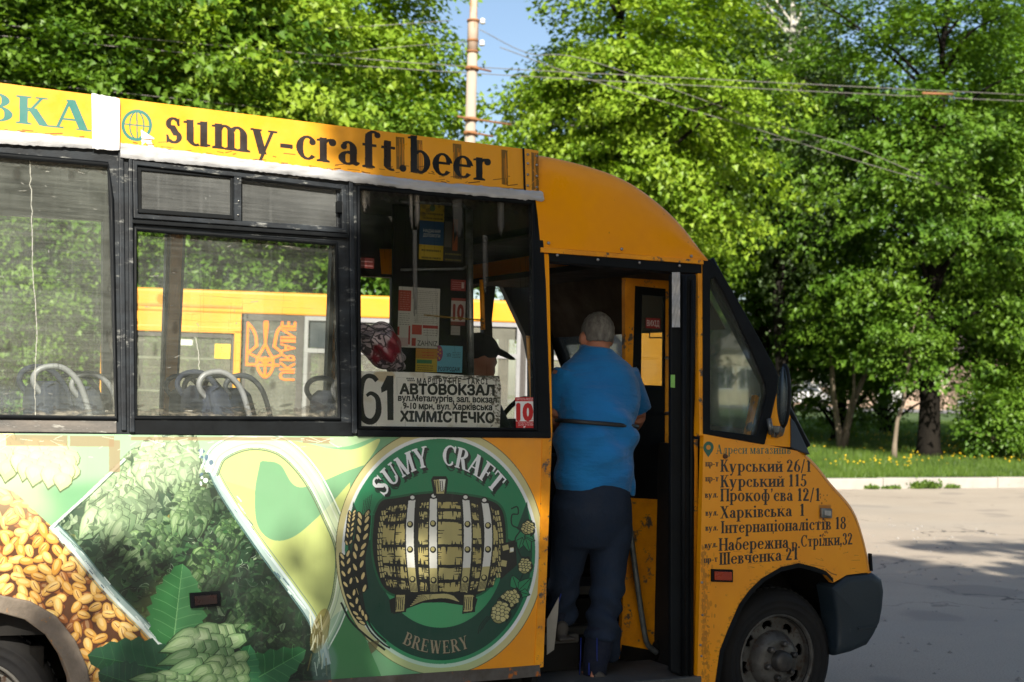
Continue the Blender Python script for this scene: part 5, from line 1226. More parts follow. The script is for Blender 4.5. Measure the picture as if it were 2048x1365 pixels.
def make_tree(seed, R, Hc, ncl, per, size, r0, leaf, bark, lean=(0, 0), csz=(.42, .9), flat=.45, hang=0, nb=26):
    root = empty('tree_prototype', (0, 0, 0))
    P_, nr_, dv, s_, rn, C_ = crown_data(seed, R, ncl, per, size, csz=csz, flat=flat, hang=hang)
    me = leaves_mesh('crown', P_, nr_, dv, s_, leaf, MAPLE, rn)
    o = bpy.data.objects.new('crown', me); COL.objects.link(o); o.parent = root; o.location = (lean[0]*Hc, lean[1]*Hc, Hc)
    loc(tree_wood(seed+50, Hc-R[2], Hc, C_, r0, bark, nb, lean).build('trunk', bark, root)); return root
PROT = {}
def plant(kind, name, x, y, label, cat='tree', group=None, s=1.0, rz=0.0, z=None, sz=None):
    r = copytree(PROT[kind]); r.name = name
    r.location = (x, y, zt(y)-.05 if z is None else z); r.rotation_euler = (0, 0, rz); r.scale = (s, s, sz or s); tag(r, label, cat, group); return r
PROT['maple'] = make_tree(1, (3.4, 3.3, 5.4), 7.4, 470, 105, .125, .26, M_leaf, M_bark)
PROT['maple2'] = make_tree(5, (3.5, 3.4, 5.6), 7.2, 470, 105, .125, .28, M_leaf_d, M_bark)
PROT['lowmaple'] = make_tree(9, (3.2, 3.0, 3.6), 4.0, 440, 90, .11, .24, M_leaf_d, M_bark)
PROT['birch'] = make_tree(14, (2.3, 2.3, 5.2), 8.0, 300, 60, .10, .17, M_leaf_b, M_birch, csz=(.35, .7), flat=1.3, hang=.55)
PROT['sapling'] = make_tree(21, (1.2, 1.1, 1.2), 3.0, 70, 70, .09, .06, M_leaf_d, M_bark_l, lean=(.12, 0), csz=(.3, .5), nb=10)
PROT['shrub'] = make_tree(31, (1.25, 1.1, 1.1), 1.05, 120, 70, .09, .035, M_leaf_d, M_bark_l, csz=(.28, .5), flat=.6, nb=10)
def GX(px, y): return float(Y(px, 700, y)[0])
T_ = [
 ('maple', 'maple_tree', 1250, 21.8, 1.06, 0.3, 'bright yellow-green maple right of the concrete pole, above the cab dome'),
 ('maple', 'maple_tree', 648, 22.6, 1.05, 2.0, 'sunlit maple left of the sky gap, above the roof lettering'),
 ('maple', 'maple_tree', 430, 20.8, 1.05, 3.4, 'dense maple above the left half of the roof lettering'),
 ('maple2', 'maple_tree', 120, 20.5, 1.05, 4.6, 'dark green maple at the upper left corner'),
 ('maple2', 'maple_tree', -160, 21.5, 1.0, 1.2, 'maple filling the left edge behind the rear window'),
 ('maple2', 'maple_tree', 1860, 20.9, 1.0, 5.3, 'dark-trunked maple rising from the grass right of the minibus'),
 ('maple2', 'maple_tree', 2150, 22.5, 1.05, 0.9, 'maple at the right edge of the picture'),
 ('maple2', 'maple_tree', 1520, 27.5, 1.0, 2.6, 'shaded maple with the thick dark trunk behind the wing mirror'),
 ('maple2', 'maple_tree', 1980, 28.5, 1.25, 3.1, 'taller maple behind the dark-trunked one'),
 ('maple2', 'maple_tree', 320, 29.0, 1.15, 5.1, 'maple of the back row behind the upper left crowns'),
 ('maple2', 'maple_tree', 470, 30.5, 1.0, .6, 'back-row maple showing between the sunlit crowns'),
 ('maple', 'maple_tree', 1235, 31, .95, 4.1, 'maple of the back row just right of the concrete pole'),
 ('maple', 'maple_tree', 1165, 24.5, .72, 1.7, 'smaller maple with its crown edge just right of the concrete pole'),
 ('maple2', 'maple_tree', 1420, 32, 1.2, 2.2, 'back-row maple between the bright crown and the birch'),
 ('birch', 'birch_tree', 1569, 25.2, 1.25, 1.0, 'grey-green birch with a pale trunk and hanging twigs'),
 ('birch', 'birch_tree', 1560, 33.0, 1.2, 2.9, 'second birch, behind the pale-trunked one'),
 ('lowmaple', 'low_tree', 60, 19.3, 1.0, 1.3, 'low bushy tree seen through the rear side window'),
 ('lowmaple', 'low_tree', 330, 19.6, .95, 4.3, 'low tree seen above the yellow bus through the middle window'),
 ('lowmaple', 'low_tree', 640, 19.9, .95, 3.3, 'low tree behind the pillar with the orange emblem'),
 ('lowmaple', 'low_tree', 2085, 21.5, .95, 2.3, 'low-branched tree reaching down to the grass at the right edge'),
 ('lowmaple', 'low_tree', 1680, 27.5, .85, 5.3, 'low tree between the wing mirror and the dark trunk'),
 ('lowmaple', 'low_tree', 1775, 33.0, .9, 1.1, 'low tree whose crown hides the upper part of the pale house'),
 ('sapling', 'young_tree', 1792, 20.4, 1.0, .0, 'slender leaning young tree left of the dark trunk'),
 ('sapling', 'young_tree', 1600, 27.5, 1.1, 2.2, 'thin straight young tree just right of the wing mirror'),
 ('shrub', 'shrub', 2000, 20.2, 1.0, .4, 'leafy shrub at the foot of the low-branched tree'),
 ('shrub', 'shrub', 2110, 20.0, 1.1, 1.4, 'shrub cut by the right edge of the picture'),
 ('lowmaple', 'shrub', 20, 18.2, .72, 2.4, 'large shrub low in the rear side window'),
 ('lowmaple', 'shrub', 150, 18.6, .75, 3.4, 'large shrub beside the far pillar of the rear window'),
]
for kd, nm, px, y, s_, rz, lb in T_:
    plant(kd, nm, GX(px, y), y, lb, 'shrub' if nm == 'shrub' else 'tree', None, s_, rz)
# forked small tree with two pale stems
fk = empty('forked_tree', (GX(1684, 24), 24, zt(24)-.05), 'small tree forking into crooked pale stems in the dandelion grass', 'tree')
mb = MB(); mb.tube([(0, 0, 0), (-.06, 0, .5), (-.2, .1, 1.6), (-.3, .1, 2.9), (-.1, .2, 4)], [.10, .08, .07, .05, .02], 8); mb.tube([(.08, 0, 0), (.2, 0, .6), (.5, .1, 1.3), (1.05, .2, 2.2), (1.3, .2, 3.6)], [.13, .10, .08, .06, .02], 8); mb.tube([(.12, 0, .5), (.35, -.1, 1.6), (.4, 0, 2.6)], [.07, .05, .02], 8)
loc(mb.build('trunk', M_bark_l, fk))
P_, nr_, dv, s_, rn, C_ = crown_data(44, (1.7, 1.4, 1.2), 120, 36, .13, csz=(.3, .6)); o = bpy.data.objects.new('crown', leaves_mesh('crown', P_, nr_, dv, s_, M_leaf_d, MAPLE, rn)); COL.objects.link(o); o.parent = fk; o.location = (.3, .1, 3.3)
# grass blades and dandelions
qg = np.random.default_rng(5)
def blades(name, n_, y0, y1, x0f, x1f, h, wd, m_):
    y = y0+(y1-y0)*qg.random(n_)**1.5; x = x0f(y)+(x1f(y)-x0f(y))*qg.random(n_)
    P_ = np.stack([x, y, zt(KY)+np.maximum(0, y-KY)*.021+.0], 1); a = qg.uniform(0, 2*pi, n_); nr_ = np.stack([np.cos(a), np.sin(a), .2*qg.normal(size=n_)], 1)
    dv = np.stack([.35*qg.normal(size=n_), .35*qg.normal(size=n_), np.ones(n_)], 1)
    me = leaves_mesh(name, P_, nr_, dv, h*qg.uniform(.5, 1.4, n_)*(1+.02*(y-KY)), m_, [(-wd, 0), (wd, 0), (0.02, 1.0)], qg.random(n_))
    o = bpy.data.objects.new(name, me); COL.objects.link(o); tag(o, kind='stuff'); return o
xl = lambda y: np.interp(y, [15, 20, 30, 45], [GX(1400, 15), GX(1400, 20), GX(1380, 30), GX(1360, 45)]); xr_ = lambda y: np.interp(y, [15, 20, 30, 45], [GX(2200, 15), GX(2200, 20), GX(2200, 30), GX(2200, 45)])
M_grass = leaf_mat('grass_blade', (.07, .14, .02), (.15, .23, .035), (.06, .11, .02), .35)
blades('grass', 90000, KY+.22, 44, xl, xr_, .12, .05, M_grass)
blades('grass', 12000, KY+.22, 22, lambda y: -12+0*y, xl, .12, .05, M_grass)
M_dand = mat('dandelion_yellow', (.80, .58, .01), .8, 0, (.7, .42, .01), 9, bmp=0)
d = MB()
dcl = [(KY+1.6+qg.random()**.8*16, qg.random()) for _ in range(44)]
for k in range(1000):
    y = KY+.6+abs(qg.normal())*.7+qg.random()**.8*14; y = y if y > 17.2 or qg.random() < .06 else y+5
    if qg.random() < .35: continue
    yc, xc = dcl[qg.integers(44)]; y = y if k % 5 == 0 else max(KY+.5, yc+qg.normal()*.45)
    x = xl(y)+(xr_(y)-xl(y))*(qg.random() if k % 5 == 0 else xc)+(0 if k % 5 == 0 else qg.normal()*.7); z = zt(y)+qg.uniform(.06, .16); r = qg.uniform(.014, .032)
    d.add([(x+r*cos(a), y+r*sin(a)*.8, z+.006*cos(a*2)) for a in np.arange(6)*pi/3]+[(x, y-.01, z+r*.8), (x, y, z-r*.7)], [(i, (i+1) % 6, 6) for i in range(6)]+[((i+1) % 6, i, 7) for i in range(6)])
tag(d.build('dandelions', M_dand, fixn=False), kind='stuff')
# weeds in the kerb joint
for px, w_, h_, lb in ((1850, .32, .17, 'largest tuft of weeds at the foot of the kerb'), (1745, .14, .06, 'small tuft of weeds at the kerb nearest the minibus nose'), (1785, .16, .05, 'low tuft of weeds second along the kerb'), (1905, .14, .06, 'small tuft of weeds right of the largest one')):
    n_ = int(500*w_/.3); P_ = np.stack([qg.normal(size=n_)*w_*.5, -np.abs(qg.normal(size=n_))*.05, np.abs(qg.normal(size=n_))*h_*.35], 1)
    me = leaves_mesh('weed_tuft', P_, qg.normal(size=(n_, 3))+arr([0, -.6, .8]), qg.normal(size=(n_, 3))*.6+arr([0, 0, 1]), qg.uniform(.03, .07, n_), M_grass, MAPLE, qg.random(n_))
    o = bpy.data.objects.new('weed_tuft', me); COL.objects.link(o); o.location = (GX(px, KY), KY-.02, .0); tag(o, lb, 'plant')
# ------------------------------------------------------------------ pole and wires
YP = 17.3
pt = lambda px, py, y=YP: V(Y(px, py, y))
px_, _, _ = pt(942, 400); zg = zt(YP)
pole = empty('utility_pole', (px_, YP, zg), 'tall weathered concrete pole with rusty clamps and cross bars', 'pole')
ztop = pt(948, -60)[2]; z1 = pt(944, 100)[2]; bx_ = pt(940, 290)[0]
M_conc = mat('weathered_concrete', (.40, .33, .26), .9, 0, (.32, .27, .22), 3, (1, 1, .3), .3, .65, .4, 14, .02, (.30, .16, .09), 5, .62, .72)
M_rust = mat('rusty_steel', (.30, .13, .05), .85, 0, (.16, .08, .04), 8, bmp=.3)
axx = lambda z: bx_+(pt(946, 60)[0]-bx_)*(z-pt(940, 290)[2])/(pt(946, 60)[2]-pt(940, 290)[2])
lp = lambda z, dx=0, dy=0: (axx(z)+dx-px_, dy, z-zg)
loc(MB().tube([lp(zg), lp(z1)], [.120, .090], 16).build('shaft', M_conc, pole))
loc(MB().tube([lp(z1-.05), lp(pt(944, 40)[2]), lp(pt(944, 36)[2]), lp(ztop+.8)], [.097, .097, .07, .048], 12).build('steel_top', mat('rust_streaked_paint', (.46, .38, .31), .8, 0, (.34, .24, .17), 4, (1, 1, .3), .3, .65, .4, 14, .02, (.36, .15, .06), 6, .52, .60), pole))
for py, w_ in ((104, .108), (42, .115), (82, .108)): z = pt(944, py)[2]; loc(MB().tube([lp(z-.02), lp(z+.02)], [w_, w_], 14).build('clamp', M_rust, pole))
for py, a_, b_ in ((240, -.32, .75), (138, -.08, .32), (268, -.12, .39)):
    z = pt(944, py)[2]; loc(MB().tube([lp(z, a_, -.125), lp(z-.03, b_, -.125)], .018, 8).build('cross_bar', M_rust, pole)); loc(MB().tube([lp(z-.03), lp(z+.03)], [.127, .127], 14).build('clamp', M_rust, pole))
M_porc = mat('white_porcelain', (.78, .77, .74), .2, 0, (.6, .6, .58), 9, bmp=0)
for py in (42, 86): z = pt(944, py)[2]; p = lp(z, .148, -.08); loc(MB().lathe([(0, -.05), (.04, -.05), (.055, -.02), (.03, 0), (.055, .02), (.03, .05), (0, .06)], p, 'z', 12).build('insulator', M_porc, pole))
M_wire = mat('grey_wire', (.22, .21, .19), .6, .2, (.15, .14, .13), 5, bmp=0)
def wire(pts, y, r, lab, y2=None, m_=None):
    y2 = y if y2 is None else y2; n_ = len(pts)-1
    P3 = [arr(pt(a, b_, y+(y2-y)*i/n_)) for i, (a, b_) in enumerate(pts)]; P3 = bez(P3, 6)
    o = MB().tube(P3, r, 6).build('overhead_wire', m_ or M_wire); tag(o, lab, 'wire', 'overhead wires')
wire([(-500, 6), (0, 50), (440, 92), (880, 130), (1400, 158), (2048, 190), (2500, 209)], 18, 0.0083, 'upper of the two long wires crossing the whole picture')
wire([(-500, 30), (0, 72), (440, 112), (880, 143), (1400, 172), (2048, 203), (2500, 222)], 18, 0.0083, 'lower of the two long wires crossing the whole picture')
wire([(910, 240), (1150, 252), (1500, 276), (2048, 309), (2500, 333)], 22, 0.0097, 'wire running right from the rusty cross bar of the pole')
wire([(960, 60), (1060, 108), (1180, 122), (1525, 242), (1700, 292), (1890, 372)], 19, 0.0083, 'slanting wire that ends in the right-hand foliage, upper one')
wire([(1000, 95), (1180, 160), (1510, 258), (1700, 318), (1980, 400)], 19, 0.0090, 'slanting wire below and beside the upper slanting one')
wire([(575, 61), (720, 54), (900, 42)], 18.6, 0.0075, 'short pale wire above the roof lettering, rising to the right')
wire([(600, 120), (760, 98), (930, 84)], 18.6, 0.0060, 'thin stay wire meeting the long wires left of the pole')
wire([(-300, 148), (0, 162), (200, 182), (520, 215)], 18, 0.0067, 'wire just above the roof edge at the upper left')
MB_ = MB().tube([pt(1845, 187, 17.9), pt(1905, 189, 17.9)], .03, 8).build('wire_splice', M_rust); tag(MB_, 'rusty sleeve clamped on the upper long wire at the right', 'wire clamp')
# ------------------------------------------------------------------ houses and cars across the far road
M_wall = mat('cream_render', (.52, .44, .33), .9, 0, (.44, .36, .26), 2); M_wall2 = mat('pinkish_brick', (.46, .33, .25), .9, 0, (.38, .27, .2), 5)
M_roof = mat('slate_roof', (.16, .13, .11), .9, 0, (.10, .09, .08), 4, bmp=.3); M_win = mat('house_glass', (.04, .05, .06), .1, 0, (.08, .09, .1), 3, bmp=0)
M_wf = mat('white_frame', (.75, .74, .7), .5, 0, (.65, .64, .6), 6, bmp=0)
def house(px0, px1, y, h, m_, label, nw=3, dz=0):
    x0, x1 = GX(px0, y), GX(px1, y); w_ = x1-x0; z0 = zt(67.4)+dz
    r = empty('house', (x0, y, z0)); tag(r, label, 'house')
    body = loc(MB().box((0, 0, 0), (w_, 7, h)).build('wall', m_, r))
    loc(MB().add([(-.4, -.5, h), (w_+.4, -.5, h), (w_+.4, 7.5, h), (-.4, 7.5, h), (.6, 3.5, h+2.2), (w_-.6, 3.5, h+2.2)], [(0, 1, 5, 4), (2, 3, 4, 5), (1, 2, 5), (3, 0, 4), (0, 3, 2, 1)]).build('roof', M_roof, r))
    loc(MB().box((w_*.6, 3, h+1.2), (w_*.6+.6, 3.6, h+2.9)).build('chimney', M_wall2, r))
    for i in range(nw):
        cx_ = w_*(i+.7)/(nw+.4); f_ = loc(MB().box((cx_-.65, -.06, 1.0), (cx_+.65, -.003, 2.6)).build('window', M_wf, r))
        for sx in (-1, 1):
            p_ = MB().box((cx_+sx*.3-.26, -.075, 1.1), (cx_+sx*.3+.26, -.062, 2.5)).build('pane', M_win); p_.parent = f_
    return r
house(1380, 1560, 74, 3.8, M_wall, 'cream house seen through the cab side window', 4)
house(1590, 1690, 78, 4.6, M_wall2, 'brick-coloured house behind the thin young tree', 3)
house(1730, 1900, 75, 3.4, M_wall, 'pale house glimpsed between the forked tree and the dark trunk', 3)
house(1935, 2120, 80, 4.6, M_wall2, 'brick-coloured house glimpsed low at the right edge', 3)
fr = empty('garden_wall', (GX(1640, 70), 70, zt(67)), 'low pale garden wall in front of the brick-coloured house', 'wall')
loc(MB().box((0, 0, 0), (GX(1900, 70)-GX(1640, 70), .25, 1.3)).build('wall_face', M_wall2, fr)); loc(MB().box((5.0, -.05, 0), (7.4, -.01, 2.2)).build('gate', M_wf, fr))
def small_car(px, y, z, col, label, rz=0):
    r = empty('parked_car', (GX(px, y), y, z), rz=rz); tag(r, label, 'car')
    prof = [(0, .35), (0, .8), (.25, .95), (.95, 1.02), (1.45, 1.45), (2.75, 1.48), (3.4, 1.0), (4.1, .9), (4.25, .6), (4.2, .35)]
    mb = MB(); mb.slab([(x, 0, z_) for x, z_ in prof], (), (0, 1, 0), 1.65); loc(mb.build('body', col, r, bevel=.08, bseg=3))
    loc(MB().slab([(x, -.004, z_) for x, z_ in [(1.1, 1.03), (1.5, 1.38), (2.7, 1.40), (3.2, 1.03)]], (), (0, 1, 0), .01).build('side_window', M_win, r))
    for x in (.8, 3.4):
        w_ = loc(MB().lathe([(0, 0), (.31, 0), (.32, .05), (.32, .18), (0, .18)], (x, -.02, .32), 'y', 24).build('wheel', M_tyre, r)); h_ = MB().lathe([(0, -.01), (.18, -.01), (.19, 0)], (x, -.02, .32), 'y', 16).build('hubcap', M_steel); h_.parent = w_
    return r
small_car(1560, 62, zt(62)+.03, mat('white_car_paint', (.75, .75, .74), .3, 0, (.68, .68, .66), 3, coat=.5, bmp=0), 'white car parked on the far road just right of the wing mirror')
small_car(1955, 63, zt(63)+.03, MATS['white_car_paint'], 'white car half hidden by leaves near the right edge', .05)
# ------------------------------------------------------------------ trees behind the camera that shade the cab end of the minibus
def side_hit(P_):     # where the sun carries a leaf's shadow on the bus side
    t = (0.0-P_[:, 1])/(-SUN[1]); return P_[:, 0]-SUN[0]*t, P_[:, 2]-SUN[2]*t
GAPS = [(872, 1085, .07, .13), (1097, 985, .05, .16), (930, 1240, .07, .03), (740, 930, .08, .06), (790, 1290, .04, .04)]  # openings cut in the crowns so sun patches land on these spots
GP = [(float(S(a, b_, 'L')[0]), float(S(a, b_, 'L')[2]), c_, d_) for a, b_, c_, d_ in GAPS]
for a, b_, y_, c_, d_ in ((1190, 838, .15, .105, .075), (1200, 1200, .2, .05, .09), (1300, 1120, .4, .0, .1)):     # light that falls on the man's back and knee
    hx_, hz_ = side_hit(Y(a, b_, y_)[None]); GP.append((float(hx_[0]), float(hz_[0]), c_, d_))
def shade_tree(seed, C0, R, ncl, per, size, label, edge=True):
    P_, nr_, dv, s_, rn, C_ = crown_data(seed, R, ncl, per, size, csz=(.4, .8), flat=.5)
    W_ = P_+arr(C0); X_, Z_ = side_hit(W_); q_ = np.random.default_rng(seed+1)
    lim = 2.32+.10*np.sin(Z_*5+1)+.07*np.sin(Z_*11)-np.clip(Z_-2.0, 0, 1)*.1+q_.normal(size=len(Z_))*.13  # crown edge trimmed to set where the shade on the bus begins
    k = (X_ > lim) | (Z_ < -.4)
    # a thin veil of leaves is kept to shade the lower left of the mural
    k |= (X_ < 2.3) & (X_ > .9) & (Z_ < .86+.12*np.sin(X_*6)) & (q_.random(len(Z_)) < .09)
    for gx_, gz_, rx0, rz0 in GP: k &= ((X_-gx_)/(rx0+.09))**2+((Z_-gz_)/(rz0+.09))**2 > 1+q_.normal(size=len(Z_))*.25
    k &= np.linalg.norm(W_-CAM, axis=1) > 1.2
    v_ = W_-CAM; z_ = v_@FW; k &= ~((z_ > 0) & (np.abs(v_@RT) < z_*.48) & (np.abs(v_@UP) < z_*.36))
    root = empty('shade_tree', (C0[0]+.5, C0[1]-.4, 0), label, 'tree')
    me = leaves_mesh('crown', (W_-arr([C0[0]+.5, C0[1]-.4, 0]))[k], nr_[k], dv[k], s_[k], M_leaf_d, MAPLE, rn[k]); o = bpy.data.objects.new('crown', me); COL.objects.link(o); o.parent = root
    loc(tree_wood(seed+9, C0[2]-R[2], C0[2], C_[(C_[:, 0] > 0)], .2, M_bark, 8).build('trunk', M_bark, root))
shade_tree(61, (-.1, -8.4, 7.7), (4.0, 3.3, 3.6), 620, 90, .21, 'unseen shade tree standing behind the photographer on the right')
shade_tree(62, (4.6, -8.9, 6.6), (4.0, 3.4, 3.9), 640, 90, .22, 'second unseen shade tree behind the photographer, further right')
shade_tree(63, (9.8, -9.5, 6.6), (4.4, 3.4, 3.9), 640, 90, .22, 'third unseen shade tree behind the photographer, beyond the frame on the right')
for r_ in PROT.values():
    for ch in list(r_.children): bpy.data.objects.remove(ch)
    bpy.data.objects.remove(r_)
# ------------------------------------------------------------------ second bus, yellow, beyond the minibus
BA = radians(-19.08); H2 = 2.8
nb = arr([-sin(BA), cos(BA), 0]); p0 = onpl(270, 577, (0, 0, 1), H2); kb = nb@p0; db = arr([cos(BA), sin(BA), 0])
b2 = empty('city_bus', (float(p0[0]), float(p0[1]), 0), 'large yellow bus parked beyond the minibus with an orange trident on its side glass', 'bus', rz=BA)
def Q(px, py, off=0.0):
    p = onpl(px, py, nb, kb-off)-p0; return (float(p@db), -off, float(p[2]+H2))
YEL = srgb(234, 158, 36)
M_yel = mat('yellow_bus_paint', YEL, .4, 0, srgb(224, 148, 30), 1.5, bmp=.02, coat=.3)
M_b2d = mat('bus_seal', (.05, .045, .042), .6, 0, (.08, .07, .065), 6, bmp=0)
M_b2g = mat('grey_window_frame', (.30, .30, .31), .5, .2, (.24, .24, .25), 5, bmp=0)
L2 = 6.9; u0 = -.38
def B2(name, a, b, m_, bevel=0, parent=None): o = MB().box(a, b).build(name, m_, None, bevel=bevel); o.parent = parent or b2; return o
zq = lambda py, px=480: Q(px, py)[2]
uq = lambda px, py=750: Q(px, py)[0]
zs_w, zt_w = zq(866), 2.50
du0, du1 = uq(262), uq(482)       # doorway leaf
wu0, wu1, wu2 = uq(484), uq(592), uq(606)
# body: skirt, roof coving, end walls, pillars
B2('skirt', (u0, 0, .32), (L2, .04, zs_w), M_yel); B2('roof_panel', (u0, .0, zt_w+.03), (L2, .04, H2), M_yel, .03)
B2('roof', (u0, .04, H2-.08), (L2, 2.4, H2+.02), M_yel, .05)
B2('end_wall', (u0, .04, .32), (u0+.05, 2.4, H2-.08), M_yel); B2('end_wall', (L2-.05, .04, .32), (L2, 2.4, H2-.08), M_yel)
B2('floor', (u0+.06, .05, .5), (L2-.06, 2.38, .6), M_dark)
B2('door_header', (uq(266), -.004, zq(664)), (wu0-.03, .036, zt_w+.028), M_yel); B2('cant_rail', (u0, -.012, zq(615)-.015), (wu0-.02, .03, zq(615)+.015), mat('yellow_rail', srgb(206, 140, 40), .5))
B2('door_frame', (uq(466), -.02, .4), (wu0-.025, .03, zq(662)), M_yel, .008); B2('door_frame', (u0, -.02, .4), (uq(240), .03, zq(662)), M_yel, .008)
B2('door_lintel', (u0, -.02, zq(668)), (wu0-.025, .02, zq(656)), M_yel, .008)
B2('door_seal', (uq(461), -.015, .42), (uq(466)-.002, .02, zq(672)), M_b2d); B2('door_seal', (uq(241), -.015, zq(678)), (uq(461)-.002, .02, zq(670)), M_b2d)
for py, a_ in ((720, 262), (786, 262)): B2('door_handrail', (uq(a_), .03, zq(py)-.014), (uq(455), .055, zq(py)+.014), mat('cream_rail', (.66, .62, .5), .4))
B2('door_glass', (uq(243), .004, .6), (uq(460), .010, zq(679)), M_glass_bus)
# pillar with the trident: glass pane with seal
B2('window_seal', (wu0, -.008, zs_w), (uq(490), .03, zt_w+.028), M_b2d); B2('window_seal', (uq(592), -.010, zs_w), (uq(605), .03, zt_w+.028), M_b2d); B2('window_seal', (wu0+.05, -.008, zt_w-.05), (uq(592)-.002, .03, zt_w+.028), M_b2d)
B2('window_glass', (uq(489), .004, zs_w), (uq(593), .010, zt_w-.04), M_glass_bus)
c0, c1 = Q(492, 628), Q(596, 764); cw, ch = c1[0]-c0[0], c0[2]-c1[2]
tc = Canvas(520, int(520*ch/cw), lambda p: np.stack([(p[:, 0]-492)/(596-492)*520, (p[:, 1]-628)/(764-628)*(520*ch/cw)], 1))
OR_ = (250, 122, 0); ux = lambda x: 470+x/5.252; uy = lambda y: 600+y/5.25
def TP(l): return arr([(ux(x), uy(y)) for x, y in l])
def ts(l, w_=30/5.25, n_=8): tc.stroke(bez(TP(l), n_), w_, OR_)
ts([(133, 235), (133, 705)], 6.4, 2); ts([(118, 690), (470, 690)], 5.6, 2); ts([(128, 240), (190, 310), (225, 400), (232, 500)], 5.6); ts([(232, 490), (190, 530), (150, 560), (200, 590), (250, 610)], 4.8); ts([(133, 560), (180, 555)], 4.6, 2)
ts([(480, 270), (440, 320), (420, 420), (410, 500)], 6.0); ts([(410, 490), (450, 520), (490, 560), (440, 595), (390, 610)], 4.8)
tc.poly(bez(TP([(320, 175), (338, 205), (348, 260), (336, 400), (330, 480), (310, 480), (305, 400), (294, 260), (303, 205), (320, 175)]), 6), OR_)
ts([(318, 470), (280, 550), (250, 620), (300, 650), (325, 690)], 5.2); ts([(322, 470), (360, 550), (395, 620), (350, 650), (318, 690)], 5.2)
ts([(245, 610), (245, 700), (280, 780), (328, 825)], 5.4); ts([(398, 610), (405, 700), (375, 780), (328, 825)], 5.4); ts([(325, 600), (325, 820)], 5.2, 2); ts([(230, 620), (415, 620)], 4.4, 2)
# the name of the country reads upwards, mirrored, as seen through the pane
TXT = 'UKRAINE'; y_ = 848
for ch_, hgt in zip(TXT, (108, 104, 92, 104, 46, 114, 96)):
    A_, B_, W_ = sans_edges(ch_, 0)
    f_ = lambda p_, y_=y_, hgt=hgt, W_=W_: np.stack([ux(632-p_[:, 1]*158), uy(y_-p_[:, 0]/W_*(hgt-14))], 1) if ch_ not in 'KRN' else np.stack([ux(632-p_[:, 1]*158), uy(y_-p_[:, 0]/W_*(hgt-14))], 1)
    g_ = (lambda p_: np.stack([2*ux(553)-f_(p_)[:, 0], f_(p_)[:, 1]], 1))
    for k_ in range(9):
        d_ = arr([cos(k_*pi/4), sin(k_*pi/4)])*arr([.02*W_/.7, .02])*(1 if k_ < 8 else 0); a_, b_ = tc.T(g_(A_+d_)), tc.T(g_(B_+d_)); r_ = tc.mask(a_, b_)
        if r_: tc.comp(*r_, OR_)
    y_ -= hgt
def alpha_mat(name, im, rough=.5):
    mt, n, b, L = nodes(name); t = N(n, 'TexImage', image=im, extension='CLIP'); L(t.outputs[0], b.inputs['Base Color']); L(t.outputs[1], b.inputs['Alpha']); b.inputs['Roughness'].default_value = rough; return mt
def card(name, c0, c1, y, m_, parent, th=.002):
    """flat printed sheet between two corners (upper left, lower right) in its parent's axes"""
    mb = MB().slab([(c0[0], y, c0[2]), (c1[0], y, c0[2]), (c1[0], y, c1[2]), (c0[0], y, c1[2])], (), (0, 1, 0), th)
    o = mb.build(name, m_, None, uv=lambda co: np.stack([(co[:, 0]-c0[0])/(c1[0]-c0[0]), (co[:, 2]-c1[2])/(c0[2]-c1[2])], 1)); o.parent = parent; return o
card('trident_sticker', c0, c1, -.004, alpha_mat('trident_print', tc.image('trident_sticker')), b2)
k0, k1 = Q(430, 688), Q(460, 718)
sc_ = Canvas(120, 120, lambda p: p*120, (240, 200, 50)); sc_.stroke([(.45, .3), (.45, .58), (.66, .58), (.7, .78)], .06, (60, 60, 40)); sc_.ell((.45, .22), .06, .06, (60, 60, 40)); sc_.stroke([(.36, .5), (.36, .72), (.5, .8), (.62, .7)], .045, (60, 60, 40))
card('wheelchair_sticker', k0, k1, .0, alpha_mat('wheelchair_print', sc_.image('wheelchair_sticker')), b2)
B2('paper_notice', (uq(353), .0, zq(694)), (uq(383), .003, zq(683)), M_wf)
# windows with grey frames and an opening light, repeated along the bus
def win2(a, b_):
    f_ = MB()
    for aa, bb in (((a, -.012, zs_w), (a+.05, .02, zt_w+.025)), ((b_-.05, -.012, zs_w), (b_, .02, zt_w+.025)), ((a+.05, -.012, zt_w-.03), (b_-.05, .02, zt_w+.025)), ((a+.05, -.012, zt_w-.44), (b_-.05, .02, zt_w-.38))): f_.box(aa, bb)
    o = f_.build('window', M_b2g); o.parent = b2
    p_ = MB().box((a+.05, .004, zs_w), (b_-.05, .010, zt_w-.44)).build('pane', M_glass_bus); p_.parent = o
    p_ = MB().box((a+.07, .000, zt_w-.37), (a+.07+(b_-a)*.45, .008, zt_w-.05)).build('vent_pane', M_win); p_.parent = o
    p_ = MB().box((a+.09+(b_-a)*.45, .004, zt_w-.37), (b_-.07, .010, zt_w-.05)).build('vent_pane', M_glass_bus); p_.parent = o
    p_ = MB().box((a+.05, -.02, zs_w), (a+.09, -.013, zt_w-.44)).build('rubber', M_b2d); p_.parent = o
a = wu2
while a < L2-1.0: win2(a, a+1.35); B2('pillar', (a+1.352, -.004, zs_w), (a+1.42, .03, zt_w+.028), M_b2d); a += 1.425
B2('side_panel', (a, .0, zs_w), (L2, .038, zt_w+.028), M_yel)
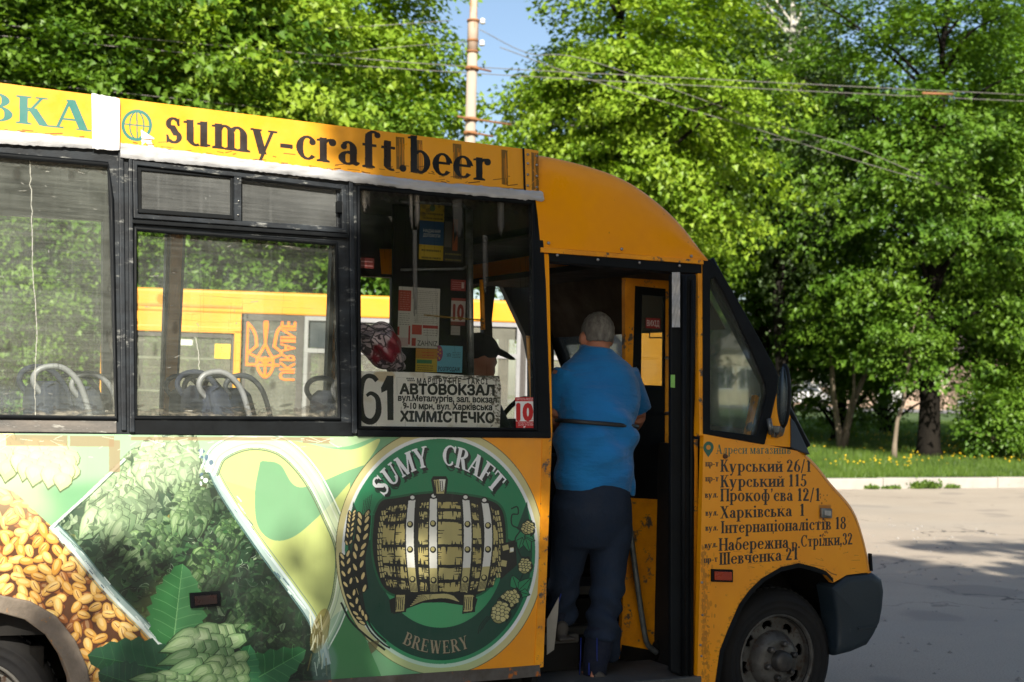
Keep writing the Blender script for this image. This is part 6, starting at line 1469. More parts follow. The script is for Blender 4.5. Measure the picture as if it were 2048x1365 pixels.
# through windows the other side: far side wall with openings and a few seats
fw_ = [(u0+.06, 2.38, .6), (L2-.06, 2.38, .6), (L2-.06, 2.38, H2-.1), (u0+.06, 2.38, H2-.1)]
holes_ = [[(u_, 2.38, 1.25), (u_, 2.38, 2.4), (u_+1.15, 2.38, 2.4), (u_+1.15, 2.38, 1.25)] for u_ in np.arange(u0+.25, L2-1.3, 1.3)]
o = MB().slab(fw_, holes_, (0, -1, 0), .04).build('far_wall', M_dark); o.parent = b2
for u_, v_ in ((.55, 1.8), (1.7, 1.5), (2.0, 1.9), (3.0, 1.5), (4.1, 1.7)): B2('seat', (u_, v_-.45, .6), (u_+.16, v_, 1.42), mat('bus_seat_grey', (.22, .21, .2), .8), .04); 
for u_ in (.9, 6.9): w_ = MB().lathe([(0, 0), (.28, 0), (.45, .02), (.46, .06), (.46, .24), (0, .24)], (u_, .03, .46), 'y', 32).build('wheel', M_tyre); w_.parent = b2
o = MB().ell((2.0, 1.0, 1.32), (.26, .2, .34)).build('passenger_coat', mat('grey_coat', (.10, .10, .11), .9)); bpy.data.objects.remove(o)
# ------------------------------------------------------------------ things in the minibus
# partition behind the driver with notices
part_ = MB().slab([V(Y(x, y, .95)) for x, y in [(788, 408), (936, 424), (938, 860), (782, 860)]], (), (0, 1, 0), .02).build('partition', M_dark, bus)
def notice(name, px0, py0, px1, py1, y, draw, bgc, skew=0, lab=None, parent=part_):
    a_, b_ = Y(px0, py0, y), Y(px1, py1, y); w_, h_ = b_[0]-a_[0], a_[2]-b_[2]; res = 340; H_ = int(res*h_/w_)
    cv = Canvas(res, H_, lambda p: np.stack([p[:, 0]*res, p[:, 1]*H_], 1), bgc); draw(cv)
    o = card(name, (a_[0], 0, a_[2]), (b_[0], 0, b_[2]), float(a_[1]), alpha_mat(name+'_print', cv.image(name)), None); o.parent = parent
    if parent == bus: o.matrix_parent_inverse = Matrix.Translation(-bus.location)
    if lab: o['label'] = lab
    return o
def R_(c, x0, y0, x1, y1, col, al=1): c.poly([(x0, y0), (x1, y0), (x1, y1), (x0, y1)], col, al)
def lines(c, x0, x1, y0, y1, n_, col, th=.008, seed=0):
    q_ = np.random.default_rng(seed)
    for i in range(n_):
        y = y0+(y1-y0)*i/max(1, n_-1); x = x0
        while x < x1-.02: w_ = q_.uniform(.02, .07); R_(c, x, y, min(x1, x+w_), y+th, col, .8); x += w_+.018
def tx(c, t, x0, x1, y, h, col, bold=.03): c.sans(t, lambda p, W: np.stack([x0+p[:, 0]/W*(x1-x0), y-p[:, 1]*h], 1), col, 1, bold)
def d_paper(c):
    R_(c, 0, .06, .30, .40, (170, 52, 40)); lines(c, .04, .27, .10, .36, 8, (220, 190, 180)); lines(c, .03, .28, .44, .62, 6, (90, 90, 90)); lines(c, .38, .95, .05, .58, 18, (110, 110, 110), .006, 3)
    R_(c, .0, .66, .04, .80, (170, 40, 36)); R_(c, .26, .64, .30, .95, (170, 40, 36)); R_(c, .34, .62, .58, .78, (180, 60, 44)); R_(c, .60, .62, .97, .67, (170, 40, 36)); lines(c, .62, .96, .70, .78, 3, (90, 90, 90)); R_(c, .02, .84, .26, .98, (190, 150, 150), .6); R_(c, .34, .84, .44, .97, (176, 48, 40))
    tx(c, 'ZAHNIZ', .48, .97, .96, .09, (60, 60, 60), .01)
notice('timetable_notice', 798, 573, 877, 698, .93, d_paper, (206, 206, 200))
def d_ten(c): R_(c, 0, 0, 1, .1, (150, 60, 50)); tx(c, '10', .12, .9, .78, .56, (140, 30, 24), .07); R_(c, 0, .86, 1, 1, (120, 40, 30))
notice('fare_notice', 903, 596, 930, 652, .93, d_ten, (196, 190, 184))
notice('small_red_notice', 902, 559, 931, 583, .93, lambda c: (lines(c, .1, .7, .2, .8, 4, (220, 160, 150), .06), R_(c, .72, .2, .9, .75, (210, 190, 180))), (150, 40, 36))
notice('torn_notice', 902, 652, 920, 671, .93, lambda c: lines(c, .1, .9, .3, .7, 2, (120, 120, 120), .05), (160, 156, 150))
def d_yel(c): R_(c, 0, .0, 1, .42, (196, 140, 44)); lines(c, .3, .85, .15, .38, 3, (200, 60, 40), .04); R_(c, .05, .48, .75, .64, (70, 140, 90)); lines(c, .08, .8, .72, .9, 3, (90, 70, 30), .04)
notice('yellow_notice', 832, 697, 874, 745, .92, d_yel, (206, 180, 60))
def d_blue(c): c.ell((.06, .3), .16, .3, (150, 70, 110)); [c.ell((.06+.06*cos(k), .3+.2*sin(k*1.7)), .03, .03, (220, 180, 60)) for k in range(8)]; tx(c, 'МПК', .38, .55, .42, .14, (30, 60, 80), .01); lines(c, .6, .92, .24, .42, 4, (60, 90, 110), .025); tx(c, 'РОЗПРОДАЖ', .05, .92, .95, .15, (24, 50, 80), .03)
notice('sale_notice', 875, 691, 924, 746, .92, d_blue, (110, 190, 214))
def d_flag(c): R_(c, 0, .32, 1, .74, (24, 76, 120)); [tx(c, t, .15, .85, y, .055, (200, 206, 210), .02) for t, y in (('НАДАННЯ', .52), ('ДОПОМОГИ', .60))]; lines(c, .1, .95, .18, .26, 2, (90, 80, 20), .03); lines(c, .1, .9, .82, .95, 2, (60, 60, 20), .035); c.ell((.5, .09), .12, .06, (80, 110, 60))
notice('flag_poster', 841, 404, 886, 522, .93, d_flag, (196, 170, 40))
def d_dark(c): R_(c, .05, .3, .4, .75, (90, 88, 84)); R_(c, .45, .25, .7, .8, (150, 80, 40)); c.poly([(.5, .3), (.66, .5), (.5, .7)], (40, 30, 26)); lines(c, .1, .9, .85, .95, 2, (150, 140, 60), .03)
notice('dark_poster', 889, 408, 926, 526, .93, d_dark, (46, 46, 44))
notice('exit_plate', 720, 515, 748, 538, .4, lambda c: (lines(c, .1, .9, .3, .7, 2, (190, 150, 150), .12)), (110, 34, 30), parent=bus)
MB().tube([V(Y(x, y, .9)) for x, y in ((800, 404), (926, 410), (934, 420), (934, 532), (926, 538), (802, 540))], .008, 6).build('poster_frame', M_metal, bus)
# fare sticker on the outside of the glass
stk = MB().slab(PS([(1030, 795), (1069, 795), (1070, 861), (1032, 861)], 'U', .002), (), NU, .001)
fsc = plane_canvas(1028, 793, 1072, 863, 'U', 2600, (228, 226, 222))
P4 = lambda x0, y0, x1, y1: [(x0, y0), (x1, y0), (x1, y1), (x0, y1)]
fsc.poly(P4(1028, 793, 1072, 803), (186, 26, 30)); fsc.poly(P4(1028, 843, 1073, 864), (186, 26, 30))
fsc.sans('10', line_place((1032, 840), (1066, 840), 33), (190, 28, 30), 1, .085); fsc.sans('ВАРТІСТЬ ПРОЇЗДУ', line_place((1033, 801), (1067, 801), 4.5), (235, 235, 230), 1, .0)
fsc.sans('ВАРТІСТЬ ПРОЇЗДУ', line_place((1036, 847.5), (1066, 847.5), 2.8), (235, 235, 230), 1, 0); fsc.sans('ДЛЯ УЧНІВ', line_place((1036, 851.5), (1066, 851.5), 2.8), (235, 235, 230), 1, 0); fsc.sans('5', line_place((1046, 860), (1051, 860), 7.5), (240, 240, 236), 1, .03); fsc.sans('грн', line_place((1053, 860), (1061, 860), 3), (240, 240, 236), 1, 0); fsc.sans('ГРН', line_place((1060, 841.5), (1067, 841.5), 3), (190, 28, 30), 1, 0)
stk.build('fare_sticker', alpha_mat('fare_print', fsc.image('fare_sticker'), .35), bus, uv=fsc.uv)
# route board behind the glass
rb = plane_canvas(714, 736, 1012, 862, 'U', 1300, (242, 240, 232))
K_ = (20, 22, 22)
q = np.random.default_rng(77)
for k in range(50): rb.ell((q.uniform(715, 1008), q.choice([744, 857, 1003])+q.normal()*4 if k % 3 else q.uniform(742, 858)), q.uniform(2, 16), q.uniform(2, 7), (168, 150, 110), .18, q.random(), 4)
rb.ell((772, 752), 22, 12, (190, 160, 100), .5, 0, 4)
c6 = [(758, 762), (750, 754), (738, 753), (729, 764), (725, 790), (725, 815), (729, 834), (739, 843), (751, 842), (760, 828), (761, 808), (757, 794), (746, 787), (737, 792)]
rb.stroke(bez(c6, 8), np.interp(np.linspace(0, 1, len(bez(c6, 8))), [0, .15, .4, .7, 1], [9, 9, 13, 12, 6]), K_); rb.poly(P4(724, 780, 728, 800), K_)
rb.poly([(778, 752), (791, 752), (791, 841), (779, 841), (778, 781), (767, 786), (766, 776)], K_)
rb.sans('МАРШРУТНЕ', line_place((838, 768), (926, 768), 11), K_, 1, .04, 1.4); rb.sans('ТАКСІ', line_place((938, 768), (980, 769), 11), K_, 1, .04, 1.4)
for i_ in range(4): rb.poly(P4(817+i_*4, 756, 819.6+i_*4, 759), K_); rb.poly(P4(819+i_*4, 760, 821.6+i_*4, 763), K_)
for t, a_, b_, h_, bo in (('АВТОВОКЗАЛ', (803, 788), (994, 791), 20, .065), ('вул.Металургів, зал. вокзал', (800, 802), (998, 806), 12.5, .05), ('9-10 мрн, вул. Харківська', (810, 818), (989, 821), 12.5, .05), ('ХІММІСТЕЧКО', (804, 843), (994, 846), 20, .065)): rb.sans(t, line_place(a_, b_, h_), K_, 1, bo)
for k in range(120):
    x = 1006-abs(q.normal())*10; y = q.uniform(745, 858); rb.ell((x, y), q.uniform(.8, 4), q.uniform(.6, 2.5), (92, 84, 70), q.uniform(.3, .8), q.random())
for k in range(90): x = q.uniform(860, 1005); rb.ell((x, 752+abs(q.normal())*4), q.uniform(1, 6), q.uniform(.5, 2.6), (70, 66, 56), q.uniform(.3, .8))
for k in range(7): x, y = q.uniform(800, 990), q.uniform(770, 850); rb.stroke([(x, y), (x+q.normal()*4, y+q.uniform(5, 20))], .8, (60, 56, 48), .7)
mt = print_mat('route_board_print', rb.image('route_board'), (.5, .48, .42), (.45, .43, .38), .5, .03, None, 0, .03)
board = MB().slab(PS([(717, 741), (850, 744), (940, 750), (1003, 751), (1007, 775), (1004, 859), (860, 857), (718, 855)], 'U', -.022), (), NU, .006).build('route_board', mt, None, uv=rb.uv)
tag(board, 'scuffed white route board numbered 61 standing in the window above the green emblem', 'sign')
# patterned plastic bag on the shelf behind the glass
mt, n, b, L = nodes('patterned_bag'); v = coords(n)
vo = N(n, 'TexVoronoi', feature='DISTANCE_TO_EDGE'); vo.inputs['Scale'].default_value = 14; L(v, vo.inputs['Vector']); wv = N(n, 'TexWave', bands_direction='DIAGONAL'); wv.inputs['Scale'].default_value = 26; wv.inputs['Distortion'].default_value = 6; L(v, wv.inputs['Vector'])
mr = N(n, 'MapRange'); mr.inputs[1].default_value = .02; mr.inputs[2].default_value = .06; L(vo.outputs[0], mr.inputs[0])
c = mixc(n, (.03, .02, .03), (.75, .62, .68), mr.outputs[0]); c = mixc(n, c, (.10, .07, .10), mth(n, 'GREATER_THAN', wv.outputs[1], .72)); c = mixc(n, c, (.30, .012, .04), noise(n, coords(n), 3.4, 3, .5, .60, .63))
L(c, b.inputs['Base Color']); b.inputs['Roughness'].default_value = .3; bump(n, b, noise(n, v, 14, 4, .6, 0, 1), .8, .03)
bc = Y(760, 692, .35); bm = bmesh.new(); bmesh.ops.create_icosphere(bm, subdivisions=4, radius=1)
q = np.random.default_rng(4)
for vv in bm.verts:
    c_ = vv.co; r_ = 1+.12*sin(c_.x*5+1)+.10*sin(c_.y*7+c_.z*4)+.08*sin(c_.z*9+c_.x*6)
    x_ = c_.x*.118*r_; z_ = c_.z*.088*r_-.04*c_.x+(-.03 if c_.x > .5 else 0); y_ = c_.y*.12*r_
    vv.co = (x_, y_, z_)
me = bpy.data.meshes.new('shopping_bag'); bm.to_mesh(me); bm.free(); me.materials.append(mt)
for p_ in me.polygons: p_.use_smooth = True
o = bpy.data.objects.new('shopping_bag', me); COL.objects.link(o); o.location = V(bc); tag(o, 'pink and black patterned plastic bag slumped behind the window above the number 61', 'bag')
MB().box((float(Y(714, 750, .3)[0]), .14, 1.60), (float(Y(800, 750, .3)[0]), .62, 1.63)).build('shelf', M_dark, bus)
MB().box((float(Y(800, 750, .3)[0]), .05, 1.40), (3.02, .40, 1.44)).build('shelf', M_dark, bus)
ec = Y(850, 800, .9)
def seat_dark(px, py, w_, h_): pass
# driver seat, wheel, dashboard
MB().tube([(2.75+.0, 1.45-.19, 1.25+.36*0)]+[(2.98+.10*sin(a), 1.45+.19*cos(a), 1.36+.17*sin(a)*.9) for a in np.linspace(0, 2*pi, 20)][0:0]+[(2.98, 1.45, 1.3)], .02, 6).build('steering_column', M_dark, bus)
MB().tube([(3.62+.07*sin(a), 1.45+.19*cos(a), 1.42+.16*sin(a)) for a in np.linspace(0, 2*pi, 25)], .014, 8).build('steering_wheel', M_black, bus)
MB().box((3.98, .65, .66), (4.5, WB-.08, 1.40)).build('dashboard', M_dark, bus, bevel=.04)
MB().box((3.15, 1.2, .66), (3.3, 1.7, 1.6)).build('driver_seat', M_seat, bus, bevel=.05)
MB().box((3.1, .9, .66), (3.9, 1.05, 1.30)).build('engine_cover', M_dark, bus, bevel=.04)
# folded front door leaf
dy = .46
def DP(pts, y=dy): return [V(Y(a_, b_, y)) for a_, b_ in pts]
leaf = MB().slab(DP([(1250, 556), (1336, 562), (1342, 562), (1342, 1335), (1240, 1318), (1252, 1100)]), [DP([(1270, 572), (1332, 578), (1330, 1000), (1258, 996)])[::-1]], (0, 1, 0), .03).build('front_door', M_orange_worn, bus)
MB().slab(DP([(1270, 572), (1332, 578), (1330, 1000), (1258, 996)], dy+.004), [DP([(1284, 590), (1333-4, 594), (1328, 772), (1282, 770)], dy+.004)[::-1]], (0, 1, 0), .02).build('door_panel', M_black, leaf)
MB().slab(DP([(1284, 590), (1329, 594), (1328, 772), (1282, 770)], dy+.012), (), (0, 1, 0), .004).build('door_window', M_glass_clear, leaf)
vs_ = [Y(1292, 636, dy), Y(1320, 658, dy)]
ev = Canvas(280, 200, lambda p: p*arr([280, 200]), (150, 26, 30)); tx(ev, 'ВИХІД', .06, .94, .78, .56, (220, 214, 210), .02)
o = card('exit_sticker', vs_[0], vs_[1], dy-.001+.0, alpha_mat('exit_print', ev.image('exit_sticker')), leaf)
MB().tube([V(Y(a_, b_, dy+.02)) for a_, b_ in ((1300, 660), (1299, 676), (1334, 676))], .004, 6).build('door_basket', M_black, leaf)
MB().slab(DP([(1244, 1290), (1342, 1308), (1342, 1335), (1240, 1318)], dy-.004), (), (0, 1, 0), .003).build('kick_plate', M_under, leaf)
MB().tube(bez([V(Y(a_, b_, .40)) for a_, b_ in ((1255, 1010), (1258, 1040), (1272, 1150), (1288, 1260), (1296, 1290), (1314, 1306))], 6), .014, 10).build('grab_rail', mat('chipped_grey_rail', (.20, .22, .22), .5, .5, (.10, .11, .11), 16, bmp=.3), leaf)
MB().ell(V(Y(1314, 1300, .43)), (.03, .02, .05)).build('rail_foot', M_under, leaf)
for y_ in (.0, 1):
    a_, b_ = ((1332, 716), (1346, 718)) if y_ else ((1330, 828), (1344, 826))
    MB().tube([V(Y(*a_, .45)), V(Y(*b_, .2))], .008, 8).build('hinge_pin', M_screw, leaf)
lf2 = MB().slab(DP([(1342, 548), (1394, 548), (1392, 700), (1388, 1364), (1342, 1345)], .05), (), (0, 1, 0), .025).build('door_edge_rubber', M_black, bus, bevel=.01)
MB().tube(DP([(1368, 552), (1366, 1350)], .045), .012, 8).build('rubber_fin', M_black, bus); MB().tube(DP([(1384, 560), (1380, 1355)], .045), .008, 8).build('rubber_fin', M_black, bus)
o = MB().grid([[V(Y(x_, y_, .036+.004*sin(x_*.9+y_*.21)+.003*sin(y_*.11))) for x_ in np.linspace(1344, 1360, 8)] for y_ in np.linspace(545, 655, 24)]).build('silver_tape', M_tape, bus, fixn=False)
MB().slab(DP([(1342, 750), (1350, 750), (1350, 776), (1342, 775)], .042), (), (0, 1, 0), .004).build('green_sticker', mat('green_sticker', (.25, .55, .12), .5), bus)
MB().slab([V(S(1400, y_, 'L')+arr([.0, .05, 0])) for y_ in (880, 1364)]+[V(S(1408, y_, 'L')+arr([0, .05, 0])) for y_ in (1364, 880)], (), (0, 1, 0), .05).build('front_post', M_orange_worn, bus)
# bright torn liner low in the stepwell
MB().slab([V(Y(a_, b_, .25)) for a_, b_ in ((1094, 1240), (1118, 1195), (1116, 1230), (1108, 1300), (1094, 1310))], (), (0, 1, 0), .005).build('torn_liner', mat('pale_liner', (.42, .38, .32), .7), bus)
# wing mirror
mir_ = MB(); mc = Y(1568, 792, -.16)
mir_.ell(V(mc), (.034, .035, .152), 24, 16); mo = mir_.build('wing_mirror', M_black, bus); mo.rotation_euler = (0, 0, 0)
fc = MB(); 
fc.ell((float(mc[0])-.014, float(mc[1])-.006, float(mc[2])), (.024, .030, .138), 20, 14).build('mirror_glass', mat('mirror_silver', (.03, .045, .055), .25, .5, (.02, .03, .035), 3), mo)
MB().tube([V(Y(1566, 852, -.14)), V(Y(1562, 868, -.08)), V(Y(1552, 872, .0))], .013, 8).build('mirror_arm', M_metal, mo)
MB().slab([V(Y(a_, b_, -.03)) for a_, b_ in ((1545, 852), (1566, 853), (1565, 872), (1550, 876))], (), (0, 1, 0), .03).build('mirror_bracket', M_metal, mo, bevel=.004)
MB().tube([V(Y(1538, 838, -.02)), V(Y(1541, 856, -.03)), V(Y(1541, 868, -.02))], .012, 8).build('bracket_clamp', M_metal, mo)
# ------------------------------------------------------------------ people
def body_mesh(name, limbs, m_, parent, voxel=.014, smooth=6, bumps=None):
    mb = MB()
    for pts, rad in limbs: mb.tube(pts, rad, 18)
    me = bpy.data.meshes.new(name); me.from_pydata(mb.v, [], mb.f); me.materials.append(m_)
    o = bpy.data.objects.new(name, me)
    COL.objects.link(o)
    r = o.modifiers.new('r', 'REMESH'); r.mode = 'VOXEL'; r.voxel_size = voxel; r.use_smooth_shade = True
    s = o.modifiers.new('s', 'SMOOTH'); s.factor = .6; s.iterations = smooth
    bpy.context.view_layer.update()
    ev = o.evaluated_get(bpy.context.evaluated_depsgraph_get()); m2 = bpy.data.meshes.new_from_object(ev); bpy.data.objects.remove(o)
    if bumps is not None:
        n_ = len(m2.vertices); co = np.empty(n_*3, np.float32); m2.vertices.foreach_get('co', co); co = co.reshape(-1, 3)
        nn_ = np.array([v.normal[:] for v in m2.vertices]); co = co+nn_*bumps(co)[:, None]; m2.vertices.foreach_set('co', co.astype(np.float32).ravel())
    for p in m2.polygons: p.use_smooth = True
    m2.materials.clear(); m2.materials.append(m_); m2.name = name
    o = bpy.data.objects.new(name, m2); link(o, parent); return o
M_skin = mat('skin', srgb(190, 132, 104), .55, 0, srgb(172, 108, 84), 8, bmp=.1); M_hair = mat('grey_hair', (.26, .25, .225), .9, 0, (.10, .092, .082), 45, (1, 1, .4), .3, .7, .9, 130, .01)
mt, n, b, L = nodes('blue_shirt'); v = coords(n)
L(mixc(n, srgb(0, 122, 190), srgb(0, 106, 172), noise(n, v, 4, 5, .6, .35, .7)), b.inputs['Base Color']); b.inputs['Roughness'].default_value = .8; b.inputs['Sheen Weight'].default_value = .25
bump(n, b, mth(n, 'ADD', noise(n, coords(n, (.6, 1, 2.4)), 5, 4, .55, 0, 1), mth(n, 'MULTIPLY', noise(n, v, 260, 2, .5, 0, 1), .06)), .7, .05); M_shirt = mt
M_trous = mat('navy_trousers', (.004, .011, .028), .85, 0, (.008, .021, .048), 5, bmp=.5, bs_=14, bd=.02)
M_sock = mat('navy_sock', (.002, .005, .016), .9, 0, (.004, .008, .026), 30); M_stripe = mat('blue_stripe', (.006, .03, .28), .6, 0, (.006, .02, .2), 10, bmp=0)
M_shoe = mat('dark_shoe', (.03, .026, .022), .6, 0, (.06, .05, .04), 9, bmp=.2); M_strap = mat('black_strap', (.012, .012, .013), .5, 0, (.02, .02, .02), 30)
mx_ = float(Y(1194, 850, .29)[0]); man = empty('person', (mx_, .29, .31), 'grey-haired man in a blue polo shirt leaning in at the open minibus door', 'person')
def Pm(px, py, y): return V(Y(px, py, y-.09))
hd = Y(1193, 672, .41)
torso = [Pm(1193, 702, .47), Pm(1193, 711, .465), Pm(1194, 728, .455), Pm(1194, 755, .44), Pm(1195, 795, .42), Pm(1194, 850, .38), Pm(1190, 910, .36), Pm(1186, 960, .36)]
tr_r = [(.062, .058), (.115, .075), (.172, .10), (.200, .125), (.207, .145), (.20, .155), (.195, .150), (.185, .14)]
def swp(pts, rr):       # tube radii: first across x, second along depth
    return pts, rr
def lofts(secs, seg=24):
    """closed loft of elliptical sections (centre, rx, ry) stacked mostly in z"""
    mb = []; return secs
def loft(mb, secs, seg=24):
    b_ = []
    for c, rx0, ry0 in secs: b_ += [(c[0]+rx0*cos(2*pi*k/seg), c[1]+ry0*sin(2*pi*k/seg), c[2]) for k in range(seg)]
    n_ = len(secs); f = [(i*seg+k, i*seg+(k+1) % seg, (i+1)*seg+(k+1) % seg, (i+1)*seg+k) for i in range(n_-1) for k in range(seg)]
    f += [tuple(range(seg))[::-1], tuple((n_-1)*seg+k for k in range(seg))]; mb.add(b_, f)
def vox(name, build, m_, parent, voxel=.012, smooth=5, bumps=None):
    mb = MB(); build(mb)
    me = bpy.data.meshes.new(name); me.from_pydata(mb.v, [], mb.f); o = bpy.data.objects.new(name, me); COL.objects.link(o)
    bm = bmesh.new(); bm.from_mesh(me); bmesh.ops.recalc_face_normals(bm, faces=bm.faces); bm.to_mesh(me); bm.free()
    r = o.modifiers.new('r', 'REMESH'); r.mode = 'VOXEL'; r.voxel_size = voxel
    s = o.modifiers.new('s', 'SMOOTH'); s.factor = .6; s.iterations = smooth
    bpy.context.view_layer.update()
    m2 = bpy.data.meshes.new_from_object(o.evaluated_get(bpy.context.evaluated_depsgraph_get())); bpy.data.objects.remove(o)
    if bumps is not None:
        n_ = len(m2.vertices); co = np.empty(n_*3, np.float32); m2.vertices.foreach_get('co', co); co = co.reshape(-1, 3)
        nn_ = np.array([v.normal[:] for v in m2.vertices]); co = co+nn_*bumps(co)[:, None]; m2.vertices.foreach_set('co', co.astype(np.float32).ravel())
    for p in m2.polygons: p.use_smooth = True
    m2.materials.clear(); m2.materials.append(m_); m2.name = name
    o = bpy.data.objects.new(name, m2); link(o, parent); return o
def hand(mb, w, d, side=1, s=1.0):
    """palm and five fingers from wrist w towards d, slightly curled"""
    w = arr(w, float); d = arr(d, float)/np.linalg.norm(d); up_ = arr([0, 0, 1.]); sd = np.cross(d, up_); sd /= np.linalg.norm(sd); up_ = np.cross(sd, d)
    mb.tube([w-d*.02, w+d*.03, w+d*.085], [(.024*s, .018*s), (.036*s, .017*s), (.038*s, .014*s)], 12)
    for i, ln in enumerate((.066, .076, .070, .056)):
        o_ = sd*(-.030+.020*i)*s; a_ = w+d*.078+o_; mb.tube([a_, a_+d*ln*.45-up_*.008, a_+d*ln*.8-up_*.026, a_+d*ln*.9-up_*.046], [.0095, .009, .008, .006], 8)
    a_ = w+d*.03-sd*side*.034; mb.tube([a_, a_+d*.03-sd*side*.022-up_*.006, a_+d*.058-sd*side*.024-up_*.018], [.012, .011, .008], 8)
def man_body(mb):
    mb.ell(V(hd), (.073, .092, .098), 20, 14); mb.ell((hd[0], hd[1]+.03, hd[2]-.045), (.056, .066, .068), 16, 12)
    mb.ell((hd[0], hd[1]+.098, hd[2]-.02), (.012, .02, .02), 8, 6)                      # nose
    for sx in (-1, 1): mb.ell((hd[0]+sx*.077, hd[1]+.0, hd[2]-.018), (.019, .022, .034), 10, 8)      # ears
    mb.tube([V(hd+arr([0, -.015, -.05])), Pm(1193, 715, .46), Pm(1193, 735, .45)], [.058, .064, .08], 16)
    loft(mb, [(p, r[0]*.86, r[1]*.86) for p, r in zip(torso, tr_r)])
    for sx, sh, el, wr in ((1, (1256, 742, .44), (1277, 832, .47), (1262, 862, .62)), (-1, (1126, 742, .44), (1108, 832, .47), (1124, 868, .62))):
        a_, e_, w_ = arr(Pm(*sh)), arr(Pm(*el)), arr(Pm(*wr)); mb.tube([a_, (a_+e_)/2, e_], [.050, .045, .040], 12); mb.tube([e_, e_*.5+w_*.5, w_], [.040, .038, .028], 12); hand(mb, w_, (w_-e_)+arr([0, .08, -.02]), sx)
    for hp, kn, an in (((1222, 985, .36), (1214, 1170, .37), (1188, 1345, .30)), ((1150, 985, .36), (1132, 1130, .46), (1112, 1238, .47))):
        P3 = [arr(Pm(*p)) for p in (hp, kn, an)]; mb.tube([P3[0]+arr([0, 0, .05]), P3[0], (P3[0]+P3[1])/2, P3[1], (P3[1]*.6+P3[2]*.4), P3[2]], [.07, .07, .062, .045, .048, .036], 14)
        mb.tube([P3[2]+arr([0, -.03, -.01]), P3[2]+arr([0, .05, -.035]), P3[2]+arr([0, .13, -.045])], [.034, .034, .028], 10)
vox('body', man_body, M_skin, man, .009, 3)
def hair(mb):
    mb.ell((hd[0], hd[1]-.012, hd[2]+.016), (.0775, .096, .101), 22, 16)
vox('hair', hair, M_hair, man, .009, 3, lambda c: .002*np.sin(c[:, 0]*220)*np.sin(c[:, 2]*160)+np.where((c[:, 2] < hd[2]-.034) | (c[:, 1] > hd[1]+.06), -.030, 0))
ccx = mx_
def shirt(mb):
    loft(mb, [((torso[0][0], torso[0][1]-.005, torso[0][2]+.01), .068, .068)]+[(p, r[0]+.008, r[1]+.008) for p, r in zip(torso[1:], tr_r[1:])]+[(Pm(1187, 985, .36), .175, .135)])
    for sx, sh, el in ((1, (1250, 743, .44), (1276, 824, .465)), (-1, (1138, 743, .44), (1112, 824, .465))):
        a_, e_ = arr(Pm(*sh)), arr(Pm(*el)); mb.tube([a_*1.0, a_*.5+e_*.5, e_], [.070, .068, .064], 16)
    # collar
    c = arr(Pm(1193, 700, .47)); mb.tube([V(c+arr([.066*cos(t), .058*sin(t)-.002, .004+.010*sin(t)])) for t in np.linspace(0, 2*pi, 20)], [(.018, .010)]*20, 8)
    # tail of the shirt hanging lower on the right
    mb.tube([Pm(1252, 930, .30), Pm(1262, 965, .30), Pm(1266, 992, .30)], [(.03, .03), (.022, .02), (.006, .006)], 8)
zbelt = Pm(1190, 850, .3)[2]
def shirt_b(c):
    d = np.abs(c[:, 2]-zbelt); f_ = np.exp(-(d/.11)**2)
    return -.010*np.exp(-(d/.022)**2)+f_*.009*np.sin(c[:, 0]*34+c[:, 2]*26)+.008*np.sin(c[:, 0]*17+c[:, 2]*24+.7*np.sin(c[:, 2]*13))+.004*np.sin(c[:, 2]*44-c[:, 0]*22)*np.exp(-((c[:, 2]-zbelt+.12)/.12)**2)*1.6
vox('shirt', shirt, M_shirt, man, .009, 3, shirt_b)
ring_ = [(ccx+.206*cos(t), .29+.160*sin(t), zbelt+.012*cos(t)*-1+.004) for t in np.linspace(0, 2*pi, 48)]
MB().tube(ring_, [(.005, .010)]*48, 8, caps=False).build('waist_strap', M_strap, man)
def trous(mb):
    loft(mb, [(Pm(1186, 935, .36), .175, .13), (Pm(1187, 985, .36), .186, .142), (Pm(1187, 1030, .365), .186, .132), (Pm(1187, 1070, .375), .182, .108), (Pm(1186, 1095, .38), .172, .085)])
    mb.tube([Pm(1222, 1000, .36), Pm(1222, 1080, .37), Pm(1216, 1160, .37), Pm(1208, 1220, .355), Pm(1205, 1262, .34), Pm(1203, 1278, .34)], [(.094, .10), (.094, .10), (.080, .085), (.076, .078), (.080, .078), (.084, .08)], 18)
    mb.tube([Pm(1212, 1262, .36), Pm(1222, 1300, .37), Pm(1228, 1322, .37)], [.075, .055, .03], 12)
    mb.tube([Pm(1148, 1000, .36), Pm(1140, 1080, .42), Pm(1132, 1150, .46), Pm(1126, 1200, .47), Pm(1122, 1246, .47)], [(.092, .10), (.086, .095), (.074, .08), (.068, .072), (.066, .068)], 18)
zk = Pm(1200, 1230, .3)[2]
def trous_b(c):
    k = np.exp(-((c[:, 2]-zk)/.13)**2); return .004*np.sin(c[:, 0]*22+c[:, 2]*16)+k*.010*np.sin(c[:, 2]*62+3*np.sin(c[:, 0]*16))
vox('trousers', trous, M_trous, man, .010, 12, trous_b)
sk = MB().tube([Pm(1202, 1258, .34), Pm(1195, 1300, .33), Pm(1190, 1330, .32), Pm(1188, 1358, .31)], [.066, .064, .058, .050], 18).build('sock', M_sock, man)
for a_, b_ in ((1158, 1156), (1196, 1194)): MB().tube([Pm(a_+(4 if a_ < 1170 else -2), 1276, .276), Pm(a_+(3 if a_ < 1170 else -2), 1318, .270), Pm(b_+3, 1350, .276)], .0018, 6).build('sock_stripe', M_stripe, sk)
MB().tube([Pm(1178, 1326, .262), Pm(1178, 1350, .264)], [.002, .005], 6).build('sock_mark', M_stripe, sk)
sk2 = MB().tube([Pm(1118, 1225, .46), Pm(1116, 1262, .45)], [.05, .042], 14).build('sock', M_sock, man)
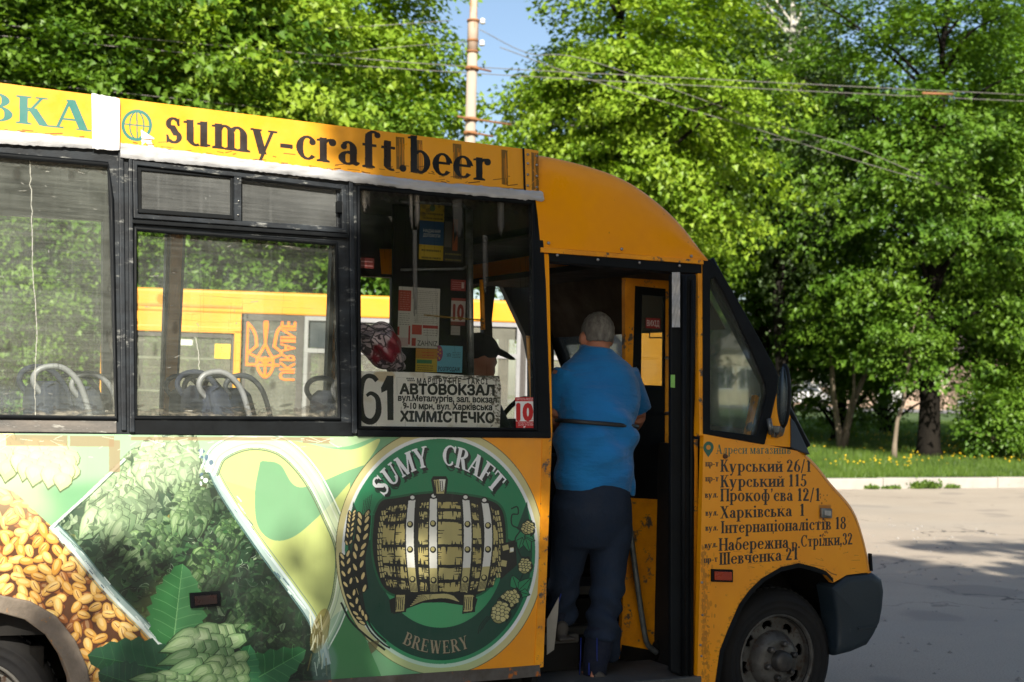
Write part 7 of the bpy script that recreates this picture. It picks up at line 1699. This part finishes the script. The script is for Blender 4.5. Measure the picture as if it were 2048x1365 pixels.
MB().tube([Pm(1122, 1188, .385), Pm(1115, 1212, .395), Pm(1110, 1248, .40)], .0028, 6).build('trouser_piping', M_stripe, man)
for cx_, cy_, px, py, y in ((0, 0, 1187, 1368, .33), (0, 0, 1114, 1268, .47)):
    c_ = arr(Pm(px, py, y))
    def shoe(mb, c_=c_):
        mb.tube([c_+arr([-.012, -.075, .035]), c_+arr([0, -.03, .03]), c_+arr([.005, .05, .02]), c_+arr([.01, .13, .005]), c_+arr([.01, .185, .0])], [(.030, .036), (.042, .044), (.045, .038), (.048, .030), (.03, .018)], 14)
        mb.box((c_[0]-.042, c_[1]-.10, c_[2]-.022), (c_[0]+.05, c_[1]+.19, c_[2]-.002))
    vox('shoe', shoe, M_shoe, man, .009, 2)
# driver, seated on the far side, in a dark cap
dh = Y(958, 712, 1.42); drv = empty('person', (float(dh[0]), 1.42, .66), 'driver in a dark peaked cap seated behind the glass, facing the windscreen', 'person')
def drv_body(mb):
    mb.ell(V(dh), (.10, .078, .115), 18, 14); mb.ell((dh[0]+.085, dh[1], dh[2]-.03), (.03, .018, .03), 8, 6); mb.ell((dh[0]+.04, dh[1], dh[2]-.08), (.06, .055, .05), 12, 8)
    for sy in (-1, 1): mb.ell((dh[0]-.01, dh[1]+sy*.078, dh[2]-.02), (.02, .01, .032), 8, 6)
    mb.tube([V(dh+arr([-.03, 0, -.08])), V(dh+arr([-.04, 0, -.2]))], [.06, .07], 12)
    loft(mb, [((dh[0]-.03, 1.42, dh[2]-.17), .07, .10), ((dh[0]-.04, 1.42, dh[2]-.26), .12, .20), ((dh[0]-.05, 1.42, dh[2]-.5), .13, .19), ((dh[0]-.05, 1.42, dh[2]-.78), .14, .17)])
    for sy in (-1, 1):
        a_, e_, w_ = arr([dh[0]-.03, 1.42+sy*.2, dh[2]-.28]), arr([dh[0]+.10, 1.42+sy*.26, dh[2]-.55]), arr([dh[0]+.36, 1.42+sy*.14, dh[2]-.42])
        mb.tube([a_, e_], [.05, .04], 12); mb.tube([e_, w_], [.04, .028], 12); hand(mb, w_, (1, 0, 0), sy)
        mb.tube([(dh[0]-.05, 1.42+sy*.1, dh[2]-.76), (dh[0]+.40, 1.42+sy*.13, dh[2]-.72)], [.085, .06], 12); mb.tube([(dh[0]+.40, 1.42+sy*.13, dh[2]-.72), (dh[0]+.46, 1.42+sy*.13, dh[2]-1.05)], [.06, .04], 12)
vox('body', drv_body, M_skin, drv, .012, 3)
M_cap = mat('dark_cap', (.012, .012, .014), .85, 0, (.02, .02, .022), 20)
def cap_(mb):
    mb.ell((dh[0]-.005, dh[1], dh[2]+.035), (.118, .092, .092), 18, 12)
    mb.tube([(dh[0]+.06, dh[1], dh[2]+.045), (dh[0]+.13, dh[1], dh[2]+.022), (dh[0]+.215, dh[1], dh[2]-.014)], [(.09, .014), (.075, .012), (.03, .008)], 12)
vox('cap', cap_, M_cap, drv, .010, 2)
def jack(mb):
    loft(mb, [((dh[0]-.03, 1.42, dh[2]-.15), .085, .10), ((dh[0]-.04, 1.42, dh[2]-.25), .14, .225), ((dh[0]-.05, 1.42, dh[2]-.5), .155, .21), ((dh[0]-.05, 1.42, dh[2]-.8), .16, .19)])
    for sy in (-1, 1):
        a_, e_, w_ = arr([dh[0]-.03, 1.42+sy*.2, dh[2]-.28]), arr([dh[0]+.10, 1.42+sy*.26, dh[2]-.55]), arr([dh[0]+.34, 1.42+sy*.15, dh[2]-.43]); mb.tube([a_, e_], [.068, .056], 12); mb.tube([e_, w_], [.056, .042], 12)
vox('jacket', jack, mat('dark_jacket', (.014, .016, .02), .85, 0, (.02, .022, .028), 8, bmp=.3), drv, .012, 3)
# ------------------------------------------------------------------ end
